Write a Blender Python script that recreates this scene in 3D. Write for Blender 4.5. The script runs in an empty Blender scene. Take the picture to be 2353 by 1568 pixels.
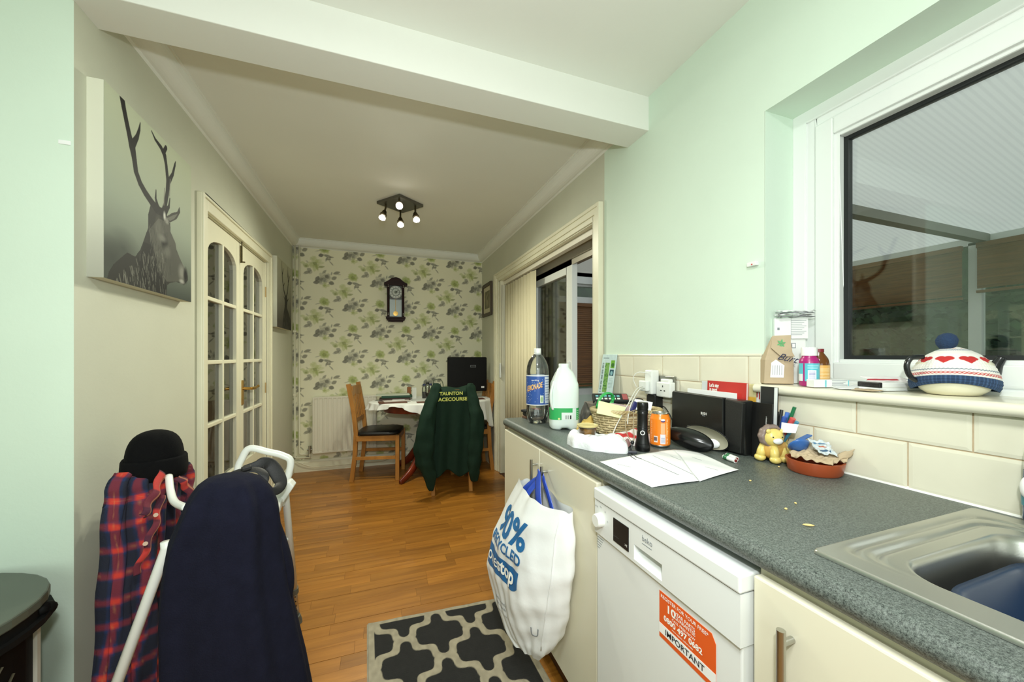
import bpy, bmesh, math, random
import numpy as np
from mathutils import Matrix, Vector
random.seed(7); RNG = np.random.default_rng(11)
PI = math.pi
scene = bpy.context.scene
COL = scene.collection

# ------------------------------------------------------------------ camera
EYE = Vector((0.0, 0.0, 1.2)); YAW = math.radians(19.6); FPX = 855.0; HORIZON = 818.0
cam_data = bpy.data.cameras.new('camera'); cam = bpy.data.objects.new('camera', cam_data); COL.objects.link(cam)
cam.location = EYE; cam.rotation_euler = (PI/2, 0, -YAW)
cam_data.sensor_width = 36.0; cam_data.lens = 36.0*FPX/2353.0
cam_data.shift_y = (HORIZON-784.0)/2353.0
cam_data.clip_start = 0.02; cam_data.clip_end = 200
scene.camera = cam

# ------------------------------------------------------------------ world (overcast late afternoon sky)
world = bpy.data.worlds.new('sky'); scene.world = world; world.use_nodes = True
wn = world.node_tree; wn.nodes.clear()
wo = wn.nodes.new('ShaderNodeOutputWorld'); wb = wn.nodes.new('ShaderNodeBackground')
wb.inputs[0].default_value = (0.90, 0.96, 1.0, 1); wb.inputs[1].default_value = 0.95
wn.links.new(wb.outputs[0], wo.inputs[0])

# ------------------------------------------------------------------ lights
def area(name, loc, target, size, power, color, shape='DISK', size_y=None, spread=None):
    d = bpy.data.lights.new(name, 'AREA'); d.energy = power; d.color = color; d.shape = shape; d.size = size
    if size_y: d.size_y = size_y
    if spread: d.spread = spread
    o = bpy.data.objects.new(name, d); COL.objects.link(o); o.location = loc
    o.rotation_euler = (Vector(target)-Vector(loc)).to_track_quat('-Z', 'Y').to_euler()
    return o
def point(name, loc, power, color, radius=0.03):
    d = bpy.data.lights.new(name, 'POINT'); d.energy = power; d.color = color; d.shadow_soft_size = radius
    o = bpy.data.objects.new(name, d); COL.objects.link(o); o.location = loc; return o
area('kitchen_ceiling_light', (-0.15, -0.15, 2.34), (-0.15, -0.15, 0), 0.42, 19, (0.95, 1.0, 0.98))
area('photographer_flash', (0.02, -0.06, 1.49), (0.5, 2.0, 1.85), 0.08, 11, (0.95, 1.0, 0.98))
area('kitchen_back_fill', (-0.2, -1.70, 1.45), (0.2, 1.5, 1.2), 1.3, 12, (0.93, 1.0, 1.0), 'RECTANGLE', 1.1)  # added soft bounce fill from behind the camera, not a modelled window

# ------------------------------------------------------------------ view
scene.view_settings.view_transform = 'Standard'; scene.view_settings.look = 'None'
scene.view_settings.exposure = 0.52; scene.view_settings.gamma = 1.0
scene.view_settings.use_curve_mapping = False
scene.cycles.max_bounces = 10; scene.cycles.diffuse_bounces = 5; scene.cycles.transparent_max_bounces = 24
scene.cycles.glossy_bounces = 4; scene.cycles.caustics_reflective = False; scene.cycles.caustics_refractive = False
scene.cycles.use_denoising = True

# ------------------------------------------------------------------ survey helpers: a sight line met with a real plane
SN, CS = math.sin(YAW), math.cos(YAW)
def sight(px, py):
    u = (px-1176.5)/FPX; v = (HORIZON-py)/FPX
    return Vector((SN+CS*u, CS-SN*u, v))
def at_x(px, py, X): r = sight(px, py); return EYE+r*(X/r.x)
def at_y(px, py, Y): r = sight(px, py); return EYE+r*(Y/r.y)
def at_z(px, py, Z): r = sight(px, py); return EYE+r*((Z-EYE.z)/r.z)

# ------------------------------------------------------------------ colour + materials
def lin(v):
    v = v/255.0
    return v/12.92 if v <= 0.04045 else ((v+0.055)/1.055)**2.4
def C(r, g, b): return (lin(r), lin(g), lin(b), 1.0)
MATS = {}
def mat(name, col, rough=0.5, metal=0.0, var=0.0, vscale=20.0, bump=0.0, bscale=60.0, spec=0.5, sheen=0.0, coat=0.0, trans=0.0, attr=False, emis=None, estr=0.0, stretch=None, sss=0.0):
    if name in MATS: return MATS[name]
    m = bpy.data.materials.new(name); m.use_nodes = True; MATS[name] = m
    nt = m.node_tree; b = nt.nodes['Principled BSDF']
    b.inputs['Base Color'].default_value = col; b.inputs['Roughness'].default_value = rough
    b.inputs['Metallic'].default_value = metal; b.inputs['Specular IOR Level'].default_value = spec
    b.inputs['Sheen Weight'].default_value = sheen; b.inputs['Coat Weight'].default_value = coat
    b.inputs['Transmission Weight'].default_value = trans
    if sss: b.inputs['Subsurface Weight'].default_value = sss; b.inputs['Subsurface Scale'].default_value = 0.01
    if emis: b.inputs['Emission Color'].default_value = emis; b.inputs['Emission Strength'].default_value = estr
    src = None
    tc = nt.nodes.new('ShaderNodeTexCoord'); vec = tc.outputs['Object']
    if stretch:
        mp = nt.nodes.new('ShaderNodeMapping'); mp.inputs['Scale'].default_value = stretch
        nt.links.new(vec, mp.inputs[0]); vec = mp.outputs[0]
    if attr:
        a = nt.nodes.new('ShaderNodeAttribute'); a.attribute_name = 'Col'; src = a.outputs['Color']
    if var > 0:
        n = nt.nodes.new('ShaderNodeTexNoise'); n.inputs['Scale'].default_value = vscale; n.inputs['Detail'].default_value = 4
        nt.links.new(vec, n.inputs['Vector'])
        mr = nt.nodes.new('ShaderNodeMapRange'); mr.inputs[1].default_value = 0.3; mr.inputs[2].default_value = 0.7
        mr.inputs[3].default_value = 1-var; mr.inputs[4].default_value = 1+var*0.6
        nt.links.new(n.outputs['Fac'], mr.inputs[0])
        mx = nt.nodes.new('ShaderNodeVectorMath'); mx.operation = 'SCALE'
        if src: nt.links.new(src, mx.inputs[0])
        else: mx.inputs[0].default_value = col[:3]
        nt.links.new(mr.outputs[0], mx.inputs['Scale']); src = mx.outputs[0]
    if src: nt.links.new(src, b.inputs['Base Color'])
    if bump > 0:
        n2 = nt.nodes.new('ShaderNodeTexNoise'); n2.inputs['Scale'].default_value = bscale; n2.inputs['Detail'].default_value = 3
        nt.links.new(vec, n2.inputs['Vector'])
        bp = nt.nodes.new('ShaderNodeBump'); bp.inputs['Strength'].default_value = bump; bp.inputs['Distance'].default_value = 0.004
        nt.links.new(n2.outputs['Fac'], bp.inputs['Height']); nt.links.new(bp.outputs[0], b.inputs['Normal'])
    return m
def thin_glass(name, tint=(1, 1, 1, 1), rough=0.02, refl=1.0, haze=0.0, hazecol=(0.8, 0.8, 0.8, 1)):
    if name in MATS: return MATS[name]
    m = bpy.data.materials.new(name); m.use_nodes = True; MATS[name] = m; nt = m.node_tree; nt.nodes.clear()
    o = nt.nodes.new('ShaderNodeOutputMaterial'); t = nt.nodes.new('ShaderNodeBsdfTransparent'); g = nt.nodes.new('ShaderNodeBsdfGlossy')
    f = nt.nodes.new('ShaderNodeFresnel'); f.inputs[0].default_value = 1.5; mx = nt.nodes.new('ShaderNodeMixShader')
    mul = nt.nodes.new('ShaderNodeMath'); mul.operation = 'MULTIPLY'; mul.inputs[1].default_value = refl; mul.use_clamp = True
    t.inputs[0].default_value = tint; g.inputs['Roughness'].default_value = rough; g.inputs['Color'].default_value = (1, 1, 1, 1)
    nt.links.new(f.outputs[0], mul.inputs[0]); nt.links.new(mul.outputs[0], mx.inputs[0])
    base = t.outputs[0]
    if haze > 0:
        d = nt.nodes.new('ShaderNodeBsdfDiffuse'); d.inputs[0].default_value = hazecol
        tl = nt.nodes.new('ShaderNodeBsdfTranslucent'); tl.inputs[0].default_value = hazecol
        a = nt.nodes.new('ShaderNodeMixShader'); a.inputs[0].default_value = 0.5; nt.links.new(d.outputs[0], a.inputs[1]); nt.links.new(tl.outputs[0], a.inputs[2])
        h = nt.nodes.new('ShaderNodeMixShader'); h.inputs[0].default_value = haze; nt.links.new(base, h.inputs[1]); nt.links.new(a.outputs[0], h.inputs[2]); base = h.outputs[0]
    nt.links.new(base, mx.inputs[1]); nt.links.new(g.outputs[0], mx.inputs[2]); nt.links.new(mx.outputs[0], o.inputs[0])
    return m
def wood_mat(name, c1, c2, scale=(2, 30, 30), rough=0.4, rand=0.0, coat=0.0, spec=0.5):
    m = bpy.data.materials.new(name); m.use_nodes = True; nt = m.node_tree; b = nt.nodes['Principled BSDF']; MATS[name] = m
    tc = nt.nodes.new('ShaderNodeTexCoord'); mp = nt.nodes.new('ShaderNodeMapping'); mp.inputs['Scale'].default_value = scale
    nt.links.new(tc.outputs['Object'], mp.inputs[0])
    vec = mp.outputs[0]
    oi = nt.nodes.new('ShaderNodeObjectInfo')
    if rand:
        ad = nt.nodes.new('ShaderNodeVectorMath'); ad.operation = 'ADD'
        sc = nt.nodes.new('ShaderNodeMath'); sc.operation = 'MULTIPLY'; sc.inputs[1].default_value = 40; nt.links.new(oi.outputs['Random'], sc.inputs[0])
        nt.links.new(vec, ad.inputs[0]); nt.links.new(sc.outputs[0], ad.inputs[1]); vec = ad.outputs[0]
    n = nt.nodes.new('ShaderNodeTexNoise'); n.inputs['Scale'].default_value = 1.0; n.inputs['Detail'].default_value = 6; n.inputs['Roughness'].default_value = 0.6
    n.inputs['Distortion'].default_value = 0.6
    nt.links.new(vec, n.inputs['Vector'])
    r = nt.nodes.new('ShaderNodeValToRGB'); r.color_ramp.elements[0].position = 0.32; r.color_ramp.elements[1].position = 0.68
    r.color_ramp.elements[0].color = c1; r.color_ramp.elements[1].color = c2
    nt.links.new(n.outputs['Fac'], r.inputs[0]); out = r.outputs[0]
    if rand:
        mr = nt.nodes.new('ShaderNodeMapRange'); mr.inputs[3].default_value = 1-rand; mr.inputs[4].default_value = 1+rand
        nt.links.new(oi.outputs['Random'], mr.inputs[0])
        s = nt.nodes.new('ShaderNodeVectorMath'); s.operation = 'SCALE'; nt.links.new(out, s.inputs[0]); nt.links.new(mr.outputs[0], s.inputs['Scale']); out = s.outputs[0]
    nt.links.new(out, b.inputs['Base Color']); b.inputs['Roughness'].default_value = rough; b.inputs['Coat Weight'].default_value = coat
    b.inputs['Specular IOR Level'].default_value = spec
    return m

# ------------------------------------------------------------------ mesh building
class MB:
    def __init__(s): s.v = []; s.f = []; s.col = None
    def add(s, vs, fs, M=None):
        o = len(s.v)
        if M is not None: vs = [M @ Vector(p) for p in vs]
        s.v += [tuple(p) for p in vs]; s.f += [tuple(i+o for i in f) for f in fs]; return s
    def box(s, x0, x1, y0, y1, z0, z1, M=None):
        v = [(x0,y0,z0),(x1,y0,z0),(x1,y1,z0),(x0,y1,z0),(x0,y0,z1),(x1,y0,z1),(x1,y1,z1),(x0,y1,z1)]
        return s.add(v, [(0,3,2,1),(4,5,6,7),(0,1,5,4),(1,2,6,5),(2,3,7,6),(3,0,4,7)], M)
    def frame(s, a, b, r1, r2=None, n=12, cap=True):
        r2 = r1 if r2 is None else r2
        return s.tube([a, b], [r1, r2], n, cap)
    def bar(s, a, b, w, h, up=(0, 0, 1)):
        a = Vector(a); b = Vector(b); d = (b-a); L = d.length; d.normalize(); u = Vector(up)
        sd = d.cross(u)
        if sd.length < 1e-4: u = Vector((0, 1, 0)); sd = d.cross(u)
        sd.normalize(); u = sd.cross(d)
        vs = []
        for p in (a, b):
            for i, j in ((-1,-1),(1,-1),(1,1),(-1,1)): vs.append(p+sd*(w/2*i)+u*(h/2*j))
        return s.add(vs, [(3,2,1,0),(4,5,6,7),(0,1,5,4),(1,2,6,5),(2,3,7,6),(3,0,4,7)])
    def tube(s, path, r, n=10, cap=True, closed=False, squash=1.0, up=None):
        P = [Vector(p) for p in path]; k = len(P)
        rs = r if isinstance(r, (list, tuple)) else [r]*k
        vs = []; pu = Vector(up) if up else None
        for i, p in enumerate(P):
            if closed: t = P[(i+1) % k]-P[i-1]
            else: t = P[min(i+1, k-1)]-P[max(i-1, 0)]
            if t.length < 1e-9: t = Vector((0, 0, 1))
            t.normalize()
            if pu is None:
                pu = Vector((0, 0, 1)) if abs(t.z) < 0.9 else Vector((1, 0, 0))
            u = pu-t*pu.dot(t)
            if u.length < 1e-6: u = t.orthogonal()
            u.normalize(); w = t.cross(u); 
            if not up: pu = u
            for j in range(n):
                a = 2*PI*j/n; vs.append(p+u*(math.cos(a)*rs[i]*squash)+w*(math.sin(a)*rs[i]))
        fs = []
        for i in range(k if closed else k-1):
            for j in range(n):
                a = i*n+j; b = i*n+(j+1) % n; c = ((i+1) % k)*n+(j+1) % n; d = ((i+1) % k)*n+j
                fs.append((a, b, c, d))
        if cap and not closed: fs.append(tuple(range(n-1, -1, -1))); fs.append(tuple((k-1)*n+j for j in range(n)))
        return s.add(vs, fs)
    def lathe(s, prof, n=24, M=None, sx=1.0, sy=1.0, cap=True):
        vs = []; 
        for r, z in prof:
            for j in range(n): a = 2*PI*j/n; vs.append((r*math.cos(a)*sx, r*math.sin(a)*sy, z))
        fs = []
        for i in range(len(prof)-1):
            for j in range(n): fs.append((i*n+j, i*n+(j+1) % n, (i+1)*n+(j+1) % n, (i+1)*n+j))
        if cap:
            if prof[0][0] > 1e-6: fs.append(tuple(range(n-1, -1, -1)))
            if prof[-1][0] > 1e-6: fs.append(tuple((len(prof)-1)*n+j for j in range(n)))
        return s.add(vs, fs, M)
    def prism(s, poly, ax, a0, a1, M=None):
        # poly in the two other axes, extruded along axis 'x','y' or 'z'
        n = len(poly); vs = []
        for t in (a0, a1):
            for p in poly:
                vs.append({'x': (t, p[0], p[1]), 'y': (p[0], t, p[1]), 'z': (p[0], p[1], t)}[ax])
        fs = [tuple(range(n-1, -1, -1)), tuple(range(n, 2*n))]+[(i, (i+1) % n, n+(i+1) % n, n+i) for i in range(n)]
        return s.add(vs, fs, M)
    def ball(s, c, r, n=12, m=8, sx=1, sy=1, sz=1, M=None):
        prof = [(max(1e-7, r*math.sin(PI*i/m)), -r*math.cos(PI*i/m)) for i in range(m+1)]
        T = Matrix.Translation(c) @ Matrix.Diagonal((sx, sy, sz, 1))
        if M is not None: T = Matrix.Translation(c) @ M @ Matrix.Diagonal((sx, sy, sz, 1))
        return s.lathe(prof, n, T, cap=False)
ROOTM = {}
def finish(o, smooth, bevel, solid=0, subsurf=0, seg=2):
    me = o.data
    if solid:
        md = o.modifiers.new('solid', 'SOLIDIFY'); md.thickness = solid; md.offset = 0
    if subsurf:
        md = o.modifiers.new('sub', 'SUBSURF'); md.levels = subsurf; md.render_levels = subsurf
    if bevel:
        md = o.modifiers.new('bevel', 'BEVEL'); md.width = bevel; md.segments = seg; md.limit_method = 'ANGLE'; md.angle_limit = math.radians(40)
    if smooth:
        me.polygons.foreach_set('use_smooth', [True]*len(me.polygons))
        if smooth == 'auto':
            bm = bmesh.new(); bm.from_mesh(me)
            for e in bm.edges:
                if len(e.link_faces) == 2 and e.calc_face_angle(0) > math.radians(38): e.smooth = False
            bm.to_mesh(me); bm.free()
def build(name, mb, m, parent=None, smooth=False, bevel=0.0, label=None, world=False, fix=True, solid=0, subsurf=0, seg=2):
    me = bpy.data.meshes.new(name)
    vs = mb.v
    if world and parent is not None:
        Mi = ROOTM[parent.name].inverted(); vs = [Mi @ Vector(p) for p in vs]
    me.from_pydata([tuple(p) for p in vs], [], mb.f); me.validate(); 
    if fix:
        bm = bmesh.new(); bm.from_mesh(me); bmesh.ops.remove_doubles(bm, verts=bm.verts, dist=1e-6); bmesh.ops.recalc_face_normals(bm, faces=bm.faces); bm.to_mesh(me); bm.free()
    me.materials.append(m)
    o = bpy.data.objects.new(name, me); COL.objects.link(o)
    if parent is not None:
        o.parent = parent; ROOTM[o.name] = ROOTM[parent.name]
    else: ROOTM[o.name] = Matrix.Identity(4)
    if label: o['label'] = label
    finish(o, smooth, bevel, solid, subsurf, seg)
    return o
def thing(name, label, cat, loc=(0, 0, 0), rz=0.0, group=None):
    o = bpy.data.objects.new(name, None); COL.objects.link(o); o.location = loc; o.rotation_euler = (0, 0, rz); o.empty_display_size = 0.05
    o['label'] = label; o['category'] = cat
    if group: o['group'] = group
    ROOTM[o.name] = Matrix.Translation(Vector(loc)) @ Matrix.Rotation(rz, 4, 'Z')
    return o
def tag(o, label, cat, group=None):
    o['label'] = label; o['category'] = cat
    if group: o['group'] = group
    return o
def struct(name, loc=(0, 0, 0)):
    o = bpy.data.objects.new(name, None); COL.objects.link(o); o.location = loc; o['kind'] = 'structure'; o.empty_display_size = 0.05
    ROOTM[o.name] = Matrix.Translation(Vector(loc)); return o
def swall(name, mb, m, bevel=0, smooth=False):
    o = build(name, mb, m, None, smooth, bevel); o['kind'] = 'structure'; return o

# ------------------------------------------------------------------ printed surfaces: colour stored on a fine grid
class Cv:
    def __init__(s, nu, nv, col): s.nu = nu; s.nv = nv; s.a = np.zeros((nv, nu, 3)); s.a[:] = col[:3]; s.sx = nu-1; s.sy = nv-1
    def _bb(s, x0, x1, y0, y1):
        return max(0, int(x0)), min(s.nu, int(x1)+2), max(0, int(y0)), min(s.nv, int(y1)+2)
    def _mix(s, bb, m, col):
        x0, x1, y0, y1 = bb; r = s.a[y0:y1, x0:x1]; r += (np.array(col[:3])-r)*m[..., None]
    def ell(s, cx, cy, rx, ry, col, a=1.0, soft=0.1, rot=0.0, e=2.0):
        cx *= s.sx; cy *= s.sy; rx *= s.sx; ry *= s.sy; R = max(abs(rx), abs(ry))*(1+soft)+1
        bb = s._bb(cx-R, cx+R, cy-R, cy+R)
        if bb[0] >= bb[1] or bb[2] >= bb[3]: return
        X, Y = np.meshgrid(np.arange(bb[0], bb[1])-cx, np.arange(bb[2], bb[3])-cy)
        c, n = math.cos(rot), math.sin(rot); U = (X*c+Y*n)/max(rx, .5); V = (-X*n+Y*c)/max(ry, .5); d = np.sqrt(U*U+V*V) if e == 2.0 else (np.abs(U)**e+np.abs(V)**e)**(1/e)
        s._mix(bb, a*np.clip((1+soft-d)/(2*soft+1e-6), 0, 1), col)
    def poly(s, pts, col, a=1.0):
        P = [(x*s.sx, y*s.sy) for x, y in pts]; xs = [p[0] for p in P]; ys = [p[1] for p in P]
        bb = s._bb(min(xs)-1, max(xs)+1, min(ys)-1, max(ys)+1)
        if bb[0] >= bb[1] or bb[2] >= bb[3]: return
        X, Y = np.meshgrid(np.arange(bb[0], bb[1]), np.arange(bb[2], bb[3])); X = X+1e-4; Y = Y+1e-4
        ins = np.zeros(X.shape, bool); k = len(P)
        for i in range(k):
            xa, ya = P[i]; xb, yb = P[(i+1) % k]
            if ya == yb: continue
            c = ((ya > Y) != (yb > Y)) & (X < (xb-xa)*(Y-ya)/(yb-ya)+xa); ins ^= c
        s._mix(bb, a*ins.astype(float), col)
    def line(s, pts, w, col, a=1.0):
        ws = w if isinstance(w, (list, tuple)) else [w]*len(pts)
        for i in range(len(pts)-1):
            xa, ya = pts[i][0]*s.sx, pts[i][1]*s.sy; xb, yb = pts[i+1][0]*s.sx, pts[i+1][1]*s.sy
            wa, wb = ws[i]*s.sx/2, ws[i+1]*s.sx/2; R = max(wa, wb)+1.5
            bb = s._bb(min(xa, xb)-R, max(xa, xb)+R, min(ya, yb)-R, max(ya, yb)+R)
            if bb[0] >= bb[1] or bb[2] >= bb[3]: continue
            X, Y = np.meshgrid(np.arange(bb[0], bb[1]), np.arange(bb[2], bb[3])); dx, dy = xb-xa, yb-ya; L = dx*dx+dy*dy+1e-9
            t = np.clip(((X-xa)*dx+(Y-ya)*dy)/L, 0, 1); d = np.hypot(X-xa-t*dx, Y-ya-t*dy); W = wa+(wb-wa)*t
            s._mix(bb, a*np.clip(W-d+0.5, 0, 1), col)
    def rect(s, x0, y0, x1, y1, col, a=1.0): s.poly([(x0, y0), (x1, y0), (x1, y1), (x0, y1)], col, a)
    def noise(s, amp, cells=30):
        g = RNG.random((cells+1, cells+1)); yy = np.linspace(0, cells-1e-6, s.nv); xx = np.linspace(0, cells-1e-6, s.nu)
        yi = yy.astype(int); xi = xx.astype(int); fy = (yy-yi)[:, None]; fx = (xx-xi)[None, :]
        n = (g[yi][:, xi]*(1-fy)*(1-fx)+g[yi+1][:, xi]*fy*(1-fx)+g[yi][:, xi+1]*(1-fy)*fx+g[yi+1][:, xi+1]*fy*fx)
        s.a *= (1+amp*(n-0.5)*2)[..., None]
def sheet(name, P, cv, m, parent=None, smooth=True, world=False, wrap=False, solid=0.0, label=None, flip=False):
    """P: array (nv, nu, 3) of points; cv: canvas of the same size (or None)."""
    nv, nu = P.shape[:2]; pts = P.reshape(-1, 3)
    if world and parent is not None:
        Mi = np.array(ROOTM[parent.name].inverted()); pts = pts @ Mi[:3, :3].T+Mi[:3, 3]
    me = bpy.data.meshes.new(name)
    j, i = np.meshgrid(np.arange(nu-1), np.arange(nv-1)); a = (i*nu+j).ravel()
    F = np.stack([a, a+1, a+nu+1, a+nu], 1)
    if flip: F = F[:, ::-1]
    nf = len(F)
    me.vertices.add(len(pts)); me.vertices.foreach_set('co', pts.astype(np.float32).ravel())
    me.loops.add(nf*4); me.loops.foreach_set('vertex_index', F.astype(np.int32).ravel())
    me.polygons.add(nf); me.polygons.foreach_set('loop_start', np.arange(0, nf*4, 4, dtype=np.int32))
    me.update(calc_edges=True); me.validate()
    if smooth: me.polygons.foreach_set('use_smooth', np.ones(nf, bool))
    if cv is not None:
        ca = me.color_attributes.new('Col', 'FLOAT_COLOR', 'POINT')
        rgba = np.ones((nv*nu, 4), np.float32); rgba[:, :3] = np.clip(cv.a.reshape(-1, 3), 0, 1); ca.data.foreach_set('color', rgba.ravel())
    me.materials.append(m)
    o = bpy.data.objects.new(name, me); COL.objects.link(o)
    if parent is not None: o.parent = parent; ROOTM[o.name] = ROOTM[parent.name]
    else: ROOTM[o.name] = Matrix.Identity(4)
    if solid:
        md = o.modifiers.new('solid', 'SOLIDIFY'); md.thickness = abs(solid); md.offset = -1 if solid > 0 else 1
    if label: o['label'] = label
    return o
def plane_pts(o, u, v, nu, nv):
    o = np.array(o, float); u = np.array(u, float); v = np.array(v, float)
    a = np.linspace(0, 1, nu)[None, :, None]; b = np.linspace(0, 1, nv)[:, None, None]
    return o+a*u+b*v
def textmesh(s, size=1.0, bold=0.0, align='LEFT', shear=0.0, spacing=1.0):
    cu = bpy.data.curves.new('t', 'FONT'); cu.body = s; cu.size = size; cu.align_x = align; cu.offset = bold; cu.shear = shear; cu.space_character = spacing
    cu.fill_mode = 'FRONT'; cu.resolution_u = 3
    o = bpy.data.objects.new('t', cu); COL.objects.link(o); bpy.context.view_layer.update()
    me = bpy.data.meshes.new_from_object(o); vs = [tuple(v.co) for v in me.vertices]; fs = [tuple(p.vertices) for p in me.polygons]
    bpy.data.objects.remove(o); bpy.data.curves.remove(cu); bpy.data.meshes.remove(me)
    return vs, fs
def text(name, s, size, org, right, up, m, parent, bold=0.0, align='LEFT', world=True, off=0.0006, shear=0.0, spacing=1.0, width=None, height=None):
    vs, fs = textmesh(s, size, bold*size, align, shear, spacing)
    if not vs: return None
    if width:
        k = width/(max(v[0] for v in vs)-min(v[0] for v in vs)); vs = [(v[0]*k, v[1], 0) for v in vs]
    if height:
        k = height/(max(v[1] for v in vs)-min(v[1] for v in vs)); vs = [(v[0], v[1]*k, 0) for v in vs]
    R = Vector(right).normalized(); U = Vector(up); U = (U-R*U.dot(R)).normalized(); N = R.cross(U); org = Vector(org)+N*off
    mb = MB(); mb.add([org+R*v[0]+U*v[1] for v in vs], fs)
    return build(name, mb, m, parent, world=world, fix=False)
def text_on(name, s, fn, m, parent, size, bold=0.0, align='LEFT', world=True, spacing=1.0, width=None, maxe=0.012, shear=0.0):
    """lay lettering on a curved surface fn(x, y) -> point (already lifted off it)"""
    vs, fs = textmesh(s, size, bold*size, align, shear, spacing)
    if width:
        k = width/(max(v[0] for v in vs)-min(v[0] for v in vs)); vs = [(v[0]*k, v[1], 0) for v in vs]
    bm = bmesh.new(); bv = [bm.verts.new((v[0], v[1], 0)) for v in vs]
    for f in fs:
        try: bm.faces.new([bv[i] for i in f])
        except ValueError: pass
    for _ in range(3):
        es = [e for e in bm.edges if e.calc_length() > maxe]
        if not es: break
        bmesh.ops.subdivide_edges(bm, edges=es, cuts=1, use_grid_fill=False)
        bmesh.ops.triangulate(bm, faces=bm.faces)
    mb = MB(); bm.verts.index_update()
    mb.add([fn(v.co.x, v.co.y) for v in bm.verts], [tuple(v.index for v in f.verts) for f in bm.faces]); bm.free()
    return build(name, mb, m, parent, world=world, fix=False)
def catmull(pts, n, closed=False):
    P = [np.array(p, float) for p in pts]; k = len(P); out = []
    segs = k if closed else k-1
    for i in range(segs):
        if closed: a, b, c, d = P[i-1], P[i], P[(i+1) % k], P[(i+2) % k]
        else: a, b, c, d = P[max(i-1, 0)], P[i], P[i+1], P[min(i+2, k-1)]
        for t in np.linspace(0, 1, n, endpoint=False):
            out.append(0.5*((2*b)+(-a+c)*t+(2*a-5*b+4*c-d)*t*t+(-a+3*b-3*c+d)*t**3))
    if not closed: out.append(P[-1])
    return out
def wob(x, y, s=1.0, seed=0.0):
    return (np.sin(x*3.1*s+seed)+np.sin(y*4.3*s+1.7*seed+1)+np.sin((x+y)*5.7*s+2.3*seed)+np.sin((x-1.3*y)*7.9*s+seed*3.1))/4.0

# shared materials
M_white = mat('white_gloss', C(232, 234, 230), 0.3)
M_upvc = mat('white_upvc', C(228, 232, 228), 0.28)
M_black = mat('black_plastic', C(22, 22, 22), 0.45)
M_chrome = mat('brushed_steel', C(190, 190, 185), 0.28, 1.0)
M_ink = mat('black_ink', C(35, 35, 40), 0.7)
M_inkgrey = mat('grey_ink', C(130, 135, 140), 0.7)
M_print = mat('printed_card', C(255, 255, 255), 0.65, attr=True, spec=0.2)
M_printgloss = mat('printed_gloss', C(255, 255, 255), 0.25, attr=True)
M_paper = mat('white_paper', C(236, 237, 236), 0.7)
M_whiteink = mat('white_ink', C(245, 245, 240), 0.6)
# ================================================================== THE SETTING
XL, XR, YB = -0.839, 1.165, 4.35
M_green = mat('wall_paint_pale_green', C(210, 227, 211), 0.75, var=0.03, vscale=2.5, bump=0.08, bscale=90)
M_cream = mat('wall_paint_cream', C(200, 201, 183), 0.75, var=0.04, vscale=3, bump=0.08, bscale=90)
M_ceil = mat('ceiling_paint_white', C(230, 232, 224), 0.8, var=0.02, vscale=2, bump=0.06, bscale=80)
M_trim = mat('trim_paint_cream', C(226, 223, 198), 0.4, var=0.03, vscale=8)
M_dark = mat('dark_void', C(40, 38, 36), 0.9)

# floor of oak strips
M_joint = mat('floor_joint', C(70, 42, 18), 0.8)
floor = swall('floor', MB().box(-1.9, 1.45, -1.9, 4.45, -0.06, -0.0025), M_joint)
M_oak = wood_mat('oak_strip', C(134, 84, 25), C(168, 112, 41), (2.0, 26, 26), 0.36, 0.16, coat=0.12)
SW = 0.0695; yrow = 4.338; row = 0; nplank = 0
while yrow > 1.12:
    x0 = XL+0.004; x1 = XR-0.004 if yrow > 1.72 else 0.66
    x = x0-random.uniform(0.0, 0.3); 
    gap = 0.0022 if row % 3 == 0 else 0.0006
    while x < x1:
        L = random.choice((0.30, 0.38, 0.46, 0.55)); a = max(x, x0); b = min(x+L, x1)
        if b-a > 0.02:
            mb = MB().box(-(b-a)/2, (b-a)/2, -SW/2, SW/2-gap, -0.0025, 0.0)
            o = build('plank', mb, M_oak, floor, fix=False, bevel=0); o.location = ((a+b)/2, yrow-SW/2, 0); nplank += 1
        x += L+0.0007
    yrow -= SW; row += 1
mb = MB()
y = yrow
while y > -1.8: mb.box(-1.85, 0.62, y-SW+0.001, y, -0.0025, 0); y -= SW
mb.box(-1.85, XL-0.005, yrow, 1.44, -0.0025, 0)
o = build('plank_floor_near', mb, M_oak, floor, fix=False); o['kind'] = 'stuff'

# ceilings, beam, walls
swall('ceiling', MB().box(-1.95, 1.45, -1.9, 1.42, 2.39, 2.46), M_ceil)
swall('ceiling', MB().box(-1.0, 1.45, 1.38, 4.5, 2.40, 2.46), M_ceil)
swall('trim_1', MB().box(-1.95, 1.168, 1.40, 1.553, 2.236, 2.42), M_ceil, bevel=0.003)   # the downstand beam
m = MB().box(XL-0.14, XL, 1.4502, 2.30, 0, 2.42).box(XL-0.14, XL, 3.40, 4.5, 0, 2.42).box(XL-0.14, XL, 2.30, 3.40, 1.95, 2.42)
swall('wall_left', m, M_cream)
swall('wall_front_left', MB().box(-1.95, XL-0.0004, 1.45, 1.57, 0, 2.42), M_green)
swall('wall_kitchen_left', MB().box(-2.0, -1.86, -1.9, 1.5, 0, 2.46), M_green)
swall('wall_front', MB().box(-2.0, 1.45, -2.0, -1.86, 0, 2.46), M_green)
m = MB()
m.box(XR, 1.30, -1.9, -0.75, 0, 2.46).box(XR, 1.30, 0.853, 1.757, 0, 2.46).box(XR, 1.30, -0.75, 0.853, 1.985, 2.46).box(XR, 1.30, -0.75, 0.853, 0, 1.083)
wr = swall('wall_right', m, M_green)
m = MB().box(XR, 1.45, 1.757, 1.80, 0, 2.42).box(XR, 1.45, 3.66, 4.5, 0, 2.42).box(XR, 1.45, 1.80, 3.66, 2.0, 2.42)
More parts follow.
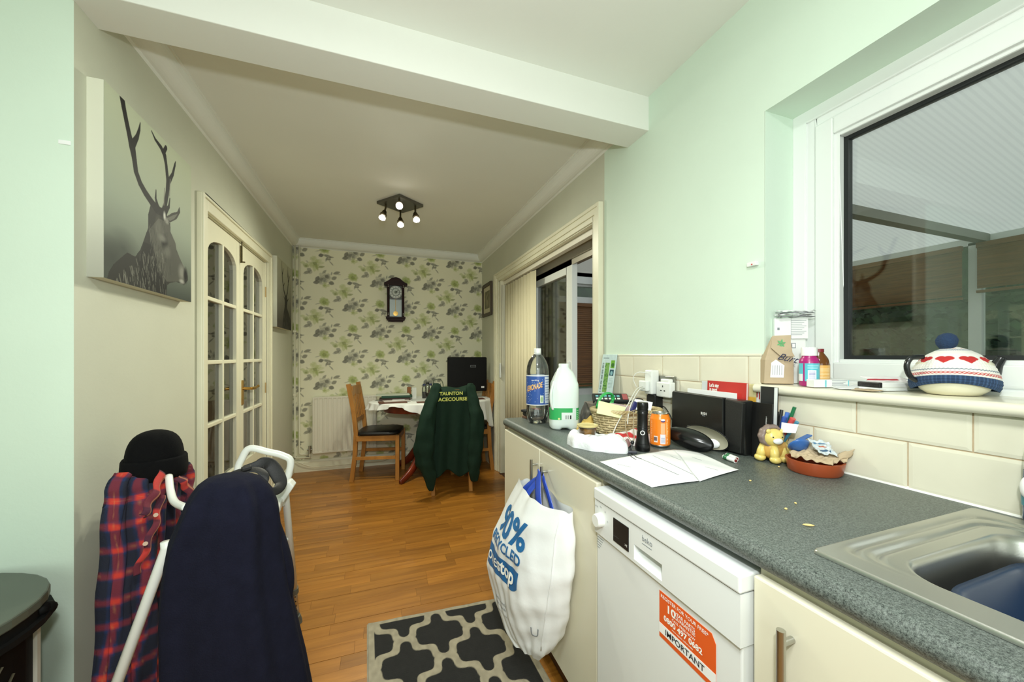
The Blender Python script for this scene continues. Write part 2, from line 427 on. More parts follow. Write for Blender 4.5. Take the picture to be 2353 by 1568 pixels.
swall('wall_right', m, M_cream)
swall('wall_right_outer', MB().box(1.38, 1.45, -1.9, -0.75, 0, 2.9).box(1.38, 1.45, 0.87, 1.757, 0, 2.9).box(1.38, 1.45, -0.75, 0.87, 2.02, 2.9).box(1.38, 1.45, -0.75, 0.87, 0, 1.08).box(1.45, 1.47, -1.9, 4.5, 2.05, 2.9),
      mat('render_outside', C(200, 205, 195), 0.9))

# back wall with floral wallpaper
def motif(cv, ox, oy, k):
    """one spray; k = canvas units per crop pixel"""
    def E(x, y, rx, ry, c, a, rot=0.0, soft=0.14):
        rx *= 1.16; ry *= 1.16
        for wx in (-1, 0, 1):
            for wy in (-1, 0, 1): cv.ell(ox+x*k+wx, oy-y*k+wy, rx*k, ry*k, c, a, soft, -rot, 1.5)
    def petals(x, y, R, n, c, a, r1, seed):
        q = random.Random(seed)
        for i in range(n):
            t = 2*PI*i/n+q.uniform(-.3, .3); d = R*q.uniform(.45, .8)
            E(x+d*math.cos(t), y+d*math.sin(t), r1*q.uniform(.7, 1.2), r1*q.uniform(.45, .8), c, a*q.uniform(.6, 1), t)
    G1, G2, G3 = C(190, 198, 134), C(158, 170, 92), C(124, 134, 62)
    L1, L2, L3 = C(166, 166, 148), C(126, 126, 112), C(84, 84, 74)
    petals(0, 0, 100, 13, G1, .55, 34, 1); petals(0, 0, 62, 9, G1, .5, 30, 9); petals(0, 0, 44, 6, G2, .4, 22, 2); E(2, -4, 26, 20, G3, .6, .6); E(25, 45, 14, 34, G2, .6, -.3); E(80, 35, 36, 13, G3, .6, -.2)
    E(-110, 30, 34, 26, G2, .6, .4); E(-108, 36, 16, 12, G3, .6); E(-150, -5, 26, 16, G1, .6); E(-95, -25, 20, 8, L2, .4, .8)
    E(-70, 85, 26, 22, L2, .7, .5); E(-95, 122, 34, 18, L3, .65, -.2); E(-55, 115, 20, 28, L2, .5, .4); E(-120, 140, 22, 10, L2, .4)
    petals(125, 185, 80, 10, L1, .6, 32, 3); petals(115, 195, 56, 8, L2, .5, 24, 4); petals(105, 205, 30, 5, L2, .6, 18, 8); E(150, 165, 30, 22, L3, .5, .5)
    E(30, 200, 22, 36, L3, .8, .5); E(18, 250, 36, 22, L3, .8, -.2); E(60, 225, 34, 28, L2, .7, .6); E(75, 265, 26, 12, L1, .6)
    E(205, 250, 30, 24, L3, .8, .3); E(185, 262, 24, 8, L2, .6, -.4); E(238, 180, 32, 22, L3, .7, -.5); E(270, 105, 40, 18, L3, .7, -.35); E(206, 118, 8, 22, L2, .7, .2); E(300, 125, 22, 7, L1, .7)
    E(115, 100, 14, 30, L2, .7, .8); petals(125, 285, 42, 6, G1, .65, 22, 5); E(118, 290, 20, 14, G2, .5)
    petals(480, 150, 62, 12, C(176, 188, 108), .6, 26, 6); E(480, 150, 56, 44, C(160, 176, 90), .55); E(478, 158, 24, 24, G3, .6); E(400, 180, 34, 6, L2, .5, -.3); E(440, 115, 18, 12, G1, .5)
    E(437, 238, 28, 22, L3, .85, -.3); E(490, 232, 34, 14, L2, .5); E(522, 245, 40, 18, L2, .75, .2); E(566, 255, 28, 9, L3, .6, -.1); E(512, 282, 14, 20, L3, .7, .3); E(542, 285, 18, 14, L3, .7, -.7)
    E(498, 300, 6, 20, L2, .6); E(550, 322, 6, 16, L2, .6, -.7); E(572, 345, 26, 7, L3, .65, .9)
TN = 236
tile = Cv(TN, TN, C(233, 230, 202)); k = 1/(725.0)
motif(tile, 0.10, 0.80, k); motif(tile, 0.10+0.5, 0.80-0.5, k)
NU, NV = 470, 500; wp = Cv(NU, NV, C(214, 208, 170))
x0w, x1w, z0w, z1w = XL, XR, 0.12, 2.32
per = 0.553; tx = (((np.linspace(x0w, x1w, NU)+0.635) / per) % 1.0)*(TN-1); tz = (((np.linspace(z0w, z1w, NV)-2.16)/per+0.80) % 1.0)*(TN-1)
def bil(T, ty, txx):
    y0 = ty.astype(int); x0 = txx.astype(int); y1 = (y0+1) % TN; x1 = (x0+1) % TN; fy = (ty-y0)[:, None, None]; fx = (txx-x0)[None, :, None]
    return T[y0][:, x0]*(1-fy)*(1-fx)+T[y1][:, x0]*fy*(1-fx)+T[y0][:, x1]*(1-fy)*fx+T[y1][:, x1]*fy*fx
tx = (tx+0.10*(TN-1)) % (TN-1)
wp.a = bil(tile.a, tz, tx)
wb_ = struct('wall_back', (0, YB, 0))
build('plaster', MB().box(XL-0.1, 1.45, YB, YB+0.1, 0, 2.42), M_cream, wb_, world=True)
sheet('wallpaper', plane_pts((x0w, YB-0.001, z0w), (x1w-x0w, 0, 0), (0, 0, z1w-z0w), NU, NV), wp, mat('wallpaper_print', C(255, 255, 255), 0.6, attr=True, bump=0.05, bscale=150), wb_, world=True, smooth=False)

# coving
def cove(axis, a0, a1, wall, dirn, zt=2.40, w=0.078, h=0.082):
    pr = [(0, 0), (w, 0), (w, -0.006)]
    for i in range(9):
        t = i/8*PI/2; pr.append((w-0.006-(w-0.016)*math.sin(t) if False else w-0.008-(w-0.016)*(1-math.cos(t)), -0.008-(h-0.016)*math.sin(t)))
    pr += [(0.008, -h+0.006), (0.0, -h)]
    poly = [(wall+dirn*p[0], zt+p[1]) for p in pr]
    return MB().prism(poly, axis, a0, a1)
swall('trim_2', cove('y', 1.55, YB, XL, 1), M_ceil)
swall('trim_3', cove('y', 1.55, YB, XR, -1), M_ceil)
swall('trim_4', cove('x', XL, XR, YB, -1), M_ceil)
# skirting
swall('baseboard_back', MB().prism([(YB, 0), (YB-0.018, 0), (YB-0.018, 0.10), (YB-0.01, 0.118), (YB, 0.122)], 'x', XL, XR), M_trim)
swall('baseboard_right', MB().prism([(XR, 0), (XR-0.018, 0), (XR-0.018, 0.10), (XR-0.01, 0.118), (XR, 0.122)], 'y', 3.80, YB-0.018), M_trim)
swall('baseboard_left', MB().prism([(XL, 0), (XL+0.018, 0), (XL+0.018, 0.10), (XL+0.01, 0.118), (XL, 0.122)], 'y', 3.48, YB-0.018), M_trim)
swall('baseboard_left', MB().prism([(XL, 0), (XL+0.018, 0), (XL+0.018, 0.10), (XL+0.01, 0.118), (XL, 0.122)], 'y', 1.47, 2.23), M_trim)

# ------------------------------------------------------------------ French doors in the left wall (door_1)
d1 = struct('door_1', (XL, 2.87, 0))
def archi(mb, y0, y1, zt, x, t, w):
    mb.box(x, x+t, y0, y0+w, 0, zt).box(x, x+t, y1-w, y1, 0, zt).box(x, x+t, y0+w, y1-w, zt-w, zt)
mb = MB(); archi(mb, 2.225, 3.475, 2.005, XL, 0.020, 0.07); archi(mb, 2.225, 3.475, 2.005, XL, 0.028, 0.016)
build('architrave', mb, M_trim, d1, world=True, bevel=0.003)
build('door_frame', MB().box(XL-0.12, XL, 2.29, 2.305, 0, 1.945).box(XL-0.12, XL, 3.395, 3.41, 0, 1.945).box(XL-0.12, XL, 2.305, 3.395, 1.93, 1.945), M_trim, d1, world=True)
M_glassdoor = thin_glass('door_glass', (0.55, 0.58, 0.55, 1), 0.01, 1.6)
def french(y0, y1, near):
    X0, X1 = XL-0.045, XL-0.008; st = 0.062
    yg0, yg1 = y0+st, y1-st; zb, zt = 0.50, 1.845
    nr = 4; rows = [0.50, 0.828, 1.165, 1.505, 1.845]
    fr = MB().box(X0, X1, y0, yg0, 0.01, 1.925).box(X0, X1, yg1, y1, 0.01, 1.925).box(X0, X1, yg0, yg1, 0.01, 0.13).box(X0, X1, yg0, yg1, 0.42, 0.50)
    # arched head: piece filling above the arch
    n = 14; ym = (yg0+yg1)/2; hw = (yg1-yg0)/2; rise = 0.10
    arc = [(ym-hw*math.cos(PI*i/n), 1.735+rise*math.sin(PI*i/n)**0.8) for i in range(n+1)]
    for i in range(n):
        a, b = arc[i], arc[i+1]; fr.prism([(a[0], a[1]), (b[0], b[1]), (b[0], 1.925), (a[0], 1.925)], 'x', X0, X1)
    f = build('door_leaf', fr, M_trim, d1, world=True, bevel=0.002)
    for zc in rows[1:4]: build('glazing_bar', MB().box(X0+0.002, X1-0.001, yg0, yg1, zc-0.011, zc+0.011), M_trim, f, world=True, bevel=0.004)
    build('glazing_bar', MB().box(X0+0.002, X1+0.001, ym-0.011, ym+0.011, 0.50, 1.84), M_trim, f, world=True, bevel=0.004)
    build('panel', MB().box(X0+0.008, X1-0.012, yg0-0.004, yg1+0.004, 0.13, 0.42).box(X0+0.012, X1-0.004, yg0+0.03, yg1-0.03, 0.165, 0.385), M_trim, f, world=True, bevel=0.004)
    rb = rows
    for i in range(4):
        for (a, b) in ((yg0, ym), (ym, yg1)):
            build('pane', MB().box(XL-0.030, XL-0.027, a, b, rb[i], rb[i+1]), M_glassdoor, f, world=True, fix=False)
french(2.307, 2.846, 1); french(2.852, 3.393, 0)
M_brass = mat('aged_brass', C(190, 150, 80), 0.3, 1.0)
mb = MB().box(XL-0.008, XL-0.002, 2.872, 2.905, 0.88, 1.04).tube([(XL-0.005, 2.888, 0.985), (XL+0.045, 2.888, 0.985)], 0.009, 10).tube([(XL+0.042, 2.888, 0.985), (XL+0.05, 2.93, 0.984), (XL+0.046, 2.99, 0.987), (XL+0.05, 3.01, 0.992)], [0.009, 0.011, 0.008, 0.010], 10)
build('door_handle', mb, M_brass, d1, world=True, smooth='auto', bevel=0.001, label='brass lever door handle')
mb = MB().box(XL-0.008, XL-0.001, 2.840, 2.854, 1.80, 1.91).tube([(XL+0.004, 2.847, 1.805), (XL+0.02, 2.847, 1.805)], 0.005, 8).tube([(XL+0.003, 2.847, 1.80), (XL+0.003, 2.847, 1.935)], 0.004, 8)
build('bolt', mb, mat('bolt_bronze', C(96, 86, 58), 0.45, 0.7), d1, world=True, bevel=0.001)
for z in (1.70, 0.95, 0.25): build('hinge', MB().tube([(XL-0.004, 3.40, z-0.04), (XL-0.004, 3.40, z+0.04)], 0.006, 8), M_brass, d1, world=True)
# the unlit room behind the doors, its darkness put into the wall colour
swall('wall_hall', MB().box(-2.6, -2.5, 1.6, 4.5, 0, 2.4).box(-2.6, XL-0.14, 4.45, 4.55, 0, 2.4).box(-2.6, XL-0.14, 1.58, 1.62, 0, 2.4).box(-2.6, XL-0.14, 1.6, 4.5, 2.38, 2.45).box(-2.6, XL-0.14, 1.6, 4.5, -0.06, -0.003), mat('hall_gloom', C(58, 60, 58), 0.9))

# ------------------------------------------------------------------ patio doorway in the right wall (door_2)
d2 = struct('door_2', (XR, 2.75, 0))
mb = MB()
for (t, w) in ((0.012, 0.085), (0.020, 0.055), (0.027, 0.02)):
    y0, y1, zt = 1.773, 3.785, 2.055
    mb.box(XR-t, XR, y0, y0+w, 0, zt).box(XR-t, XR, y1-w-0.03, y1, 0, zt).box(XR-t, XR, y0+w, y1-w-0.03, zt-w, zt)
build('architrave', mb, M_trim, d2, world=True, bevel=0.003)
build('door_lining', MB().box(XR-0.002, 1.45, 1.80, 1.835, 0, 1.97).box(XR-0.002, 1.45, 3.62, 3.66, 0, 1.97).box(XR-0.002, 1.45, 1.80, 3.66, 1.965, 2.0), M_trim, d2, world=True)
build('door_head', MB().box(1.29, 1.42, 1.835, 3.62, 1.895, 1.965).box(1.30, 1.31, 1.835, 3.62, 1.855, 1.90), mat('aluminium_head', C(170, 165, 150), 0.4, 0.3), d2, world=True)
M_glass = thin_glass('window_glass', (0.97, 0.985, 0.97, 1), 0.0, 0.9)
def slider(y0, y1, x, nm):
    f = build('sliding_frame', MB().box(x, x+0.045, y0, y0+0.085, 0.03, 1.90).box(x, x+0.045, y1-0.085, y1, 0.03, 1.90).box(x, x+0.045, y0+0.085, y1-0.085, 1.80, 1.90).box(x, x+0.045, y0+0.085, y1-0.085, 0.03, 0.14), M_upvc, d2, world=True, bevel=0.003)
    build('pane', MB().box(x+0.02, x+0.024, y0+0.083, y1-0.083, 0.13, 1.81), M_glass, f, world=True, fix=False); return f
f = slider(2.37, 3.10, 1.30, 'a'); slider(2.80, 3.62, 1.365, 'b')
build('lock', MB().box(1.285, 1.302, 2.395, 2.425, 1.0, 1.16).box(1.262, 1.288, 2.40, 2.42, 1.03, 1.13), M_upvc, f, world=True, bevel=0.002)

# ------------------------------------------------------------------ kitchen window (window_1)
w1 = struct('window_1', (1.30, 0.1, 1.1))
fr = MB()
def ring(mb, x0, x1, y0, y1, z0, z1, w):
    mb.box(x0, x1, y0, y0+w, z0, z1).box(x0, x1, y1-w, y1, z0, z1).box(x0, x1, y0+w, y1-w, z1-w, z1).box(x0, x1, y0+w, y1-w, z0, z0+w)
ring(fr, 1.300, 1.372, -0.745, 0.852, 1.085, 1.988, 0.066)
ring(fr, 1.292, 1.302, -0.745, 0.852, 1.085, 1.988, 0.040)
build('outer_frame', fr, M_upvc, w1, world=True, bevel=0.003)
sash = MB(); ring(sash, 1.296, 1.350, -0.04, 0.788, 1.130, 1.925, 0.050); ring(sash, 1.306, 1.350, -0.04, 0.788, 1.130, 1.925, 0.060)
sh = build('sash', sash, M_upvc, w1, world=True, bevel=0.004)
gk = MB(); ring(gk, 1.332, 1.352, 0.02, 0.730, 1.188, 1.868, 0.013)
build('gasket', gk, mat('black_rubber', C(20, 24, 24), 0.6), sh, world=True)
build('pane', MB().box(1.336, 1.339, 0.02, 0.730, 1.188, 1.868), M_glass, sh, world=True, fix=False)
build('pane', MB().box(1.346, 1.349, 0.02, 0.730, 1.188, 1.868), M_glass, sh, world=True, fix=False)
build('mullion', MB().box(1.300, 1.368, -0.10, -0.04, 1.13, 1.93), M_upvc, w1, world=True)
build('pane', MB().box(1.336, 1.340, -0.69, -0.10, 1.14, 1.93), M_glass, w1, world=True, fix=False)
M_tile = mat('ceramic_cream', C(226, 222, 202), 0.16, var=0.025, vscale=14, bump=0.04, bscale=25, spec=0.5)
pr = [(1.30, 1.083), (1.142, 1.083)]+[(1.142-0.0135*math.sin(PI*i/8), 1.0965-0.0135*math.cos(PI*i/8)) for i in range(9)]+[(1.142, 1.110), (1.30, 1.112)]
build('window_sill', MB().prism(pr, 'y', -0.8, 0.866), M_tile, w1, world=True, smooth='auto')
swall('trim_5', MB().box(XR-0.0005, 1.30, -0.747, 0.853, 1.9852, 1.9858).box(XR, 1.30, 0.851, 0.8535, 1.11, 1.985), M_green)

# wall tiles (children of the right wall)
def tile_mesh(w, h):
    b = 0.007; d1_, d2_ = 0.0058, 0.0070
    vs = []
    for (yy, zz) in ((0, 0), (w, 0), (w, h), (0, h)): vs.append((0, yy, zz))
    for (yy, zz) in ((0, 0), (w, 0), (w, h), (0, h)): vs.append((-d1_, yy, zz))
    for (yy, zz) in ((b, b), (w-b, b), (w-b, h-b), (b, h-b)): vs.append((-d2_, yy, zz))
    fs = [(8, 9, 10, 11)]
    for i in range(4):
        j = (i+1) % 4; fs.append((i, j, 4+j, 4+i)); fs.append((4+i, 4+j, 8+j, 8+i))
    me = bpy.data.meshes.new('tile'); me.from_pydata(vs, [], fs); bm = bmesh.new(); bm.from_mesh(me)
    bmesh.ops.recalc_face_normals(bm, faces=bm.faces); 
    bm.to_mesh(me); bm.free(); me.materials.append(M_tile)
    return me
TM = {}
def put_tile(y, z, w, h):
    key = (round(w, 3), round(h, 3))
    if key not in TM: TM[key] = tile_mesh(w, h)
    o = bpy.data.objects.new('tile', TM[key]); COL.objects.link(o); o.location = (XR-0.0003, y, z); o.parent = wr
    if TM[key].polygons[0].normal.x > 0: o.rotation_euler = (0, 0, 0)
G = 0.0032
for (z0, h, off, ymin, ymax) in ((0.892, 0.106, 0.907, -0.75, 1.757), (1.001, 0.080, 1.006, -0.75, 0.855), (1.001, 0.097, 1.006, 0.855, 1.757), (1.101, 0.097, 0.905, 0.858, 1.757)):
    y = off-0.2*12
    while y < ymax:
        a, b = max(y, ymin), min(y+0.2, ymax)
        if b-a > 0.02: put_tile(a+G/2, z0, b-a-G, h)
        y += 0.2
build('grout', MB().box(XR-0.0038, XR, -0.75, 1.757, 0.888, 1.083).box(XR-0.0038, XR, 0.858, 1.757, 1.083, 1.203), mat('grout_beige', C(196, 176, 148), 0.9, var=0.08, vscale=60), wr, world=True)
build('tile_trim', MB().box(XR-0.009, XR, 0.858, 1.757, 1.1985, 1.207), M_tile, wr, world=True, bevel=0.003)
build('sealant', MB().prism([(XR, 0.889), (XR-0.012, 0.889), (XR, 0.899)], 'y', -0.75, 1.757), M_white, wr, world=True)

# ------------------------------------------------------------------ conservatory beyond
M_poly = bpy.data.materials.new('polycarbonate'); M_poly.use_nodes = True; nt = M_poly.node_tree; nt.nodes.clear()
o_ = nt.nodes.new('ShaderNodeOutputMaterial'); tl = nt.nodes.new('ShaderNodeBsdfTranslucent'); df = nt.nodes.new('ShaderNodeBsdfDiffuse'); mx = nt.nodes.new('ShaderNodeMixShader')
tcn = nt.nodes.new('ShaderNodeTexCoord'); wv = nt.nodes.new('ShaderNodeTexWave'); wv.bands_direction = 'Y'; wv.inputs['Scale'].default_value = 11.0
ns = nt.nodes.new('ShaderNodeTexNoise'); ns.inputs['Scale'].default_value = 1.3
rp = nt.nodes.new('ShaderNodeValToRGB'); rp.color_ramp.elements[0].color = C(206, 208, 204); rp.color_ramp.elements[1].color = C(214, 216, 211); rp.color_ramp.elements[0].position = 0.2; rp.color_ramp.elements[1].position = 0.55
nt.links.new(tcn.outputs['Object'], wv.inputs[0]); nt.links.new(wv.outputs['Fac'], rp.inputs[0]); nt.links.new(rp.outputs[0], tl.inputs[0]); nt.links.new(rp.outputs[0], df.inputs[0])
mx.inputs[0].default_value = 0.35; nt.links.new(tl.outputs[0], mx.inputs[1]); nt.links.new(df.outputs[0], mx.inputs[2]); nt.links.new(mx.outputs[0], o_.inputs[0])
XF, YE, ZE = 4.45, 3.78, 2.14
def roofz(x): return ZE+(XF-x)*(2.80-ZE)/(XF-1.47)
cr = swall('ceiling_conservatory', MB().add([(1.47, -1.9, roofz(1.47)), (XF+0.1, -1.9, roofz(XF+0.1)), (XF+0.1, YE+0.05, roofz(XF+0.1)), (1.47, YE+0.05, roofz(1.47))], [(0, 1, 2, 3)]), M_poly)
M_bar = mat('glazing_bar_grey', C(120, 122, 112), 0.5)
for y in (-1.0, YE-0.03):
    build('roof_bar', MB().bar((1.47, y, roofz(1.47)-0.03), (XF, y, roofz(XF)-0.03), 0.05, 0.05), M_bar, cr, world=True)
mb = MB().box(1.47, XF, 1.47, 1.53, 2.085, 2.145)
build('tie_bar', mb, M_bar, cr, world=True)
build('tie_bar', MB().box(1.47, XF, YE-0.07, YE, 2.02, 2.10), M_upvc, cr, world=True)
cw = swall('wall_conservatory', MB().box(XF, XF+0.08, -1.9, YE, 0, 0.75).box(1.45, XF, YE, YE+0.08, 0, 0.75), M_green)
fr = MB()
fr.box(XF, XF+0.06, -1.9, YE, 2.08, 2.16).box(XF, XF+0.06, -1.9, YE, 0.75, 0.82)
for y in (-1.8, -0.6, 0.6, 1.55, 2.6, 3.74): fr.box(XF, XF+0.06, y-0.035, y+0.035, 0.8, 2.1)
fr.box(1.45, XF, YE, YE+0.06, 1.80, 1.88).box(1.45, XF, YE, YE+0.06, 0.75, 0.82).box(1.45, XF, YE, YE+0.06, 2.0, 2.16)
for x in (1.5, 2.45, 3.4, 4.42): fr.box(x-0.035, x+0.035, YE, YE+0.06, 0.8, 2.1)
build('window_frame', fr, M_upvc, cw, world=True)
build('pane', MB().box(XF+0.03, XF+0.034, -1.9, YE, 0.8, 2.1), M_glass, cw, world=True, fix=False)
build('pane', MB().box(1.45, XF, YE+0.03, YE+0.034, 0.8, 2.1), M_glass, cw, world=True, fix=False)
build('gable_panel', MB().prism([(1.47, 2.10), (XF, 2.10), (XF, roofz(XF)), (1.47, roofz(1.47))], 'y', YE, YE+0.03), mat('gable_white', C(222, 220, 210), 0.7), cw, world=True)
swall('floor_conservatory', MB().box(1.45, XF, -1.9, YE, -0.06, -0.003), mat('conservatory_tiles', C(120, 100, 80), 0.5, var=0.2, vscale=4))
M_slat = wood_mat('bamboo_slat', C(96, 62, 28), C(132, 88, 42), (4, 4, 60), 0.5)
def blind(name, lab, p, along, w, ztop, zbot, grp):
    t = thing(name, lab, 'blind', p, 0, grp)
    ax = Vector(along); mb = MB(); z = ztop-0.05; n = Vector((-ax.y, ax.x, 0))
    while z > zbot+0.02:
        q = Vector(p)+Vector((0, 0, z-p[2])); mb.bar(q+n*0.0, q+ax*w, 0.003, 0.0235, up=(n.x*0.25, n.y*0.25, 0.97)); z -= 0.0225
    o = build('slats', mb, M_slat, t, world=True, fix=False); o['kind'] = 'stuff'
    q = Vector(p); build('head_rail', MB().bar(q+Vector((0, 0, ztop-p[2]-0.02)), q+ax*w+Vector((0, 0, ztop-p[2]-0.02)), 0.04, 0.04), M_slat, t, world=True)
    build('bottom_rail', MB().bar(q+Vector((0, 0, zbot-p[2])), q+ax*w+Vector((0, 0, zbot-p[2])), 0.03, 0.02), M_slat, t, world=True)
    for f in (0.15, 0.5, 0.85):
        mb = MB().tube([q+ax*w*f+n*(-0.016)+Vector((0, 0, ztop-p[2])), q+ax*w*f+n*(-0.016)+Vector((0, 0, zbot-p[2]))], 0.003, 5)
        build('cord', mb, mat('blind_cord', C(110, 80, 45), 0.8), t, world=True)
blind('slatted_blind', 'brown slatted blind closed down, seen through the open patio doorway', (1.52, YE-0.05, 1.78), (1, 0, 0), 0.93, 1.80, 0.86, 'end wall blinds')
bl = blind('slatted_blind', 'brown slatted blind beside the one in the patio doorway, on the conservatory end wall', (2.49, YE-0.05, 1.78), (1, 0, 0), 0.88, 1.80, 0.86, 'end wall blinds')
blind('slatted_blind', 'brown blind half rolled up, left side of the kitchen window view', (XF-0.05, 1.60, 1.78), (0, 1, 0), 0.98, 2.08, 1.66, 'front blinds of the conservatory')
blind('slatted_blind', 'brown blind half rolled up, right side of the kitchen window view', (XF-0.05, 0.62, 1.78), (0, 1, 0), 0.90, 2.08, 1.70, 'front blinds of the conservatory')
blind('slatted_blind', 'brown blind half rolled up, nearest the end wall of the conservatory', (XF-0.05, 2.66, 1.78), (0, 1, 0), 1.0, 2.08, 1.66, 'front blinds of the conservatory')
# garden outside
M_grass = mat('lawn', C(70, 92, 48), 0.95, var=0.3, vscale=3)
swall('ground_outside', MB().box(XF+0.1, 16, -8, 14, -0.3, -0.15).box(-3, 16, YE+0.2, 14, -0.3, -0.15), M_grass)
M_leaf = mat('hedge_leaves', C(38, 62, 30), 0.8, var=0.5, vscale=9)
hb = MB(); q = random.Random(3)
for i in range(14000):
    c = Vector((q.uniform(8.3, 8.7), q.uniform(-5, 10), 0)); c.z = q.uniform(-0.1, 4.6+0.35*math.sin(c.y*1.3)+0.2*math.sin(c.y*4)); a = q.uniform(0, 6.3); s_ = q.uniform(0.03, 0.08)
    u = Vector((math.cos(a), math.sin(a), q.uniform(-.5, .5)))*s_; v = Vector((q.uniform(-.5, .5), math.cos(a), math.sin(a)))*s_
    hb.add([c-u, c-v, c+u, c+v], [(0, 1, 2, 3)])
hb.box(8.6, 9.2, -6, 14, -0.2, 4.3).box(-2, 8.8, 8.5, 9.2, -0.2, 4.3)
h = build('hedge', hb, M_leaf, fix=False); tag(h, 'dark green garden hedge beyond the conservatory glass', 'hedge'); h['kind'] = 'stuff'
# ================================================================== DINING END
M_chair = wood_mat('chair_oak', C(150, 98, 40), C(186, 130, 62), (10, 10, 3), 0.4)
M_seat = mat('black_leatherette', C(20, 20, 22), 0.42, bump=0.1, bscale=200)
def arcpts(p0, p1, bow, n=8):
    p0 = Vector(p0); p1 = Vector(p1); return [p0.lerp(p1, i/n)+Vector(bow)*math.sin(PI*i/n) for i in range(n+1)]
def make_chair(lab, loc, rz):
    t = thing('dining_chair', lab, 'chair', loc, rz, 'oak chairs round the dining table')
    for s in (-1, 1):
        mb = MB(); pts = [(s*0.165, -0.235, 0), (s*0.165, -0.205, 0.25), (s*0.165, -0.195, 0.46), (s*0.165, -0.215, 0.66), (s*0.165, -0.265, 0.93)]
        for a, b in zip(pts[:-1], pts[1:]): mb.bar(Vector(a)-Vector((0, 0, 0.002)) if a[2] > 0 else a, b, 0.030, 0.038, up=(0, 1, 0))
        build('rear_leg', mb, M_chair, t)
        build('leg', MB().bar((s*0.178, 0.19, 0), (s*0.178, 0.19, 0.435), 0.036, 0.036, up=(0, 1, 0)), M_chair, t, bevel=0.003)
        build('side_rail', MB().box(s*0.178-0.011, s*0.178+0.011, -0.19, 0.175, 0.385, 0.435), M_chair, t, bevel=0.002)
        build('stretcher', MB().box(s*0.172-0.009, s*0.172+0.009, -0.20, 0.175, 0.205, 0.235), M_chair, t, bevel=0.002)
    build('front_rail', MB().box(-0.16, 0.16, 0.18, 0.20, 0.385, 0.435), M_chair, t, bevel=0.002)
    mb = MB(); n = 8
    for i in range(n):
        xa, xb = -0.15+0.30*i/n, -0.15+0.30*(i+1)/n; ya = -0.252-0.012*math.sin(PI*i/n); yb = -0.252-0.012*math.sin(PI*(i+1)/n)
        mb.prism([(xa, ya), (xb, yb), (xb, yb+0.020), (xa, ya+0.020)], 'z', 0.815, 0.905)
    build('top_rail', mb, M_chair, t)
    build('lower_rail', MB().box(-0.15, 0.15, -0.222, -0.202, 0.555, 0.60), M_chair, t, bevel=0.002)
    for i in range(5):
        x = -0.11+i*0.055; build('back_slat', MB().bar((x, -0.210, 0.595), (x, -0.247, 0.83), 0.016, 0.010, up=(0, 1, 0)), M_chair, t)
    mb = MB(); prof = [(0, 0), (0.19, 0), (0.205, 0.012), (0.202, 0.030), (0.17, 0.040), (0.0, 0.046)]
    vs = []; n = 28
    for r, z in prof:
        for j in range(n):
            a = 2*PI*j/n; c, s_ = math.cos(a), math.sin(a); e = (abs(c)**6+abs(s_)**6)**(-1/6); vs.append((r*c*e, r*s_*e-0.0, z+0.436))
    fs = [(i*n+j, i*n+(j+1) % n, (i+1)*n+(j+1) % n, (i+1)*n+j) for i in range(len(prof)-1) for j in range(n)]
    mb.add(vs, fs); build('seat_pad', mb, M_seat, t, smooth=True)
    return t
make_chair('oak dining chair with black seat pad at the left end of the table', (0.015, 3.965, 0), math.radians(-102))
make_chair('oak dining chair with a dark green jacket hung over its back', (0.597, 3.475, 0), 0.0)
make_chair('oak dining chair wedged against the right wall behind the television', (0.885, 3.93, 0), math.radians(90))

# table
M_mahog = wood_mat('mahogany', C(74, 24, 12), C(128, 48, 24), (6, 6, 6), 0.3)
TC = Vector((0.53, 3.93, 0)); RX, RY, TZ = 0.61, 0.375, 0.742
tb = thing('dining_table', 'mahogany pedestal dining table with curved legs under a white cloth', 'table', TC)
build('tabletop', MB().lathe([(0.0, TZ-0.026), (0.985, TZ-0.026), (1.0, TZ-0.018), (1.0, TZ-0.006), (0.99, TZ), (0, TZ)], 48, None, RX, RY), M_mahog, tb, smooth='auto')
build('apron', MB().lathe([(0.80, TZ-0.10), (0.84, TZ-0.027), (0.0, TZ-0.027)], 40, None, RX, RY), M_mahog, tb, smooth='auto')
build('column', MB().lathe([(0.0, 0.12), (0.05, 0.13), (0.062, 0.20), (0.045, 0.26), (0.035, 0.36), (0.055, 0.46), (0.04, 0.54), (0.06, 0.645), (0, 0.645)], 20), M_mahog, tb, smooth=True)
for a in (42, 138, 222, 318):
    d = Vector((math.cos(math.radians(a)), math.sin(math.radians(a)), 0)); pts = [d*0.03+Vector((0, 0, 0.34)), d*0.12+Vector((0, 0, 0.30)), d*0.22+Vector((0, 0, 0.20)), d*0.32+Vector((0, 0, 0.09)), d*0.43+Vector((0, 0, 0.03)), d*0.47+Vector((0, 0, 0.018))]
    mb = MB(); pp = catmull(pts, 4); mb.tube([Vector(p) for p in pp], [0.040-0.024*i/(len(pp)-1) for i in range(len(pp))], 10, squash=1.5, up=(0, 0, 1))
    build('leg', mb, M_mahog, tb, smooth=True)
